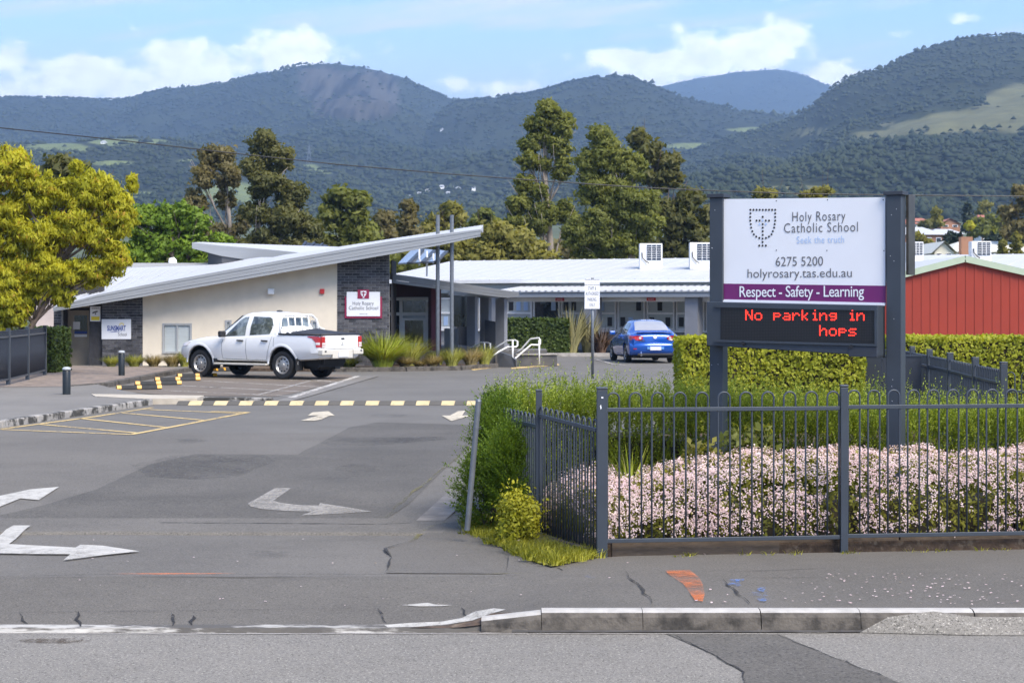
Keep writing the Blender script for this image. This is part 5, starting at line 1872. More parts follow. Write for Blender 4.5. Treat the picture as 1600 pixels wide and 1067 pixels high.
def fence_panel(root, a, b, me, npk, rail_w=.026, zt=ZT, zb=ZB, first=.55):
    """rails and looped pickets between two posts"""
    d = b - a
    L = d.length
    t = d.normalized()
    for z in (zt, zb):
        MB().beam(a + t * .028 + Vector((0, 0, z)), b - t * .028 + Vector((0, 0, z + 0)), rail_w, .032).build('rail', M['slate'], root, bevel=.003)
    pitch = L / npk
    for k in range(npk):
        o = link('loop_picket', me, root, a + t * pitch * (k + .5) - wloc(root))
        o.rotation_euler = (0, 0, math.atan2(t.y, t.x))


def fence_post(root, p, hw, top, bottom=-.1, cap=True):
    o = MB().box(p.x - hw, p.x + hw, p.y - hw, p.y + hw, bottom, top).build('post', M['slate'], root, bevel=.004)
    if cap:
        MB().box(p.x - hw - .003, p.x + hw + .003, p.y - hw - .003, p.y + hw + .003, top + .001, top + .022).build('post_cap', M['slate'], o, bevel=.008)
    return o


posts = [FA]
q = FA
for L in (1.985, 2.0, 2.0):
    q = q + FU * L
    posts.append(q)
for i, p in enumerate(posts):
    g = .008 * i
    fence_post(fence, p, .042 if i == 0 else .03, 1.325 + g)
for i in range(3):
    fence_panel(fence, posts[i] + Vector((0, 0, .008 * i)), posts[i + 1] + Vector((0, 0, .008 * i)), HM_F, 11 if i == 0 else 12)
# mark on the corner post
mb = MB().obox(posts[0] + Vector((.0, -.044, 1.265)), (.008, 0, 0), (0, .001, 0), (0, 0, .006)).obox(posts[0] + Vector((-.012, -.044, 1.19)), (.004, 0, .006), (0, .001, 0), (-.003, 0, .014))
mb.build('white_mark', M['sign_white'], fence)
# sleepers under the fence
M['sleeper'] = mat('timber_sleeper', (.115, .085, .060), .9, var=.25, scale=3, stretch=(1.5, 12, 12), bump=.4, col2=(.05, .04, .032), c2scale=1.5)
slp = tag(thing('timber_edging', 'brown timber sleepers edging the garden under the loop top fence', 'edging', (.75, 15.35, 0)))
x = .10
while x < 7.6:
    L = 2.38
    a = FA + FU * x + Vector((-.02, .10, .04))
    MB().beam(a, a + FU * L, .05, .17).build('plank', M['sleeper'], slp, bevel=.006)
    x += L + .012

# return fence: gate panel and the run behind it
ret = tag(thing('return_fence', 'slate blue fence return with closely seen loops running back from the corner post', 'fence', (.45, 16, 0)))
P2 = Vector((.236, 16.86, 0))
P3 = Vector((-.262, 19.2, 0))
HM_R_ = hoop_mesh(.085, -.075 + .06, 1.18, 'loop_picket')
fence_post(ret, P2, .027, 1.235, -.2)
fence_post(ret, P3, .03, 1.10, -.35)
a, b = posts[0] + Vector((-.03, .03, -.10)), P2 + Vector((0, 0, -.07))
fence_panel(ret, a, b, HM_R_, 11, .026, 1.10, .06)
fence_panel(ret, P2 + Vector((0, 0, -.15)), P3 + Vector((0, 0, -.17)), HM_R_, 15, .026, 1.08, .0)
for (p, q) in ((Vector((.62, 15.42, -.03)), Vector((.22, 16.8, -.08))), (Vector((.20, 16.95, -.12)), Vector((-.25, 19.1, -.2)))):
    MB().beam(p, q, .05, .16).build('plank', M['sleeper'], ret, bevel=.006)

# leaning pipe
pb_, pt_ = P(730, 828, 16.75), P(747.5, 627, 16.7)
g = tag(thing('leaning_pole', 'leaning galvanised steel pipe standing by the rosemary at the driveway', 'pole', pb_))
MB().cyl(pb_, pt_, .025, n=16).build('pipe', M['galv'], g, smooth=True, angle=40)
d_ = (pt_ - pb_).normalized()
MB().cyl(pt_ + d_ * .001, pt_ + d_ * .02, .027, .02, n=16).build('pipe_cap', M['galv'], g)

# ---------------------------------------------------------------- diagonal fence on the right
rf = tag(thing('diagonal_fence', 'dark slate loop top fence running back along the hedge behind the sign', 'fence', (6.2, 27, 0)))
dpx = [(1568, 568), (1524, 560.5), (1484.5, 553), (1452.5, 547.6), (1425.5, 543), (1404, 539)]
dp = []
for (px, py) in dpx:
    d = .7 * 3000 / (py - 476)
    dp.append(Vector(((px - 800) * d / 3000, d, 0)))
dp.append(Vector((5.9, 33.6, 0)))
HM_D = hoop_mesh(.09, .08, 1.22, 'loop_picket')
for i, p in enumerate(dp):
    fence_post(rf, p, .04, 1.30)
for i in range(len(dp) - 1):
    fence_panel(rf, dp[i], dp[i + 1], HM_D, 16, .045, 1.06, .12)
# the run turning to the right
e1 = dp[0] + Vector((1.75, -1.3, 0))
fence_panel(rf, dp[0], e1, hoop_mesh(.10, .08, 1.20, 'loop_picket'), 12, .035, .97, .12)
fence_post(rf, e1, .04, 1.30)
# solid panel by the hedge end
sp_ = tag(thing('panel_fence', 'solid dark slate fence panel between the hedge and the sign post', 'fence', (5.5, 29.6, 0)))
a, b = Vector((5.42, 29.7, 0)), Vector((6.3, 29.5, 0))
for k in range(3):
    p, q = a + (b - a) * (k + .01) / 3, a + (b - a) * (k + .97) / 3
    MB().beam(p + Vector((0, 0, .62)), q + Vector((0, 0, .62)), .03, 1.16).build('panel', M['slate_d'], sp_)
MB().beam(a + Vector((0, 0, 1.215)), b + Vector((0, 0, 1.215)), .05, .03).build('rail', M['slate'], sp_)

# ---------------------------------------------------------------- fence on the far left
lf = tag(thing('side_fence', 'dark slate loop top fence left of the side door', 'fence', (-12.3, 48, 0)))
M['slate_dd'] = mat('fence_navy', (.022, .027, .038), .5, var=.06)
lps = []
for (px, top, bot) in ((-60, 530, 622), (13, 527, 608), (43, 521, 600), (70, 514, 592)):
    d = 6000 / (bot - 476 + .0)
    lps.append(Vector(((px - 800) * d / 3000, d, .10)))
for p in lps:
    fence_post(lf, p + Vector((0, 0, .05)), .045, 1.42, .0)
for i in range(3):
    a, b = lps[i], lps[i + 1]
    a, b = Vector((a.x, a.y, .12)), Vector((b.x, b.y, .12))
    nn = int((b - a).length / .075)
    t = (b - a).normalized()
    for z in (1.12, .12):
        MB().beam(a + t * .05 + Vector((0, 0, z)), b - t * .05 + Vector((0, 0, z)), .05, .045).build('rail', M['slate'], lf)
    me = hoop_mesh(.07, .1, 1.26, 'loop_picket')
    me.materials[0] = M['slate_dd']
    for k in range(nn):
        o = link('loop_picket', me, lf, a + (b - a) * (k + .5) / nn - wloc(lf))
        o.rotation_euler = (0, 0, math.atan2(t.y, t.x))

# entry fence between the columns
ef = tag(thing('entry_fence', 'dark steel fence between the grey columns of the entry', 'fence', P(728, 540, 69)))
for (px0, px1, d0_, d1_, t0_, t1_) in ((712, 731, 72.2, 70, 503, 505), (753, 776, 67.4, 65, 499, 503)):
    a, b = P(px0, 540, d0_), P(px1, 540, d1_)
    za, zb_ = P(px0, t0_, d0_).z, P(px1, t1_, d1_).z
    nn = 14
    for k in range(nn):
        p = a + (b - a) * (k + .5) / nn
        z = za + (zb_ - za) * k / nn
        MB().box(p.x - .025, p.x + .025, p.y - .02, p.y + .02, .5, z).build('picket', M['slate_dd'], ef)

# ---------------------------------------------------------------- handrails and steps at the entry
M['rail_white'] = mat('white_rail_paint', (.76, .76, .74), .4, var=.03)


def handrail(label, pts_, posts_, d0_, d1_, mid=None):
    r = tag(thing('handrail', label, 'handrail', P(pts_[-1][0], 580, d0_)))
    q = []
    N = len(pts_)
    for i, (x, y) in enumerate(pts_):
        q.append(P(x, y, d0_ + (d1_ - d0_) * i / max(1, N - 1)))
    MB().tube(q, .028, 8).build('rail', M['rail_white'], r, smooth=True)
    for (x, y0, y1, dd) in posts_:
        MB().cyl(P(x, y0, dd), P(x, y1, dd), .028, n=8).build('post', M['rail_white'], r, smooth=True)
    if mid:
        N = len(mid)
        MB().tube([P(x, y, d0_ + (d1_ - d0_) * i / max(1, N - 1)) for i, (x, y) in enumerate(mid)], .025, 8).build('lower_rail', M['rail_white'], r, smooth=True)
    return r


handrail('white tubular handrail on the left of the entry steps behind tan grasses', [(731, 546), (740, 541), (752, 535), (762, 535.5), (766, 537), (766, 546)], [(757, 535.5, 552, 63)], 64, 62.6)
handrail('white tubular handrail in the middle of the entry steps', [(765, 549), (778, 541), (793, 532), (805, 531.5), (808.5, 533.5), (808.5, 540), (806, 542), (793, 542), (780, 549), (768, 557)], [(801, 531, 573, 61.4)], 62.4, 61.2)
handrail('white tubular handrail rightmost at the entry steps with a double rail', [(800, 556), (815, 545), (829, 529.5), (842, 528), (844, 531), (844, 537), (840, 539), (830, 538.5), (815, 551), (803, 562), (796, 563), (795, 558)], [(842.5, 531, 569, 62.0)], 63, 61.8)
st = tag(thing('entry_steps', 'concrete steps and low ramp wall leading up to the school entry', 'steps', (-.2, 62, 0)))
for k in range(3):
    MB().box(-.09, 1.2 - k * .02, 63 + k * .34, 66, .0 + k * .165, .16 + k * .165).build('step', M['concrete_d'], st)
MB().prism([P(777, 576, 61.6), P(806, 576, 61.2), P(806, 563, 61.2), P(798, 556, 61.4), P(777, 549, 61.7)], (.05, .8, 0)).build('side_wall', M['char'], st)
MB().box(P(806, 0, 62.2).x, P(871, 0, 62.2).x, 62.4, 62.7, 0, .36).build('low_wall', M['concrete_d'], st, bevel=.01)
MB().box(P(806, 0, 62.2).x, P(871, 0, 62.2).x, 62.35, 62.75, .361, .40).build('wall_capping', M['conc'], st, bevel=.01)
MB().box(P(820, 0, 70).x, P(1000, 0, 70).x, 74.2, 74.5, -.05, .13).build('kerb_edge', M['conc'], st)

# ---------------------------------------------------------------- bollards, wheel stops, parking sign
M['bollard'] = mat('bollard_black', (.012, .016, .018), .4, var=.1)
M['bollard_top'] = mat('bollard_top_grey', (.42, .44, .45), .4, var=.1)


def bollard(px, top, bot, label):
    d = 1.885 * 3000 / (bot - 476)
    c = Vector(((px - 800) * d / 3000, d, .10))
    zt = P(px, top, d).z
    r = .085
    b = tag(thing('bollard', label, 'bollard', c, group='bollards on the raised walkway'))
    MB().lathe([(0, 0), (r, 0), (r, zt - .1 - .1), (r * .9, zt - .1 - .085), (r, zt - .1 - .07), (r, zt - .1 - .06), (0, zt - .1 - .06)], c, n=20).build('post', M['bollard'], b, smooth=True, angle=40)
    MB().lathe([(r * 1.05, zt - .1 - .059), (r * 1.05, zt - .1 - .03), (r * .6, zt - .1 - .003), (0, zt - .1)], c, n=20).build('cap', M['bollard_top'], b, smooth=True, angle=40)


bollard(104, 573, 615, 'black bollard with grey cap nearer the yellow hatching')
bollard(190, 547.5, 586, 'black bollard with grey cap in front of the dark brick wall')

M['amber'] = mat('amber_reflector', (.60, .29, .01), .4, var=.08)


def wheel_stop(px0, px1, py, label):
    a, b = G(px0, py), G(px1, py - 1.0)
    r = tag(thing('wheel_stop', label, 'wheel stop', (a + b) / 2, group='wheel stops in the parking bays'))
    t = (b - a).normalized()
    s = Vector((-t.y, t.x, 0))
    prof = [(-.085, .012), (.085, .012), (.085, .04), (.05, .105), (-.05, .105), (-.085, .04)]
    mb = MB()
    L = (b - a).length
    m0 = [a + s * x + Vector((0, 0, z)) for (x, z) in prof]
    mb.prism(m0, t * L)
    mb.build('block', M['rubber'], r)
    for f in (.0, .45, .90):
        p = a + t * L * f
        e = .006
        pr = [(-.085 - e, .03), (-.085 - e, .042), (-.05 - e, .105 + e), (.05 + e, .105 + e), (.085 + e, .042), (.085 + e, .03)]
        mb = MB()
        mb.prism([p + s * x + Vector((0, 0, z)) for (x, z) in pr] , t * L * .10)
        mb.build('reflector', M['amber'], r)


wheel_stop(182, 252, 609.5, 'rubber wheel stop with yellow ends nearest the kerb ramp')
wheel_stop(211, 283, 602.5, 'rubber wheel stop second from the kerb ramp')
wheel_stop(242, 312, 596, 'rubber wheel stop third from the kerb ramp')
wheel_stop(277, 338, 590, 'rubber wheel stop at the front wheel of the white utility')
wheel_stop(335, 362, 580.5, 'short visible wheel stop under the body of the white utility')

ps = tag(thing('parking_sign', 'white staff and authorised parking notice on a steel pole', 'sign', (P(926, 590, 52).x, 52, 0)))
pp = Plane((0, 52, 0), (1, 0, 0))
c0 = P(926, 575, 52)
MB().cyl((c0.x, 52.05, -.05), (c0.x, 52.05, P(926, 434, 52).z), .038, n=12).build('pole', M['galv'], ps, smooth=True)
mb = MB()
pp.rect(mb, 913.5, 436.5, 937, 483, .012)
mb.build('sign_panel', M['sign_white'], ps)
mb = MB()
for (x0, y0, x1, y1) in ((913.8, 444.6, 936.7, 445.2), (913.8, 436.8, 936.7, 437.3), (913.8, 482.2, 936.7, 482.7)):
    pp.rect(mb, x0, y0, x1, y1, .002, .013)
mb.build('border_line', M['print_grey'], ps)
pp.text('lettering', 'STAFF &', 918.5, 447.5, 931.5, 453, M['print_grey'], ps, off=.015)
pp.text('lettering', 'AUTHORISED', 915, 456, 935.5, 461.5, M['print_grey'], ps, off=.015)
pp.text('lettering', 'PARKING', 918, 465, 932, 470.5, M['print_grey'], ps, off=.015)
pp.text('lettering', 'ONLY', 921, 474, 930, 479, M['print_grey'], ps, off=.015)
pp.text('lettering', 'SCHOOL', 919, 439, 932, 442.5, M['faded_paint'], ps, off=.015)

# ---------------------------------------------------------------- vehicles
KEYS = ('zb', 'wb', 'zm', 'wm', 'zt_', 'wt_', 'zr', 'wr')


class CarShell:
    """skinned body: stations along x of (x, zbottom, wbottom, zmid, wmid, zbelt, wbelt, ztop, wtop)"""

    def __init__(self, st, step=.06, sm=2):
        st = np.array(sorted(st), float)
        self.x = np.unique(np.concatenate([st[:, 0]] + [np.linspace(st[i, 0], st[i + 1, 0], max(2, int((st[i + 1, 0] - st[i, 0]) / step) + 1)) for i in range(len(st) - 1)]))
        self.p = np.stack([np.interp(self.x, st[:, 0], st[:, k]) for k in range(1, 9)], 1)
        for _ in range(sm):
            q = self.p.copy()
            q[1:-1] = .25 * self.p[:-2] + .5 * self.p[1:-1] + .25 * self.p[2:]
            self.p = q

    def half(self, v):
        zb, wb, zm, wm, zt, wt, zr, wr = v
        h = zr - zt
        rr = min(.07, max(h * .45, .005))
        return [(0, zb), (wb - .10, zb), (wb - .02, zb + .03), (wb, zb + .09), (wm - .006, zm - .12), (wm, zm), (wm - .008, zm + (zt - zm) * .5), (wt + .006, zt - .035), (wt - .008, zt), (wt - .03, zt + .01 * (h > .05)),
                (wt + (wr - wt) * .42 + .006, zt + h * .45), (wr + .012, zr - rr), (wr - .03, zr - rr * .35), (wr - .12, zr), (wr * .5, zr + .014), (0, zr + .02)]

    def at(self, x):
        return [float(np.interp(x, self.x, self.p[:, k])) for k in range(8)]

    def side(self, x, z):
        hp = self.half(self.at(x))[3:13]
        zs = np.maximum.accumulate([a[1] for a in hp])
        return float(np.interp(z, zs, [a[0] for a in hp]))

    def top(self, x, y):
        hp = self.half(self.at(x))[9:]
        ys = [a[0] for a in hp][::-1]
        return float(np.interp(abs(y), ys, [a[1] for a in hp][::-1]))

    def mesh(self, mb):
        rings = []
        for v in self.p:
            h = self.half(v)
            rings.append(h + [(-y, z) for (y, z) in h[-2:0:-1]])
        n = len(rings[0])
        vs = [(x, y, z) for x, r in zip(self.x, rings) for (y, z) in r]
        fs = []
        for i in range(len(rings) - 1):
            for k in range(n):
                k2 = (k + 1) % n
                fs.append((i * n + k, i * n + k2, (i + 1) * n + k2, (i + 1) * n + k))
        fs.append(tuple(range(n))[::-1])
        fs.append(tuple(range((len(rings) - 1) * n, len(rings) * n)))
        mb.add(vs, fs)
        return mb

    def patch(self, mb, poly, off, side=1, sub=8, mi=0):
        """polygon in (x, z) laid on the side, drawn as horizontal bands"""
        zs = [p[1] for p in poly]
        z0, z1 = min(zs), max(zs)
        rows = np.unique(np.concatenate([np.linspace(z0, z1, sub + 1), zs]))

        def span(z):
            xs = []
            m = len(poly)
            for i in range(m):
                (xa, za), (xb, zb) = poly[i], poly[(i + 1) % m]
                if min(za, zb) - 1e-9 <= z <= max(za, zb) + 1e-9:
                    if abs(za - zb) < 1e-9:
                        xs += [xa, xb]
                    else:
                        xs.append(xa + (xb - xa) * (z - za) / (zb - za))
            return min(xs), max(xs)
        vs, fs, m = [], [], 7
        for z in rows:
            a, b = span(float(z))
            for k in range(m):
                x = a + (b - a) * k / (m - 1)
                vs.append((x, side * (self.side(x, float(z)) + off), float(z)))
        for i in range(len(rows) - 1):
            for k in range(m - 1):
                f = (i * m + k, i * m + k + 1, (i + 1) * m + k + 1, (i + 1) * m + k)
                fs.append(f if side < 0 else f[::-1])
        return mb.add(vs, fs, mi)

    def seam(self, mb, pts, w=.012, off=.004, side=1):
        q = []
        for i in range(len(pts) - 1):
            (xa, za), (xb, zb) = pts[i], pts[i + 1]
            k = max(1, int(math.hypot(xb - xa, zb - za) / .06))
            q += [(xa + (xb - xa) * j / k, za + (zb - za) * j / k) for j in range(k)]
        q.append(pts[-1])
        L, R = [], []
        for i, (x, z) in enumerate(q):
            a, b = q[max(0, i - 1)], q[min(len(q) - 1, i + 1)]
            t = math.hypot(b[0] - a[0], b[1] - a[1]) or 1
            nx, nz = -(b[1] - a[1]) / t * w / 2, (b[0] - a[0]) / t * w / 2
            L.append((x + nx, side * (self.side(x + nx, z + nz) + off), z + nz))
            R.append((x - nx, side * (self.side(x - nx, z - nz) + off), z - nz))
        n = len(q)
        return mb.add(L + R, [(i, i + 1, n + i + 1, n + i) for i in range(n - 1)])


def cut_arches(shell, name, mats, parent, arches, smooth=36):
    ob = shell.mesh(MB()).build(name, mats, None, smooth=True)
    cutters = []
    for (x, z, r, y0) in arches:
        for s in (-1, 1):
            c = MB().lathe([(0, min(s * y0, s * 1.3)), (r, min(s * y0, s * 1.3)), (r, max(s * y0, s * 1.3)), (0, max(s * y0, s * 1.3))], (x, 0, z), 'Y', 40)
            cb = c.build('cutter', mats)
            cutters.append(cb)
            md = ob.modifiers.new('cut', 'BOOLEAN')
            md.operation = 'DIFFERENCE'
            md.object = cb
            md.solver = 'EXACT'
    bpy.context.view_layer.update()
    dg = bpy.context.evaluated_depsgraph_get()
    me = bpy.data.meshes.new_from_object(ob.evaluated_get(dg))
    me.name = name
    bpy.data.objects.remove(ob)
    for c in cutters:
        bpy.data.objects.remove(c)
    me.polygons.foreach_set('use_smooth', [True] * len(me.polygons))
    me.set_sharp_from_angle(angle=math.radians(smooth))
    return link(name, me, parent)


M['car_white'] = mat('white_car_paint', (.78, .78, .765), .28, var=.015, scale=1, coat=.5)
M['car_blue'] = mat('blue_car_paint', (.006, .085, .42), .24, var=.02, scale=1, coat=.9, metal=.25)
M['car_glass'] = mat('car_glass', (.07, .085, .085), .03, var=.5, scale=2.5, spec=1.0, col2=(.26, .30, .30), c2scale=2.2, c2lo=.45, c2hi=.62)  # paler grey-green patches paint reflected sky into the glass colour
M['tyre'] = mat('tyre', (.016, .016, .017), .8, var=.15)
M['steel_rim'] = mat('steel_rim', (.40, .39, .37), .4, metal=.5, var=.08)
M['dark'] = mat('dark_underbody', (.010, .010, .010), .8, var=.1)
M['trim'] = mat('black_trim', (.020, .020, .021), .5, var=.1)
M['tonneau'] = mat('black_vinyl', (.022, .022, .025), .6, var=.15, scale=3)
M['lamp_red'] = mat('tail_lamp_red', (.42, .012, .012), .15, var=.1, spec=.8, coat=.6)
M['lamp_white'] = mat('lamp_clear', (.62, .58, .56), .15, var=.1, spec=.8)
M['plate'] = mat('number_plate', (.66, .68, .72), .5, var=.03)
M['dusty_white'] = mat('dusty_white_paint', (.56, .53, .46), .5, var=.06, scale=3)
M['chrome'] = mat('chrome', (.7, .7, .72), .12, metal=1.0, var=0)


def wheel(root, x, y, r, wd, side, rim_m, spokes=0):
    """tyre with a rim facing side (+1 left)"""
    h = wd / 2
    o = thing_loc = Vector((x, y, r))
    t = MB().lathe([(r * .62, -h * .8), (r * .80, -h), (r * .95, -h * .92), (r, -h * .7), (r, h * .7), (r * .95, h * .92), (r * .80, h), (r * .62, h * .8)], o, 'Y', 36, close=True).build('wheel', M['tyre'], root, smooth=True, world=False, angle=35)
    s = side
    fl = lambda pr: [(a, s * b) for (a, b) in pr]
    pr = [(r * .64, h * .82), (r * .60, h * .88), (r * .56, h * .70), (r * .50, h * .45), (r * .30, h * .62), (r * .17, h * .70), (r * .14, h * .86), (0, h * .88)]
    rm = MB().lathe(fl(pr), o, 'Y', 36)
    rm.build('rim', rim_m, t, smooth=True, world=False, angle=35)
    mb = MB()
    N = 10 if not spokes else spokes
    for k in range(N):
        a = 2 * math.pi * k / N
        if not spokes:
            c = o + Vector((math.cos(a) * r * .44, s * h * .56, math.sin(a) * r * .44))
            mb.cyl(c, c + Vector((0, s * .010, 0)), r * .055, n=8)
        else:
            c = o + Vector((math.cos(a) * r * .40, s * h * .62, math.sin(a) * r * .40))
            mb.obox(c, Vector((math.cos(a), 0, math.sin(a))) * r * .16, (0, s * .008, 0), Vector((-math.sin(a), 0, math.cos(a))) * r * .07)
    mb.build('rim_opening', M['dark'], t, world=False)
    return t


def liner(root, x, z, r, y0, y1):
    mb = MB()
    for s in (-1, 1):
        n = 20
        vs, fs = [], []
        for k in range(n + 1):
            a = math.pi * (-.12 + 1.24 * k / n)
            for y in (y0, y1):
                vs.append((x + math.cos(a) * r, s * y, z + math.sin(a) * r))
        fs = [(2 * k, 2 * k + 1, 2 * k + 3, 2 * k + 2) for k in range(n)]
        fs.append(tuple(2 * k for k in range(n + 1)))
        mb.add(vs, fs)
    return mb.build('wheel_well', M['dark'], root, world=False)


# ---- white double cab utility (rear axle at the origin, nose along +x)
UT = [(-1.33, .62, .74, .86, .80, 1.14, .80, 1.17, .74), (-1.27, .56, .80, .84, .875, 1.16, .855, 1.19, .80), (-1.0, .53, .83, .82, .90, 1.17, .87, 1.20, .82), (-.1, .47, .85, .82, .905, 1.17, .875, 1.20, .82), (.22, .46, .85, .82, .90, 1.165, .87, 1.19, .80),
      (.27, .46, .85, .82, .90, 1.16, .865, 1.30, .74), (.36, .46, .85, .82, .90, 1.155, .865, 1.70, .60), (.50, .45, .85, .82, .90, 1.15, .86, 1.755, .60), (.95, .45, .85, .82, .90, 1.13, .86, 1.785, .61), (1.45, .45, .85, .82, .90, 1.11, .86, 1.765, .61),
      (1.66, .45, .85, .82, .90, 1.10, .86, 1.70, .60), (2.05, .45, .85, .82, .90, 1.09, .86, 1.42, .66), (2.42, .45, .85, .82, .90, 1.075, .86, 1.16, .72), (2.60, .45, .85, .82, .90, 1.06, .86, 1.125, .70), (3.1, .46, .85, .82, .895, 1.02, .86, 1.09, .66), (3.5, .48, .83, .80, .875, .965, .83, 1.03, .60),
      (3.74, .50, .77, .74, .82, .90, .78, .955, .50), (3.86, .56, .66, .72, .70, .84, .66, .88, .42)]
TH = math.radians(34.5)
base = G(445, 593)
base.z = .012
fwd = Vector((-math.cos(TH), math.sin(TH), 0))
lft = Vector((-fwd.y, fwd.x, 0))
org = base - lft * .76
ute = tag(thing('utility_vehicle', 'white double cab utility with black tray cover parked by the wheel stops', 'utility', org, math.atan2(fwd.y, fwd.x)))
U_ = CarShell(UT, sm=1)
WR = .375
cut_arches(U_, 'body', [M['car_white']], ute, [(0, WR + .03, .475, .52), (3.0, WR + .03, .475, .52)])
liner(ute, 0, WR + .03, .468, .53, .845)
liner(ute, 3.0, WR + .03, .468, .53, .83)
for (x, s) in ((0, 1), (0, -1), (3.0, 1), (3.0, -1)):
    wheel(ute, x, s * .755, WR, .25, s, M['steel_rim'])
# flared arches
for x in (0, 3.0):
    for s in (1, -1):
        mb = MB()
        vs, fs, n = [], [], 26
        for k in range(n + 1):
            a = math.pi * (-.10 + 1.20 * k / n)
            for rr, oo in ((.470, .012), (.500, .028), (.545, .006)):
                xx, zz = x + math.cos(a) * rr, WR + .03 + math.sin(a) * rr
                zz = max(zz, .40)
                vs.append((xx, s * (U_.side(xx, zz) + oo), zz))
        for k in range(n):
            for j in range(2):
                f = (3 * k + j, 3 * k + j + 1, 3 * k + j + 4, 3 * k + j + 3)
                fs.append(f if s > 0 else f[::-1])
        mb.add(vs, fs)
        mb.build('wheel_arch_flare', M['car_white'], ute, smooth=True, world=False)
for s in (1, -1):
    fr_w = [(2.10, 1.125), (1.36, 1.155), (1.36, 1.66), (1.52, 1.65), (1.70, 1.56)]
    rr_w = [(1.20, 1.165), (.48, 1.20), (.40, 1.42), (.52, 1.61), (.62, 1.655), (1.20, 1.67)]
    for poly in (fr_w, rr_w):
        g_ = U_.patch(MB(), poly, .006, s).build('side_window', M['car_glass'], ute, smooth=True, world=False)
    mb = MB()
    for pts in ([(2.10, 1.10), (2.16, .95), (2.16, .52), (1.22, .50)], [(1.28, 1.12), (1.28, .50)], [(1.28, .50), (.58, .50), (.50, .70), (.36, 1.15)], [(.29, 1.17), (.29, .46)]):
        U_.seam(mb, pts, .010, .003, s)
    mb.build('door_gap', M['trim'], ute, world=False)
    for x in (1.48, .60):
        y = U_.side(x, 1.02) + .03
        MB().obox((x, s * y, 1.02), (.11, 0, .004), (0, .02, 0), (0, 0, .018)).build('door_handle', M['trim'], ute, world=False, bevel=.008)
    MB().obox((2.05, s * 1.0, 1.19), (.06, 0, 0), (0, .11, 0), (0, 0, .085)).build('mirror', M['trim'], ute, world=False, bevel=.03)
    MB().obox((1.45, s * .90, .385), (.95, 0, 0), (0, .07, 0), (0, 0, .025)).build('side_step', M['dusty_white'], ute, world=False, bevel=.012)
    MB().obox((2.45, s * .80, .42), (.08, 0, 0), (0, .07, 0), (0, 0, .10)).build('mud_flap', M['trim'], ute, world=False)
    MB().obox((-.52, s * .80, .40), (.015, 0, 0), (0, .11, 0), (0, 0, .16)).build('mud_flap', M['trim'], ute, world=False)
    # tail lamp wrapping the corner
    lp = [(-1.315, .86), (-1.20, .86), (-1.16, 1.0), (-1.05, 1.10), (-.90, 1.13), (-.90, 1.155), (-1.315, 1.15)]
    lm = U_.patch(MB(), lp, .010, s, sub=10).build('tail_lamp', M['lamp_red'], ute, smooth=True, world=False)
    MB().obox((-1.335, s * .76, 1.0), (.012, 0, 0), (0, .075, 0), (0, 0, .145)).build('tail_lamp', M['lamp_red'], ute, world=False, bevel=.01)
    MB().obox((-1.349, s * .76, .955), (.003, 0, 0), (0, .06, 0), (0, 0, .028)).obox((-1.349, s * .76, .89), (.003, 0, 0), (0, .06, 0), (0, 0, .022)).build('lamp_lens', M['lamp_white'], lm, world=False)
    U_.patch(MB(), [(-1.29, .93), (-1.19, .93), (-1.17, .99), (-1.29, .99)], .014, s, sub=3).build('lamp_lens', M['lamp_white'], lm, world=False)
    # head lamp
    U_.patch(MB(), [(3.80, .80), (3.45, .86), (3.35, .98), (3.72, .90)], .01, s, sub=5).build('headlight', M['lamp_white'], ute, world=False)
# windscreen and rear window, roof fin
mb = MB()
mb.add([(2.36, .62, 1.23), (2.36, -.62, 1.23), (1.72, -.55, 1.70), (1.72, .55, 1.70)], [(0, 1, 2, 3)])
mb.build('windscreen', M['car_glass'], ute, world=False)
MB().add([(.245, .64, 1.24), (.245, -.64, 1.24), (.325, -.55, 1.64), (.325, .55, 1.64)], [(3, 2, 1, 0)]).build('rear_window', M['car_glass'], ute, world=False)
MB().lathe([(.09, 0), (.07, .03), (0, .045)], (.85, 0, 1.80), 'Z', 12).build('roof_aerial', M['trim'], ute, world=False)
# guard frame behind the cab
mb = MB()
for dx in (0,):
    pts = [(.12, .80, 1.20), (.14, .78, 1.42), (.17, .72, 1.60), (.20, .58, 1.70), (.20, 0, 1.715), (.20, -.58, 1.70), (.17, -.72, 1.60), (.14, -.78, 1.42), (.12, -.80, 1.20)]
    mb.tube(pts, .032, 8)
for y in (-.42, -.14, .14, .42):
    mb.tube([(.13, y, 1.20), (.20, y, 1.70)], .020, 8)
for s in (1, -1):
    mb.tube([(.14, s * .78, 1.40), (-.25, s * .80, 1.22)], .018, 8)
mb.build('guard_frame', M['car_white'], ute, smooth=True, world=False)
# tray cover tented in the middle
nx_, ny_ = 12, 12
vs, fs = [], []
for i in range(nx_ + 1):
    for j in range(ny_ + 1):
        x = .10 - 1.42 * i / nx_
        y = -.86 + 1.72 * j / ny_
        tx = max(0, 1 - abs(x + .45) / .85)
        ty = max(0, 1 - abs(y) / .86)
        vs.append((x, y, 1.225 + .13 * (tx * ty) ** .8 - (.03 if j in (0, ny_) or i in (0, nx_) else 0)))
for i in range(nx_):
    for j in range(ny_):
        a = i * (ny_ + 1) + j
        fs.append((a, a + 1, a + ny_ + 2, a + ny_ + 1))
MB().add(vs, fs).build('tray_cover', M['tonneau'], ute, smooth=True, world=False)
mb = MB()
for s in (1, -1):
    mb.tube([(.12, s * .875, 1.205), (-1.30, s * .865, 1.20)], .024, 8)
mb.tube([(-1.325, .86, 1.195), (-1.325, -.86, 1.195)], .024, 8)
mb.build('cover_edge', M['trim'], ute, smooth=True, world=False)
mb = MB()
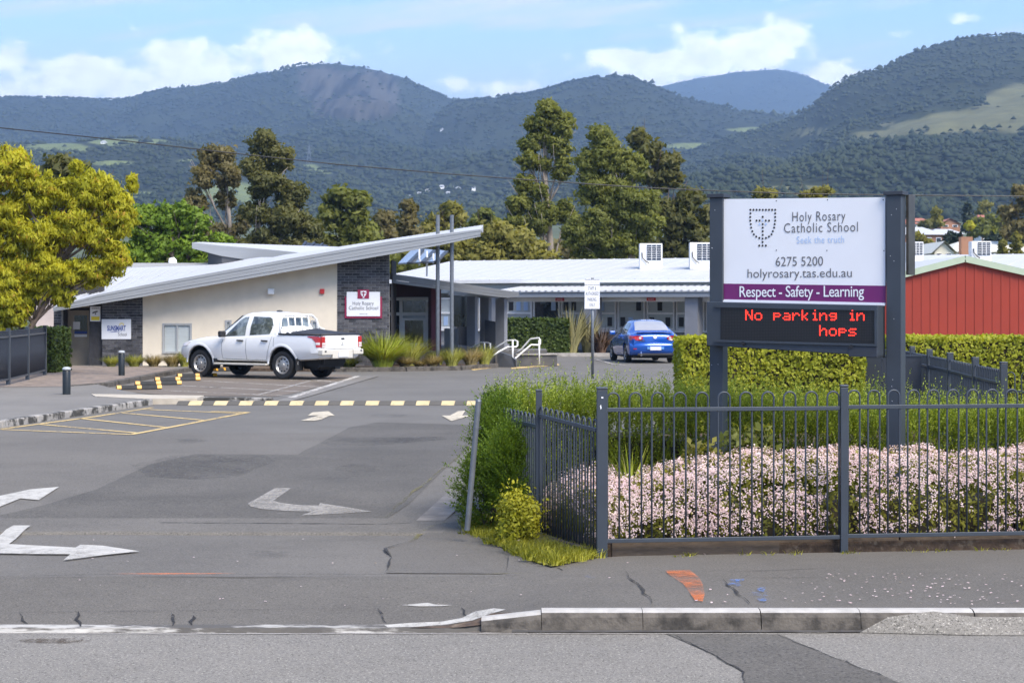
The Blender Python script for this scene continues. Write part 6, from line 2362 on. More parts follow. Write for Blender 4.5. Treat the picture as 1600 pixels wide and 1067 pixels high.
for k in range(6):
    x = -.05 - k * .22
    U_.seam(mb, [(x, 1.165), (x - .05, 1.185)], .02, .006, 1)
mb.build('cover_hook', M['trim'], ute, world=False)
# tailgate, bumper, plate
tg = MB().obox((-1.343, 0, .985), (.012, 0, 0), (0, .66, 0), (0, 0, .165)).build('tailgate', M['car_white'], ute, world=False, bevel=.012)
MB().obox((-1.36, -.02, 1.085), (.006, 0, 0), (0, .065, 0), (0, 0, .022)).build('tailgate_handle', M['trim'], tg, world=False, bevel=.005)
mb = MB()
for k in range(3):
    a = math.pi / 2 + k * 2 * math.pi / 3
    c = Vector((-1.358, math.cos(a) * .030, .935 + math.sin(a) * .030))
    d = Vector((0, math.cos(a), math.sin(a)))
    e_ = Vector((0, -math.sin(a), math.cos(a)))
    mb.add([c - d * .03, c + e_ * .016, c + d * .03, c - e_ * .016], [(0, 1, 2, 3)])
mb.build('badge', M['chrome'], tg, world=False)
bp_ = MB().prism([(-1.44, .86, .80), (-1.20, .90, .80), (-1.16, .90, .66), (-1.20, .86, .56), (-1.40, .60, .54), (-1.44, .55, .62)], (0, 0, 0)) if False else None
mb = MB()
mb.prism([(-1.40, -.84, .66), (-1.22, -.90, .66), (-1.22, -.90, .80), (-1.40, -.84, .80)], (0, .42, 0)).prism([(-1.40, .42, .66), (-1.22, .42, .66), (-1.22, .42, .80), (-1.40, .42, .80)], (0, .44, 0)).box(-1.385, -1.22, -.418, .418, .56, .80)
bo = mb.build('bumper', M['dusty_white'], ute, world=False, bevel=.02)
MB().box(-1.41, -1.388, -.20, .20, .60, .73).build('number_plate', M['plate'], bo, world=False)
for y in (-.74, .74):
    MB().box(-1.41, -1.402, y - .03, y + .03, .74, .78).build('reflector', M['trim'], bo, world=False)
MB().obox((1.3, 0, .43), (2.3, 0, 0), (0, .50, 0), (0, 0, .10)).cyl((0, -.7, WR), (0, .7, WR), .07).cyl((3.0, -.7, WR), (3.0, .7, WR), .05).box(-1.1, -.4, -.45, .45, .42, .62).cyl((-.75, .45, .45), (-.75, -.1, .45), .2).build('chassis', M['dark'], ute, world=False)

# ---- blue sedan (rear axle at the origin)
SD = [(-.98, .46, .66, .62, .74, .84, .72, .90, .60), (-.93, .36, .74, .62, .82, .92, .78, .985, .66), (-.82, .30, .80, .64, .86, .95, .82, 1.035, .70), (-.62, .27, .82, .66, .875, .96, .84, 1.05, .68), (-.50, .25, .83, .66, .878, .96, .845, 1.09, .66), (-.15, .22, .83, .66, .878, .955, .845, 1.30, .60),
      (.25, .21, .83, .66, .878, .945, .84, 1.43, .55), (.7, .21, .83, .66, .878, .935, .84, 1.465, .55), (1.15, .21, .83, .66, .878, .925, .84, 1.45, .55), (1.5, .21, .83, .66, .878, .91, .84, 1.36, .56), (1.9, .21, .83, .66, .875, .90, .83, 1.15, .62), (2.25, .21, .83, .66, .87, .885, .82, .96, .66),
      (2.6, .22, .82, .64, .86, .85, .80, .90, .62), (3.1, .24, .78, .6, .82, .76, .75, .80, .52), (3.4, .28, .70, .56, .72, .68, .66, .70, .42), (3.5, .34, .56, .52, .60, .60, .56, .62, .32)]
TH2 = math.radians(7.5)
f2 = Vector((-math.sin(TH2), math.cos(TH2), 0))
l2 = Vector((-f2.y, f2.x, 0))
rb = G(982, 566.5)
rb.z = .004
sed = tag(thing('sedan', 'blue sedan seen from behind parked facing the classroom windows', 'car', rb - l2 * .76 + f2 * .15, math.atan2(f2.y, f2.x)))
S_ = CarShell(SD, sm=2)
W2 = .315
cut_arches(S_, 'body', [M['car_blue']], sed, [(0, W2 + .02, .375, .55), (2.64, W2 + .02, .375, .55)])
liner(sed, 0, W2 + .02, .37, .56, .83)
liner(sed, 2.64, W2 + .02, .37, .56, .80)
for (x, s) in ((0, 1), (0, -1), (2.64, 1), (2.64, -1)):
    wheel(sed, x, s * .76, W2, .205, s, M['chrome'] if False else M['steel_rim'], 7)
for s in (1, -1):
    S_.patch(MB(), [(1.78, .955), (1.0, .97), (1.0, 1.375), (1.25, 1.36), (1.45, 1.30)], .006, s).build('side_window', M['car_glass'], sed, smooth=True, world=False)
    S_.patch(MB(), [(.93, .97), (.12, .985), (-.02, 1.10), (.22, 1.30), (.45, 1.36), (.93, 1.38)], .006, s).build('side_window', M['car_glass'], sed, smooth=True, world=False)
    mb = MB()
    for pts in ([(1.85, .93), (1.9, .7), (1.85, .30), (.9, .28)], [(.965, .95), (.965, .28)], [(.9, .28), (.42, .30), (.30, .60), (.05, .93)]):
        S_.seam(mb, pts, .010, .003, s)
    mb.build('door_gap', M['trim'], sed, world=False)
    for x in (1.15, .28):
        MB().obox((x, s * (S_.side(x, .83) + .02), .83), (.09, 0, 0), (0, .016, 0), (0, 0, .018)).build('door_handle', M['car_blue'], sed, world=False, bevel=.006)
    MB().obox((1.72, s * .98, 1.0), (.06, 0, 0), (0, .10, 0), (0, 0, .065)).build('mirror', M['car_blue'], sed, world=False, bevel=.03)
    # tail lamp: oval with two round lenses, wrapping the corner
    lm = S_.patch(MB(), [(-.93, .78), (-.60, .86), (-.55, .92), (-.70, .945), (-.93, .93)], .008, s, 6).build('tail_lamp', M['lamp_red'], sed, smooth=True, world=False)
    c = Vector((-.965, s * .60, .855))
    vs = []
    for k in range(20):
        a = 2 * math.pi * k / 20
        vs.append((-.985 + .055 * abs(math.cos(a)) * (1 if math.cos(a) > 0 else .2), s * (.60 + .185 * math.cos(a)), .86 + .085 * math.sin(a)))
    MB().prism(vs if s < 0 else vs[::-1], (-.022, 0, 0)).build('tail_lamp', M['lamp_red'], sed, world=False)
    for y in (.52, .68):
        MB().cyl((-1.0, s * y, .86), (-1.012, s * y, .86), .045, n=14).build('lamp_lens', M['lamp_white'] if y < .6 else M['red_sign'], lm, world=False)
    MB().box(-1.01, -.985, s * .68 - .07, s * .68 + .07, .475, .505).build('reflector', M['lamp_red'], sed, world=False)
mb = MB()
RN = 12
vs, fs = [], []
for i in range(RN + 1):
    for j in range(RN + 1):
        t, q = i / RN, j / RN
        x = -.47 + .66 * q
        y = (-1 + 2 * t) * (.60 - .10 * q)
        vs.append((x - .05 * (1 - (2 * t - 1) ** 2) * (1 - q), y, S_.top(x - .05 * (1 - (2 * t - 1) ** 2) * (1 - q), y) + .007))
for i in range(RN):
    for j in range(RN):
        a = i * (RN + 1) + j
        fs.append((a, a + 1, a + RN + 2, a + RN + 1))
mb.add(vs, [f[::-1] for f in fs])
M['rear_glass'] = mat('rear_glass', (.30, .31, .34), .05, var=.05, scale=2, spec=1.0)
mb.build('rear_window', M['rear_glass'], sed, smooth=True, world=False)
MB().add([(2.2, .66, 1.0), (2.2, -.66, 1.0), (1.5, -.55, 1.385), (1.5, .55, 1.385)], [(0, 1, 2, 3)]).build('windscreen', M['car_glass'], sed, world=False)
# boot lip, bumper, plate, exhaust
MB().prism([(-.90, -.62, 1.02), (-.95, -.58, 1.06), (-.95, .58, 1.06), (-.90, .62, 1.02), (-.80, .62, 1.045), (-.80, -.62, 1.045)], (0, 0, .014)).build('boot_lip', M['car_blue'], sed, world=False, bevel=.004)
mb = MB()
n = 14
vs, fs = [], []
for i in range(n + 1):
    t = -1 + 2 * i / n
    bx = -1.07 + .17 * abs(t) ** 3.2
    for (dx, z) in ((.10, .70), (.0, .66), (-.015, .58), (0, .42), (.06, .30), (.16, .27)):
        vs.append((bx + dx, t * .86, z))
for i in range(n):
    for k in range(5):
        fs.append((i * 6 + k, i * 6 + k + 1, i * 6 + 7 + k, i * 6 + 6 + k)[::-1])
mb.add(vs, fs)
bo = mb.build('bumper', M['car_blue'], sed, smooth=True, world=False)
MB().box(-1.10, -1.07, -.62, .62, .26, .335).build('bumper_insert', M['trim'], bo, world=False, bevel=.01)
MB().box(-1.105, -1.092, -.19, .19, .445, .57).build('number_plate', M['plate'], bo, world=False)
MB().box(-1.098, -1.086, -.29, .29, .475, .56).build('plate_recess', mat('pale_blue_paint', (.12, .30, .62), .4), bo, world=False)
MB().lathe([(0, 0), (.075, .0), (.075, .012), (0, .014)], (-1.012, 0, .895), 'X', 18).build('badge', M['chrome'], sed, world=False) if False else MB().cyl((-.985, 0, .90), (-1.005, 0, .90), .065, n=18).build('badge', M['white'], sed, world=False)
MB().box(-1.0, -.985, .36, .56, .755, .785).build('model_badge', M['chrome'], sed, world=False)
MB().cyl((-1.0, .50, .28), (-1.12, .50, .28), .04, n=12).build('exhaust', M['chrome'], sed, world=False)
MB().cyl((.55, 0, 1.47), (.35, 0, 1.66), .006, n=6).build('roof_aerial', M['trim'], sed, world=False)
MB().box(-.85, 3.2, -.72, .72, .17, .30).build('underbody', M['dark'], sed, world=False)

# ---------------------------------------------------------------- trees
M['bark_pale'] = mat('pale_gum_bark', (.34, .29, .24), .9, var=.25, scale=2, stretch=(1, 1, .3), col2=(.14, .11, .09), c2scale=1.2)
M['bark'] = mat('brown_bark', (.10, .075, .058), .95, var=.3, scale=4, bump=.5)
LM = {
    'gold': leafmat('golden_foliage', (.27, .29, .018), (.56, .52, .035), .45, .8, c=(.46, .29, .04)),
    'dark': leafmat('dark_gum_foliage', (.075, .088, .026), (.185, .175, .055), .45, .35),
    'brown': leafmat('brownish_gum_foliage', (.115, .105, .044), (.245, .21, .09), .45, .35),
    'olive': leafmat('olive_foliage', (.145, .148, .032), (.31, .28, .064), .45, .35),
    'mid': leafmat('mid_green_foliage', (.105, .128, .026), (.25, .26, .056), .45, .35),
    'bright': leafmat('bright_green_foliage', (.080, .150, .012), (.210, .300, .025), .35, .5),
    'pine': leafmat('pine_foliage', (.012, .022, .012), (.03, .045, .02), .1, .5),
    'hedge': leafmat('box_hedge_leaves', (.19, .23, .016), (.46, .46, .04), .42, 1.6),
    'hedge_d': leafmat('dark_hedge_leaves', (.030, .055, .010), (.085, .120, .018), .25, 1.2),
    'rosemary': leafmat('rosemary_leaves', (.17, .25, .035), (.46, .55, .10), .4, 2.0),
    'rosemary_d': leafmat('rosemary_dark_leaves', (.085, .15, .022), (.22, .33, .045), .38, 2.0),
    'diosma': leafmat('diosma_leaves', (.060, .070, .012), (.32, .30, .03), .3, 3.0),
    'lime': leafmat('lime_shrub_leaves', (.24, .25, .015), (.46, .42, .03), .3, 4.0),
    'weed': leafmat('verge_weeds', (.22, .24, .02), (.46, .44, .06), .35, 6.0),
    'loman': leafmat('strap_leaves', (.16, .22, .018), (.42, .46, .05), .3, 1.0, c=(.42, .36, .18)),
    'tan': leafmat('tan_grass', (.19, .150, .060), (.40, .32, .15), .3, 1.0),
    'tuss': leafmat('green_tan_grass', (.16, .20, .030), (.42, .40, .10), .35, 1.0),
    'flax': leafmat('flax_leaves', (.08, .085, .03), (.30, .27, .13), .2, 1.0),
    'flax_r': leafmat('bronze_flax_leaves', (.045, .028, .022), (.15, .09, .06), .2, 1.0),
}
M['petal'] = leafmat('pink_petals', (.64, .44, .46), (.84, .70, .68), .2, 2.0)
M['twig_and_core'] = mat('twigs_and_dark_core', (.045, .036, .022), .95, var=.3, scale=12)  # stems, and the solid dark cores added inside the hedges


def tree(name, label, d, lobes, leaf, trunk, bark='bark', size=.17, dens=.9, clump=.36, deep=.9, group=None, droop=0.0, cat='tree', limbs=True, tr=.16, soft=.72, cls=1.0, asp=2.2):
    """crown from lobes (px, py, rx, ry) at depth d, each a cloud of leaf clumps; trunk is a polyline of image points"""
    base = P(trunk[0][0], trunk[0][1], d)
    root = tag(thing(name, label, cat, base, group=group))
    vs, fs, ns, ts, off = [], [], [], [], 0
    cents = []
    k_ = d / 3000
    for li, (px, py, rx, ry) in enumerate(lobes):
        c = np.array(P(px, py, d))
        R = np.array([rx * k_, (rx + ry) * .5 * k_ * deep, ry * k_])
        c[1] += rng.uniform(-.35, .35) * R[1]
        cents.append(c)
        r = R.mean()
        ncl = max(6, int(34 * cls))
        dirs = rdirs(ncl)
        rad = rng.uniform(.05, 1.0, ncl) ** .5
        cc = c + dirs * rad[:, None] * R * .86
        for j in range(ncl):
            cr = r * clump * rng.uniform(.6, 1.2)
            n = int(max(10, dens * 1.15 * 4 * math.pi * cr * cr / (size * size * 1.1)))
            dd = rdirs(n)
            dd[:, 2] = np.where(dd[:, 2] < -.2, dd[:, 2] * .6, dd[:, 2])
            rr = np.where(rng.uniform(size=n) > .80, rng.uniform(.9, 1.75, n), rng.uniform(.2, 1.0, n) ** .45)
            pos = cc[j] + dd * rr[:, None] * cr * np.array([1.1, 1.1, .85])
            outw = unit(unit((pos - c) / R) * .45 + dd * .8 + np.array([0, 0, .15]))
            V, F, N = leaf_quads(pos, dd, size, asp, .8, soft, outw, droop)
            vs.append(V)
            fs.append(F + off)
            ns.append(N)
            tt = np.clip(rng.normal(.5 + rng.uniform(-.22, .22), .2, n), 0, 1)
            ts.append(np.repeat(tt, 4))
            off += len(V)
    npmesh('crown', np.concatenate(vs), np.concatenate(fs), LM[leaf], root, np.concatenate(ns), np.concatenate(ts), kind='stuff')
    tp = [P(x, y, d) for (x, y) in trunk]
    mb = MB()
    m = len(tp)
    w0 = tr
    mb.tube(tp, [w0 * (1 - .72 * i / max(1, m - 1)) for i in range(m)], 8)
    if limbs:
        for c in cents:
            c = Vector(c)
            best = min(range(m), key=lambda i: (tp[i] - c).length + (3 if tp[i].z > c.z else 0))
            a = tp[max(0, best - 1)] if best > 0 else tp[0]
            mid = a * .45 + c * .55 + Vector((random.uniform(-.2, .2), random.uniform(-.2, .2), -.15 * (c - a).length * .5))
            mb.tube([a, mid, c + Vector((0, 0, .1))], [w0 * .42, w0 * .26, w0 * .08], 6)
            for q in range(3):
                e = c + Vector(rdirs(1)[0]) * (c - mid).length * .6
                mb.tube([mid, mid * .4 + e * .6, e], [w0 * .16, w0 * .1, w0 * .04], 5)
    mb.build('trunk', M[bark], root, smooth=True)
    return root


tree('golden_tree', 'golden yellow leafy tree leaning over the fence at the far left', 51, [(20, 262, 36, 40), (62, 300, 42, 42), (18, 340, 40, 45), (108, 300, 26, 32), (150, 298, 42, 38), (186, 335, 28, 40), (120, 350, 42, 38), (62, 372, 46, 38), (160, 372, 42, 38), (20, 420, 42, 45), (82, 428, 46, 38), (133, 425, 40, 32), (178, 408, 28, 28), (24, 482, 36, 32), (-8, 505, 36, 26), (60, 452, 34, 26), (8, 455, 40, 36), (-32, 300, 42, 60), (-40, 400, 50, 70), (96, 462, 22, 20), (206, 288, 10, 18), (120, 262, 12, 14), (-90, 350, 60, 110)],
     'gold', [(30, 590), (36, 535), (52, 505), (78, 462), (95, 410), (110, 350)], size=.046, dens=.72, clump=.24, cls=2.3, droop=2.2, tr=.11, soft=.5, asp=3.4)
tree('dark_tree', 'round dark green tree behind the golden tree', 88, [(95, 262, 30, 26), (125, 268, 20, 22), (78, 278, 20, 22), (112, 305, 40, 32), (70, 320, 30, 30)], 'dark', [(100, 420), (100, 350), (98, 270)], size=.16)
tree('leafy_tree', 'bright fresh green rounded tree beside the golden tree', 78, [(222, 348, 30, 28), (265, 350, 36, 34), (303, 352, 26, 30), (240, 388, 42, 34), (300, 390, 42, 30), (346, 380, 24, 18), (208, 398, 30, 26), (345, 402, 30, 18), (280, 330, 20, 18)], 'bright', [(270, 450), (270, 400), (268, 350)], size=.10, clump=.30, cls=1.2)
G_ = 'gum trees standing behind the school'
tree('gum_tree', 'thin brownish gum tree left of the tall dark gum', 112, [(340, 248, 34, 24), (318, 276, 20, 26), (358, 276, 24, 26), (352, 310, 16, 20), (306, 318, 20, 24), (300, 348, 24, 26), (330, 368, 40, 26), (292, 380, 28, 22), (360, 385, 30, 20), (375, 355, 14, 22)], 'brown', [(362, 420), (360, 370), (357, 320), (350, 262)], 'bark_pale', .115, .8, .30, group=G_, cls=1.5, soft=.55, tr=.18)
tree('gum_tree', 'tall dark gum tree with pale forked trunk behind the entry roof', 108, [(415, 226, 28, 26), (436, 248, 24, 26), (398, 262, 24, 26), (420, 286, 34, 22), (455, 308, 28, 26), (402, 332, 26, 24), (452, 345, 36, 30), (484, 368, 22, 36), (425, 378, 42, 26), (388, 390, 26, 22), (470, 392, 40, 22), (405, 300, 20, 16)], 'dark', [(402, 425), (404, 380), (405, 330), (412, 285), (416, 230)], 'bark_pale', .115, .8, .31, group=G_, cls=1.6, soft=.55, tr=.18)
tree('gum_tree', 'broad olive green gum to the right of the tall dark gum', 114, [(535, 312, 28, 20), (562, 320, 20, 22), (518, 340, 24, 24), (556, 352, 30, 28), (540, 388, 42, 26), (506, 386, 22, 24), (575, 376, 20, 28)], 'mid', [(540, 425), (542, 380), (540, 320)], 'bark', .19, group=G_)
tree('gum_tree', 'small rounded olive tree left of the slim orange tinged tree', 122, [(602, 346, 20, 18), (592, 372, 24, 20), (615, 372, 16, 20)], 'brown', [(600, 425), (602, 350)], 'bark', .19, group=G_)
tree('gum_tree', 'slim upright orange tinged tree left of the steel posts', 118, [(640, 328, 14, 20), (638, 352, 17, 22), (642, 378, 20, 22)], 'brown', [(640, 425), (640, 340)], 'bark', .18, group=G_)
tree('gum_tree', 'rounded brownish tree just behind the steel posts', 126, [(702, 328, 20, 16), (686, 348, 22, 18), (714, 346, 18, 18), (668, 366, 22, 20)], 'olive', [(700, 425), (700, 340)], 'bark', .2, group=G_)
tree('gum_tree', 'distant grey green tree right of the steel posts', 132, [(757, 338, 16, 14), (742, 350, 18, 14), (772, 352, 18, 16)], 'mid', [(757, 425), (757, 345)], 'bark', .2, group=G_)
tree('wattle_tree', 'low spreading yellow olive wattle along the roof below the tall gum', 100, [(700, 378, 34, 20), (735, 384, 30, 22), (770, 366, 34, 22), (800, 372, 34, 24), (650, 396, 26, 14), (765, 396, 40, 18), (820, 392, 34, 18), (720, 402, 50, 12), (852, 402, 22, 12), (675, 402, 30, 14)], 'olive', [(760, 425), (760, 400), (762, 380)], 'bark', .16)
tree('gum_tree', 'tallest gum tree with pale trunk and open crown', 112, [(856, 172, 20, 20), (842, 196, 24, 18), (880, 200, 20, 26), (872, 228, 24, 20), (828, 226, 20, 18), (850, 216, 18, 14), (825, 252, 18, 18), (880, 262, 20, 22), (848, 256, 16, 14), (818, 288, 18, 18), (842, 300, 18, 14), (812, 320, 22, 20), (850, 335, 26, 24), (836, 352, 26, 20), (884, 330, 16, 24), (806, 345, 18, 16)], 'mid', [(862, 425), (860, 380), (856, 320), (852, 270), (854, 215), (856, 180)], 'bark_pale', .11, .8, .31, group=G_, tr=.20, cls=1.6, soft=.55)
tree('gum_tree', 'wide light green gum to the right of the tallest gum', 106, [(937, 212, 22, 20), (952, 244, 32, 30), (918, 258, 20, 30), (984, 262, 28, 32), (932, 298, 36, 32), (976, 314, 40, 34), (1004, 352, 32, 34), (942, 352, 42, 36), (906, 368, 28, 34), (1012, 318, 20, 26), (968, 385, 40, 24), (925, 395, 34, 18)], 'mid', [(985, 425), (985, 380), (975, 330), (955, 270), (938, 220)], 'bark_pale', .11, .8, .31, group=G_, tr=.17, cls=1.6, soft=.55)
tree('gum_tree', 'dark pointed gum behind the light green gum', 124, [(998, 218, 16, 18), (1015, 238, 22, 24), (1046, 254, 20, 22), (1030, 276, 32, 24), (1056, 282, 14, 18)], 'dark', [(1030, 425), (1030, 330), (1020, 240)], 'bark', .2, group=G_, tr=.24)
tree('gum_tree', 'dark bushy gum just left of the left sign post', 112, [(1078, 312, 26, 28), (1058, 345, 32, 34), (1088, 362, 24, 34), (1045, 388, 32, 22), (1080, 396, 30, 18), (1102, 340, 10, 24), (1035, 330, 22, 24)], 'dark', [(1070, 425), (1070, 380), (1075, 320)], 'bark', .19, group=G_, tr=.2)
tree('gum_tree', 'yellowish treetop peeping over the sign board near its crest', 116, [(1195, 304, 24, 10), (1190, 330, 34, 24)], 'olive', [(1195, 425), (1195, 310)], 'bark', .18, group=G_)
tree('gum_tree', 'yellowish treetop peeping over the right half of the sign board', 116, [(1285, 301, 22, 9), (1260, 306, 14, 7), (1280, 330, 34, 24)], 'olive', [(1285, 425), (1285, 310)], 'bark', .18, group=G_)
# suburb trees on the right
tree('pine_tree', 'dark pointed pine above the roofs on the right', 330, [(1512, 328, 3.5, 9), (1512, 342, 6, 10), (1512, 356, 8, 10)], 'pine', [(1512, 372), (1512, 325)], 'bark', .5, limbs=False, clump=.5)
G2 = 'garden trees among the houses'
tree('garden_tree', 'yellow green tree between the terracotta roofs', 290, [(1463, 334, 8, 9), (1462, 346, 12, 10)], 'olive', [(1463, 365), (1463, 335)], 'bark', .42, limbs=False, group=G2)
tree('garden_tree', 'dark shrubby tree under the yellow green one', 285, [(1444, 352, 9, 7)], 'dark', [(1444, 362), (1444, 350)], 'bark', .42, limbs=False, group=G2)
tree('garden_tree', 'broad mixed green tree right of the pine', 270, [(1528, 350, 14, 12), (1545, 345, 12, 10), (1538, 362, 22, 10), (1560, 352, 14, 12), (1520, 362, 12, 10)], 'mid', [(1535, 380), (1535, 350)], 'bark', .42, limbs=False, group=G2)
tree('garden_tree', 'pale feathery tree above the orange roofed house', 360, [(1540, 322, 10, 8), (1532, 330, 8, 7)], 'olive', [(1540, 345), (1540, 325)], 'bark', .5, limbs=False, group=G2)
tree('garden_tree', 'small yellow bush left of the brick chimney', 250, [(1514, 354, 7, 7)], 'gold', [(1514, 364), (1514, 352)], 'bark', .35, limbs=False, group=G2)
tree('garden_tree', 'green shrubs in front of the long brick house', 190, [(1434, 372, 9, 8), (1448, 384, 14, 10), (1425, 388, 14, 9)], 'olive', [(1436, 398), (1436, 375)], 'bark', .3, limbs=False, group=G2)
tree('garden_tree', 'olive hedge trees along the cream roof line', 200, [(1487, 372, 18, 8), (1555, 374, 22, 7), (1590, 374, 20, 8), (1480, 384, 16, 9)], 'pine', [(1535, 385), (1535, 372)], 'bark', .32, limbs=False, group=G2)
tree('garden_tree', 'small pointed cypress before the cream roof right of the chimney', 140, [(1567, 382, 6, 8), (1567, 393, 8, 7)], 'olive', [(1567, 405), (1567, 380)], 'bark', .16, limbs=False, group=G2)
tree('garden_tree', 'taller pointed cypress before the cream roof near the edge', 138, [(1588, 372, 7, 9), (1588, 384, 9, 9), (1588, 395, 10, 7)], 'olive', [(1588, 405), (1588, 370)], 'bark', .16, limbs=False, group=G2)
tree('brown_tree', 'tall brownish open tree at the right edge above the houses', 160, [(1592, 300, 16, 10), (1605, 320, 22, 18), (1578, 335, 16, 18), (1600, 355, 26, 22), (1575, 362, 14, 14), (1640, 320, 30, 40), (1625, 370, 30, 24)], 'brown', [(1612, 410), (1610, 360), (1604, 310)], 'bark', .26, .7, .34)


def undergrowth(name, x0, x1, ytop, ybot, d, leaf, n, size):
    px = rng.uniform(x0, x1, n)
    t = rng.uniform(0, 1, n)
    top = ytop + 14 * (fbm(px / 40, px * 0 + d, 3, 5) - .5) * 2
    py = top + (ybot - top) * t
    dd = d + rng.uniform(-2, 2, n)
    pos = np.stack([(px - 800) * dd / 3000, dd, 2 + (476 - py) * dd / 3000], -1)
    dirs = unit(np.stack([rng.normal(size=n) * .5, -np.abs(rng.normal(size=n)), np.abs(rng.normal(size=n)) * .8], -1))
    V, F, N = leaf_quads(pos, dirs, size, 1.6, .7, .6)
    return npmesh(name, V, F, LM[leaf], None, N, np.repeat(rng.uniform(0, 1, n), 4), kind='stuff')


undergrowth('undergrowth', 255, 1115, 378, 430, 124, 'brown', 9000, .3)
undergrowth('undergrowth', 370, 1110, 402, 430, 118, 'mid', 6000, .26)


# ---------------------------------------------------------------- hedges
def hedge(label, x0, x1, y0, y1, z0, z1, leaf, n, size, name='hedge', rz=None, wav=.05):
    root = tag(thing(name, label, 'hedge', ((x0 + x1) / 2, (y0 + y1) / 2, z0)))
    ins = size * 1.1 + .03
    MB().box(x0 + ins, x1 - ins, y0 + ins, y1 - ins, z0, z1 - ins).build('dark_core_and_branches', M['twig_and_core'], root)  # solid dark block added inside the leaves to stop see-through
    Lx, Ly, Lz = x1 - x0, y1 - y0, z1 - z0
    areas = np.array([Lx * Lz, Lx * Ly, Ly * Lz, Ly * Lz, Lx * Lz * .3])
    which = rng.choice(5, n, p=areas / areas.sum())
    u_, v_ = rng.uniform(0, 1, n), rng.uniform(0, 1, n)
    pos = np.zeros((n, 3))
    nor = np.zeros((n, 3))
    X, Y, Z = x0 + u_ * Lx, y0 + u_ * Ly, z0 + v_ * Lz
    for k in range(5):
        m = which == k
        if k == 0: pos[m] = np.stack([X[m], np.full(m.sum(), y0), Z[m]], -1); nor[m] = (0, -1, .15)
        if k == 1: pos[m] = np.stack([X[m], y0 + v_[m] * Ly, np.full(m.sum(), z1)], -1); nor[m] = (0, -.1, 1)
        if k == 2: pos[m] = np.stack([np.full(m.sum(), x0), Y[m], Z[m]], -1); nor[m] = (-1, 0, .15)
        if k == 3: pos[m] = np.stack([np.full(m.sum(), x1), Y[m], Z[m]], -1); nor[m] = (1, 0, .15)
        if k == 4: pos[m] = np.stack([X[m], np.full(m.sum(), y1), Z[m]], -1); nor[m] = (0, 1, .15)
    s = pos[:, 0] * 3.1 + pos[:, 1] * 2.3
    bump = (fbm(s, pos[:, 2] * 4 + pos[:, 1] * 2, 4, 3) - .5) * 2 * wav
    depth = rng.uniform(0, 1, n) ** 2 * size * 1.6
    nn = unit(nor)
    pos = pos + nn * (bump - depth)[:, None] + rng.normal(size=(n, 3)) * size * .35
    # rounded shoulders
    V, F, N = leaf_quads(pos, nn, size, 1.5, .75, .45, unit(nn + rng.normal(size=(n, 3)) * .25))
    npmesh('leaves', V, F, LM[leaf], root, N, np.repeat(np.clip(rng.normal(.5, .27, n), 0, 1), 4), kind='stuff')
    return root


hedge('clipped yellow green box hedge behind the sign display', 2.56, 5.33, 29.0, 30.3, .0, 1.49, 'hedge', 24000, .042)
hedge('clipped yellow green hedge in front of the red shed', 6.75, 14.5, 33.6, 35.0, .0, 1.42, 'hedge', 34000, .048)
hedge('dark green clipped hedge below the classroom windows', P(793, 0, 75).x, P(888, 0, 75).x, 75.0, 76.1, .06, 1.42, 'hedge_d', 9000, .085)
hedge('small green hedge growing at the end of the side fence', -13.9, -12.75, 53.5, 55.5, .08, 1.32, 'hedge_d', 5000, .07)


# ---------------------------------------------------------------- rosemary
def sprigs(pos, axis, length, needles, nl, nw):
    """upright sprigs with needles all round: pos, axis (N,3), length (N,)"""
    N = len(pos)
    t = rng.uniform(.05, 1.0, (N, needles))
    a = unit(axis)
    bend = rng.normal(size=(N, 3)) * .16
    P_ = pos[:, None, :] + a[:, None, :] * (t * length[:, None])[..., None] + bend[:, None, :] * (t ** 2 * length[:, None])[..., None]
    rd = rng.normal(size=(N, needles, 3))
    rd = rd - a[:, None, :] * np.sum(rd * a[:, None, :], -1, keepdims=True)
    rd = unit(rd)
    dirn = unit(rd + a[:, None, :] * rng.uniform(.5, 1.2, (N, needles, 1)))
    L = nl * rng.uniform(.6, 1.2, (N, needles, 1)) * (1.0 - .55 * t[..., None] ** 3)
    side = unit(np.cross(dirn, rng.normal(size=(N, needles, 3)))) * nw
    V = np.stack([P_ - side * .5, P_ + side * .5, P_ + dirn * L], axis=2).reshape(-1, 3)
    F = np.arange(len(V)).reshape(-1, 3)
    nrm = np.repeat(unit(rd * .65 + np.array([0, 0, .5]))[:, :, None, :], 3, axis=2).reshape(-1, 3)
    # face orientation follows the shading normal
    e1, e2 = V[F[:, 1]] - V[F[:, 0]], V[F[:, 2]] - V[F[:, 0]]
    fl = np.sum(np.cross(e1, e2) * nrm[F[:, 0]], -1) < 0
    F[fl] = F[fl][:, [0, 2, 1]]
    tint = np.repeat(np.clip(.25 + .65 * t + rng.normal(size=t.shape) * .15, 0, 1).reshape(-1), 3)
    return V, F, nrm, tint


ros = tag(thing('rosemary_hedge', 'dense spiky green rosemary hedge growing round the sign behind the fence', 'hedge', (3, 19, .08)))
H0, H1 = Vector((-.18, 19.75)), Vector((7.4, 18.15))
hd = (H1 - H0).normalized()
hp = Vector((-hd.y, hd.x))
LH = (H1 - H0).length
core = MB()
for i in range(14):
    a = H0 + hd * LH * (i + .03) / 14
    b = H0 + hd * LH * (i + .97) / 14
    hgt = .60 + random.uniform(-.06, .05)
    core.prism([(a.x - hp.x * .36, a.y - hp.y * .36, .05), (b.x - hp.x * .36, b.y - hp.y * .36, .05), (b.x + hp.x * .42, b.y + hp.y * .42, .05), (a.x + hp.x * .42, a.y + hp.y * .42, .05)], (0, 0, hgt))
core.build('dark_core_and_branches', M['twig_and_core'], ros)  # dark blocks added behind the sprigs, not modelled branches
n = 13500
s = rng.uniform(0, LH, n)
w_ = rng.uniform(-.62, .72, n)
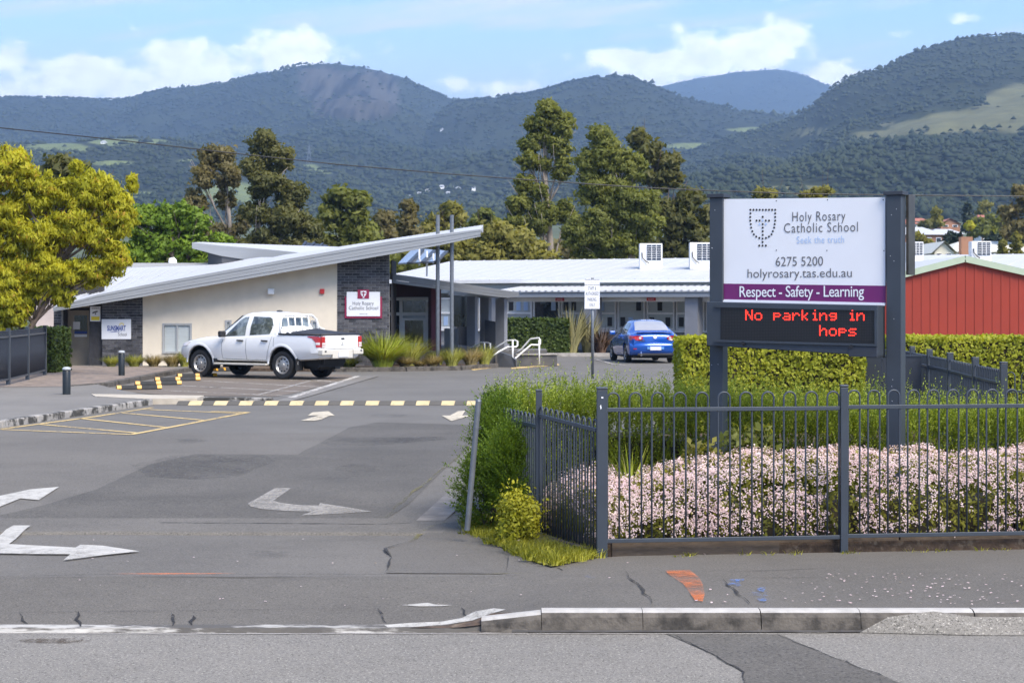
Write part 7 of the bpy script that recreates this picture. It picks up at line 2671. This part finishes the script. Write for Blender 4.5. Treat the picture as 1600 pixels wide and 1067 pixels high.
front = rng.uniform(size=n) < .55
w_ = np.where(front, -.50 + rng.normal(size=n) * .10, w_)
top = .90 - .16 * s / LH + .16 * (fbm(s * 1.3, w_ * 2, 3, 8) - .5) * 2
z = np.where(front, rng.uniform(.02, 1.0, n) * top, top - np.abs(rng.normal(size=n)) * .12)
edge = np.clip((np.abs(w_) - .35) / .35, 0, 1)
z = np.where(front, z, z - edge * .12)
pos = np.stack([H0.x + hd.x * s + hp.x * w_, H0.y + hd.y * s + hp.y * w_, .08 + z], -1)
ax = np.stack([rng.normal(size=n) * .14, np.where(front, -.30, -.03) + rng.normal(size=n) * .13, np.full(n, 1.0)], -1)
ln = rng.uniform(.16, .36, n) * np.where(rng.uniform(size=n) > .93, 1.45, 1.0) * np.where(front, .8, 1.0)
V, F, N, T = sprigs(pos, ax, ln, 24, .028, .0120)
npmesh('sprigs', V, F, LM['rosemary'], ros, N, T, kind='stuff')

rb_ = tag(thing('rosemary_bush', 'darker rosemary bush spilling outside the return fence beside the leaning pipe', 'shrub', (-.3, 18.3, -.1)))
n = 3600
dd = rdirs(n)
dd[:, 2] = np.where(dd[:, 2] < -.5, -dd[:, 2], dd[:, 2])
lob = np.array([(-.10, 18.5, .45, .18, .62, .60), (-.24, 17.9, .14, .18, .40, .42), (-.02, 17.5, .36, .14, .35, .46), (-.14, 18.9, .60, .14, .40, .42)])
li = rng.integers(0, 4, n)
L_ = lob[li]
rr = rng.uniform(.45, 1.0, n) ** .5
pos = L_[:, :3] + dd * L_[:, 3:] * rr[:, None]
pos[:, 2] = np.maximum(pos[:, 2], -.12)
ax = unit(dd * np.array([.8, .8, .3]) + np.array([-.12, -.15, .75]) + rng.normal(size=(n, 3)) * .2)
V, F, N, T = sprigs(pos, ax, rng.uniform(.12, .30, n), 24, .028, .0115)
npmesh('sprigs', V, F, LM['rosemary_d'], rb_, N, T, kind='stuff')
mb = MB()
for k in range(40):
    c = lob[k % 4]
    e = Vector(c[:3]) + Vector(rdirs(1)[0]) * .25
    mb.tube([(c[0], c[1], -.12), (c[0] * .5 + e.x * .5, c[1] * .5 + e.y * .5, .1), tuple(e)], [.012, .009, .005], 5)
mb.build('dark_core_and_branches', M['twig_and_core'], rb_)

# ---------------------------------------------------------------- pink flowers along the fence
fl = tag(thing('flower_hedge', 'low mounded hedge of tiny pink flowers behind the front fence', 'flower hedge', (3, 16, .08)))


def mound(n, leafy):
    s_ = rng.uniform(-.42, 7.0, n)
    v_ = rng.uniform(0, 1, n)
    hgt = .40 + .075 * np.clip(s_, 0, 2.5) + .24 * (fbm(s_ * 1.1, s_ * 0, 3, 13) - .35)
    hgt = np.where(s_ < .5, .40 + .1 * s_, hgt)
    # cross profile: rises steeply from the fence, rounds over, flat to the back
    ang = v_ * math.pi * .60
    yy = .10 + (1 - np.cos(ang)) * .62
    zz = np.sin(np.clip(ang, 0, math.pi / 2)) ** .8 * hgt
    nb = np.stack([rng.normal(size=n) * .25, -np.cos(ang) - .1, np.sin(ang) + .05], -1)
    base = np.array([.75, 15.28, .12])
    fu, fn = np.array([FU.x, FU.y, 0]), np.array([-FU.y, FU.x, 0])
    pos = base + s_[:, None] * fu + yy[:, None] * fn
    pos[:, 2] += zz
    b = (fbm(s_ * 6, v_ * 6, 4, 17) - .5) * .16
    pos += unit(nb) * b[:, None]
    ok_ = pos[:, 0] > .715 - (pos[:, 1] - 15.25) * .298 + .07
    return s_[ok_], v_[ok_], pos[ok_], unit(nb)[ok_]


nleaf = 24000
s_, v_, pos, nb = mound(nleaf, True)
nleaf = len(pos)
pos -= nb * rng.uniform(0, .09, nleaf)[:, None]
V, F, N = leaf_quads(pos, nb, .022, 2.0, .8, .4)
npmesh('leaves', V, F, LM['diosma'], fl, N, np.repeat(np.clip(rng.normal(.35 + .4 * (v_ > .45), .2, nleaf), 0, 1), 4), kind='stuff')
ncl = 9600
s_, v_, pos, nb = mound(ncl, False)
ncl = len(pos)
dn = fbm(s_ * 4.5, v_ * 5, 4, 29) + .12 * (v_ > .4) - .07 * (v_ < .28)
keep = dn > rng.uniform(.28, .56, ncl)
s_, v_, pos, nb = s_[keep], v_[keep], pos[keep], nb[keep]
q = 7
pos = np.repeat(pos, q, 0) + rng.normal(size=(len(pos) * q, 3)) * .014 + np.repeat(nb, q, 0) * .01
nb2 = np.repeat(nb, q, 0)
V, F, N = leaf_quads(pos, nb2, .0138, 1.1, .5, .45)
npmesh('flowers', V, F, M['petal'], fl, N, np.repeat(rng.uniform(0, 1, len(pos)), 4), kind='stuff')
core = MB()
for i in range(15):
    a = FA + FU * (.55 + i * .46)
    core.obox(a + Vector((-FU.y, FU.x, 0)) * .62 + Vector((0, 0, .22)), FU * .225, Vector((-FU.y, FU.x, 0)) * .34, (0, 0, .15))
core.build('dark_core_and_branches', M['twig_and_core'], fl)  # dark filler blocks added under the flowers, not modelled branches

# flowers seen through the return fence
f2_ = tag(thing('flower_bush', 'small pink flowered bush filling the corner behind the return fence', 'flower bush', (.5, 16.6, .05)))
n = 2600
dd = rdirs(n)
dd[:, 2] = np.abs(dd[:, 2])
pos = np.array([.74, 16.75, .02]) + dd * np.array([.56, 1.35, .58]) * rng.uniform(.75, 1, n)[:, None]
pos = pos[pos[:, 0] > .715 - (pos[:, 1] - 15.25) * .298 + .05]
pos = np.repeat(pos, 7, 0) + rng.normal(size=(7 * len(pos), 3)) * .02
V, F, N = leaf_quads(pos, unit(pos - np.array([.74, 16.75, .0])), .0135, 1.1, .5, .45)
npmesh('flowers', V, F, M['petal'], f2_, N, np.repeat(rng.uniform(0, 1, len(pos)), 4), kind='stuff')
n = 8000
dd = rdirs(n)
dd[:, 2] = np.abs(dd[:, 2])
pos = np.array([.74, 16.75, .0]) + dd * np.array([.54, 1.3, .54]) * rng.uniform(.5, 1, n)[:, None]
ok_ = pos[:, 0] > .715 - (pos[:, 1] - 15.25) * .298 + .05
pos, dd = pos[ok_], dd[ok_]
n = len(pos)
V, F, N = leaf_quads(pos, dd, .025, 1.8, .8, .4)
npmesh('leaves', V, F, LM['diosma'], f2_, N, np.repeat(rng.uniform(0, .6, n), 4), kind='stuff')


def shrub(name, label, c, r, leaf, n, size, cat='shrub', asp=1.8, stems=8, low=.25):
    root = tag(thing(name, label, cat, (c[0], c[1], c[2] - r[2])))
    dd = rdirs(n)
    lob = np.array([np.array(c) + rdirs(1)[0] * np.array(r) * .45 for _ in range(7)])
    k = rng.integers(0, 7, n)
    rr = np.where(rng.uniform(size=n) > .78, rng.uniform(.9, 1.7, n), rng.uniform(.3, 1, n) ** .5)
    pos = lob[k] + dd * np.array(r) * .58 * rr[:, None]
    pos[:, 2] = np.maximum(pos[:, 2], c[2] - r[2])
    V, F, N = leaf_quads(pos, dd, size, asp, .8, .5, unit(dd + np.array([0, 0, .3])))
    npmesh('leaves', V, F, LM[leaf], root, N, np.repeat(np.clip(rng.normal(.5, .28, n), 0, 1), 4), kind='stuff')
    mb = MB()
    for i in range(stems):
        e = Vector(lob[i % 7])
        b = Vector((c[0] + random.uniform(-.3, .3) * r[0], c[1] + random.uniform(-.3, .3) * r[1], c[2] - r[2]))
        mb.tube([b, b * .5 + e * .5 + Vector((0, 0, .05 * r[2])), e], [.02 * max(r) + .003, .015 * max(r) + .002, .004], 5)
    mb.build('stems', M['twig_and_core'], root)
    return root


shrub('lime_shrub', 'bright lime yellow shrub at the foot of the return fence', (.06, 16.5, .16), (.20, .30, .27), 'lime', 4600, .020)
shrub('garden_shrub', 'small leafy green shrub behind the pink flowers between the sign posts', (2.15, 17.5, .72), (.26, .2, .26), 'mid', 500, .045)
shrub('garden_shrub', 'light sprig of shrub left of the leafy green shrub', (1.72, 17.3, .62), (.22, .2, .16), 'olive', 160, .04)


# ---------------------------------------------------------------- grasses
def blades(n, c, r0, length, lean, width, curl=1.0, seg=4, up=.9):
    az = rng.uniform(0, 2 * math.pi, n)
    rr = r0 * rng.uniform(0, 1, n) ** .5
    ln = length * rng.uniform(.55, 1.1, n)
    le = lean * rng.uniform(.25, 1.2, n)
    d = np.stack([np.cos(az), np.sin(az), np.zeros(n)], -1)
    b0 = np.array(c) + d * rr[:, None]
    sd = np.stack([-np.sin(az + rng.normal(size=n) * .8), np.cos(az + rng.normal(size=n) * .8), np.zeros(n)], -1)
    rows = []
    for k in range(seg + 1):
        t = k / seg
        h = ln * (t - .38 * curl * le * t ** 2.2)
        o = ln * le * (t ** 1.6)
        p = b0 + d * o[:, None]
        p[:, 2] += h * up
        w = width * (1 - t ** 1.5) * .5 + .0006
        rows.append(np.stack([p - sd * w, p + sd * w], 1))
    V = np.stack(rows, 1)             # n, seg+1, 2, 3
    idx = np.arange(n * (seg + 1) * 2).reshape(n, seg + 1, 2)
    F = np.stack([idx[:, :-1, 0], idx[:, :-1, 1], idx[:, 1:, 1], idx[:, 1:, 0]], -1).reshape(-1, 4)
    nrm = unit(d * .6 + np.array([0, 0, .6]))
    Nn = np.repeat(nrm, (seg + 1) * 2, 0)
    Vf = V.reshape(-1, 3)
    fn = np.cross(Vf[F[:, 1]] - Vf[F[:, 0]], Vf[F[:, 3]] - Vf[F[:, 0]])
    fl_ = np.sum(fn * Nn[F[:, 0]], -1) < 0
    F[fl_] = F[fl_][:, ::-1]
    tint = np.repeat(np.clip(rng.normal(.5, .28, n), 0, 1), (seg + 1) * 2)
    return Vf, F, Nn, tint


def tuft(name, label, px, py_base, w_px, h_px, d, leaf, n=420, lean=.7, width=.012, curl=1.0, z0=None, group=None, r0=.14, cat='grass tuft'):
    z = P(px, py_base, d).z if z0 is None else z0
    c = (P(px, 0, d).x, d, z)
    k = d / 3000
    ln = h_px * k * 1.15
    ll = (w_px * .5 * k) / max(ln, .01)
    root = tag(thing(name, label, cat, c, group=group))
    V, F, N, T = blades(n, c, r0 * w_px * k, ln, ll * lean * 1.3, width, curl)
    npmesh('blades', V, F, LM[leaf], root, N, T, kind='stuff')
    return root


GT = 'ornamental grasses along the school wall'
tuft('strap_leaf_plant', 'large bright green strap leaved clump behind the parked utility', 598, 579, 100, 62, 58.4, 'loman', 1300, .95, .030, 1.1, .09, cat='strap leaf plant')
tuft('strap_leaf_plant', 'darker green strap leaved clump right of the large bright one', 642, 574, 70, 50, 60.3, 'tuss', 500, .9, .024, 1.0, .09, cat='strap leaf plant')
tuft('strap_leaf_plant', 'low dark green clump by the rear wheel of the utility', 545, 579, 60, 22, 59.0, 'mid', 420, .9, .022, 1.0, .09, cat='strap leaf plant')
for (px, py, w_, h_, d, lf_, lab) in ((632, 577, 34, 20, 58.9, 'tan', 'low tan rounded grass right of the bright strap leaf clump'), (676, 573, 36, 22, 59.3, 'tan', 'round tan grass ball in the middle of the garden bed'), (706, 572, 42, 34, 59.6, 'tuss', 'green feathery grass beside the round tan ball'),
                                     (682, 560, 40, 28, 61.2, 'tuss', 'green grass behind the round tan ball by the maroon wall'), (736, 570, 40, 32, 60.0, 'tan', 'brown drooping grass left of the last tuft'), (757, 569, 36, 36, 60.6, 'tuss', 'green gold grass at the right end of the bed by the handrail'), (655, 575, 30, 14, 59.2, 'tan', 'small flat tan grass between two larger clumps')):
    tuft('grass_tuft', lab, px, py, w_, h_, d, lf_, 800, .95, .015, 1.3, .09, GT, r0=.2)
for (px, py, w_, h_, lf_, lab) in ((174, 577, 30, 20, 'tuss', 'leftmost green gold grass tuft below the sun safety sign'), (210, 577, 34, 22, 'tuss', 'grass tuft between the bollard and the cream wall'), (240, 577, 32, 22, 'tan', 'brown grass tuft below the left edge of the window'), (270, 577, 38, 24, 'tan', 'wide tan grass tuft beneath the window'), (288, 576, 28, 26, 'tuss', 'green gold tuft at the nose of the utility')):
    tuft('grass_tuft', lab, px, py, w_, h_, 58.9, lf_, 700, .95, .015, 1.2, .10, GT, r0=.2)
tuft('grass_tuft', 'dry tan flower stalks behind the tray of the utility', 532, 520, 40, 14, 59.4, 'tan', 60, .9, .014, .6, 1.0, GT)
tuft('flax_plant', 'tall variegated flax beside the dark hedge', 893, 552, 56, 74, 75.6, 'flax', 220, .95, .07, 1.2, .06, cat='flax plant')
tuft('flax_plant', 'bronze flax in front of the classroom windows by the parking sign', 938, 552, 50, 46, 76.6, 'flax_r', 240, .95, .06, 1.2, .06, cat='flax plant')
tuft('flax_plant', 'green flax beside the second grey column', 918, 552, 44, 66, 77.0, 'flax', 150, .95, .06, 1.2, .06, cat='flax plant')
# long grass leaves among the flowers and weeds on the verge
tuft('lily_leaves', 'arching pale green lily leaves behind the corner of the fence', 985, 775, 90, 85, 16.6, 'loman', 60, .8, .013, 1.0, cat='plant')
wr = []
off = 0
VV, FF, NN, TT = [], [], [], []
VERGE = [(.74, 15.26), (.42, 14.80), (.30, 14.62), (.12, 15.05), (-.06, 16.2), (-.40, 17.5), (-.46, 19), (-.2, 19.4), (.2, 17.0), (.66, 15.5)]


def inside(x, y, poly):
    r = False
    for i in range(len(poly)):
        (xa, ya), (xb, yb) = poly[i], poly[i - 1]
        if (ya > y) != (yb > y) and x < (xb - xa) * (y - ya) / (yb - ya) + xa:
            r = not r
    return r


k = 0
while k < 760:
    x, y = rng.uniform(-.56, .84), rng.uniform(14.66, 18.6)
    if not inside(x, y, VERGE):
        continue
    k += 1
    zz = float(np.interp(y, [15, 16, 17.2, 19], [.012, -.03, -.08, -.09]))
    x, y = x + rng.normal() * .03, y + rng.normal() * .05
    V, F, N, T = blades(22, (x, y, zz), .05, rng.uniform(.04, .12), .85, .0065, 1.0, 3)
    VV.append(V); FF.append(F + off); NN.append(N); TT.append(T)
    off += len(V)
for k in range(30):      # weeds at the foot of the fence
    s0 = rng.uniform(.5, 6)
    c = FA + FU * s0 + Vector((.02, -.03 - rng.uniform(0, .06), .0))
    V, F, N, T = blades(int(rng.uniform(4, 14)), tuple(c), .05, rng.uniform(.02, .06), 1.0, .006, 1.0, 3)
    VV.append(V); FF.append(F + off); NN.append(N); TT.append(T)
    off += len(V)
npmesh('grass', np.concatenate(VV), np.concatenate(FF), LM['weed'], None, np.concatenate(NN), np.concatenate(TT), kind='stuff')

# fallen petals and grit on the footpath, leaf litter by the fence
n = 190
X = np.concatenate([rng.normal(2.9, .7, n), rng.uniform(-4, 4, 60)])
Y = np.concatenate([rng.uniform(12.75, 14.2, n), rng.uniform(12.8, 17, 60)])
ok = (np.abs(X) < 6)
X, Y = X[ok], Y[ok]
Zp = np.array([(float(apron_z(x, y)) if y < 14.12 else (zg(y) if x < 0 else 0)) for x, y in zip(X, Y)]) + .014
V, F, N = leaf_quads(np.stack([X, Y, Zp], -1), np.tile([0, 0, 1.0], (len(X), 1)), .016, 1.5, .12, .5)
npmesh('fallen_petals', V, F, M['petal'], None, N, np.repeat(rng.uniform(0, 1, len(X)), 4), kind='stuff')
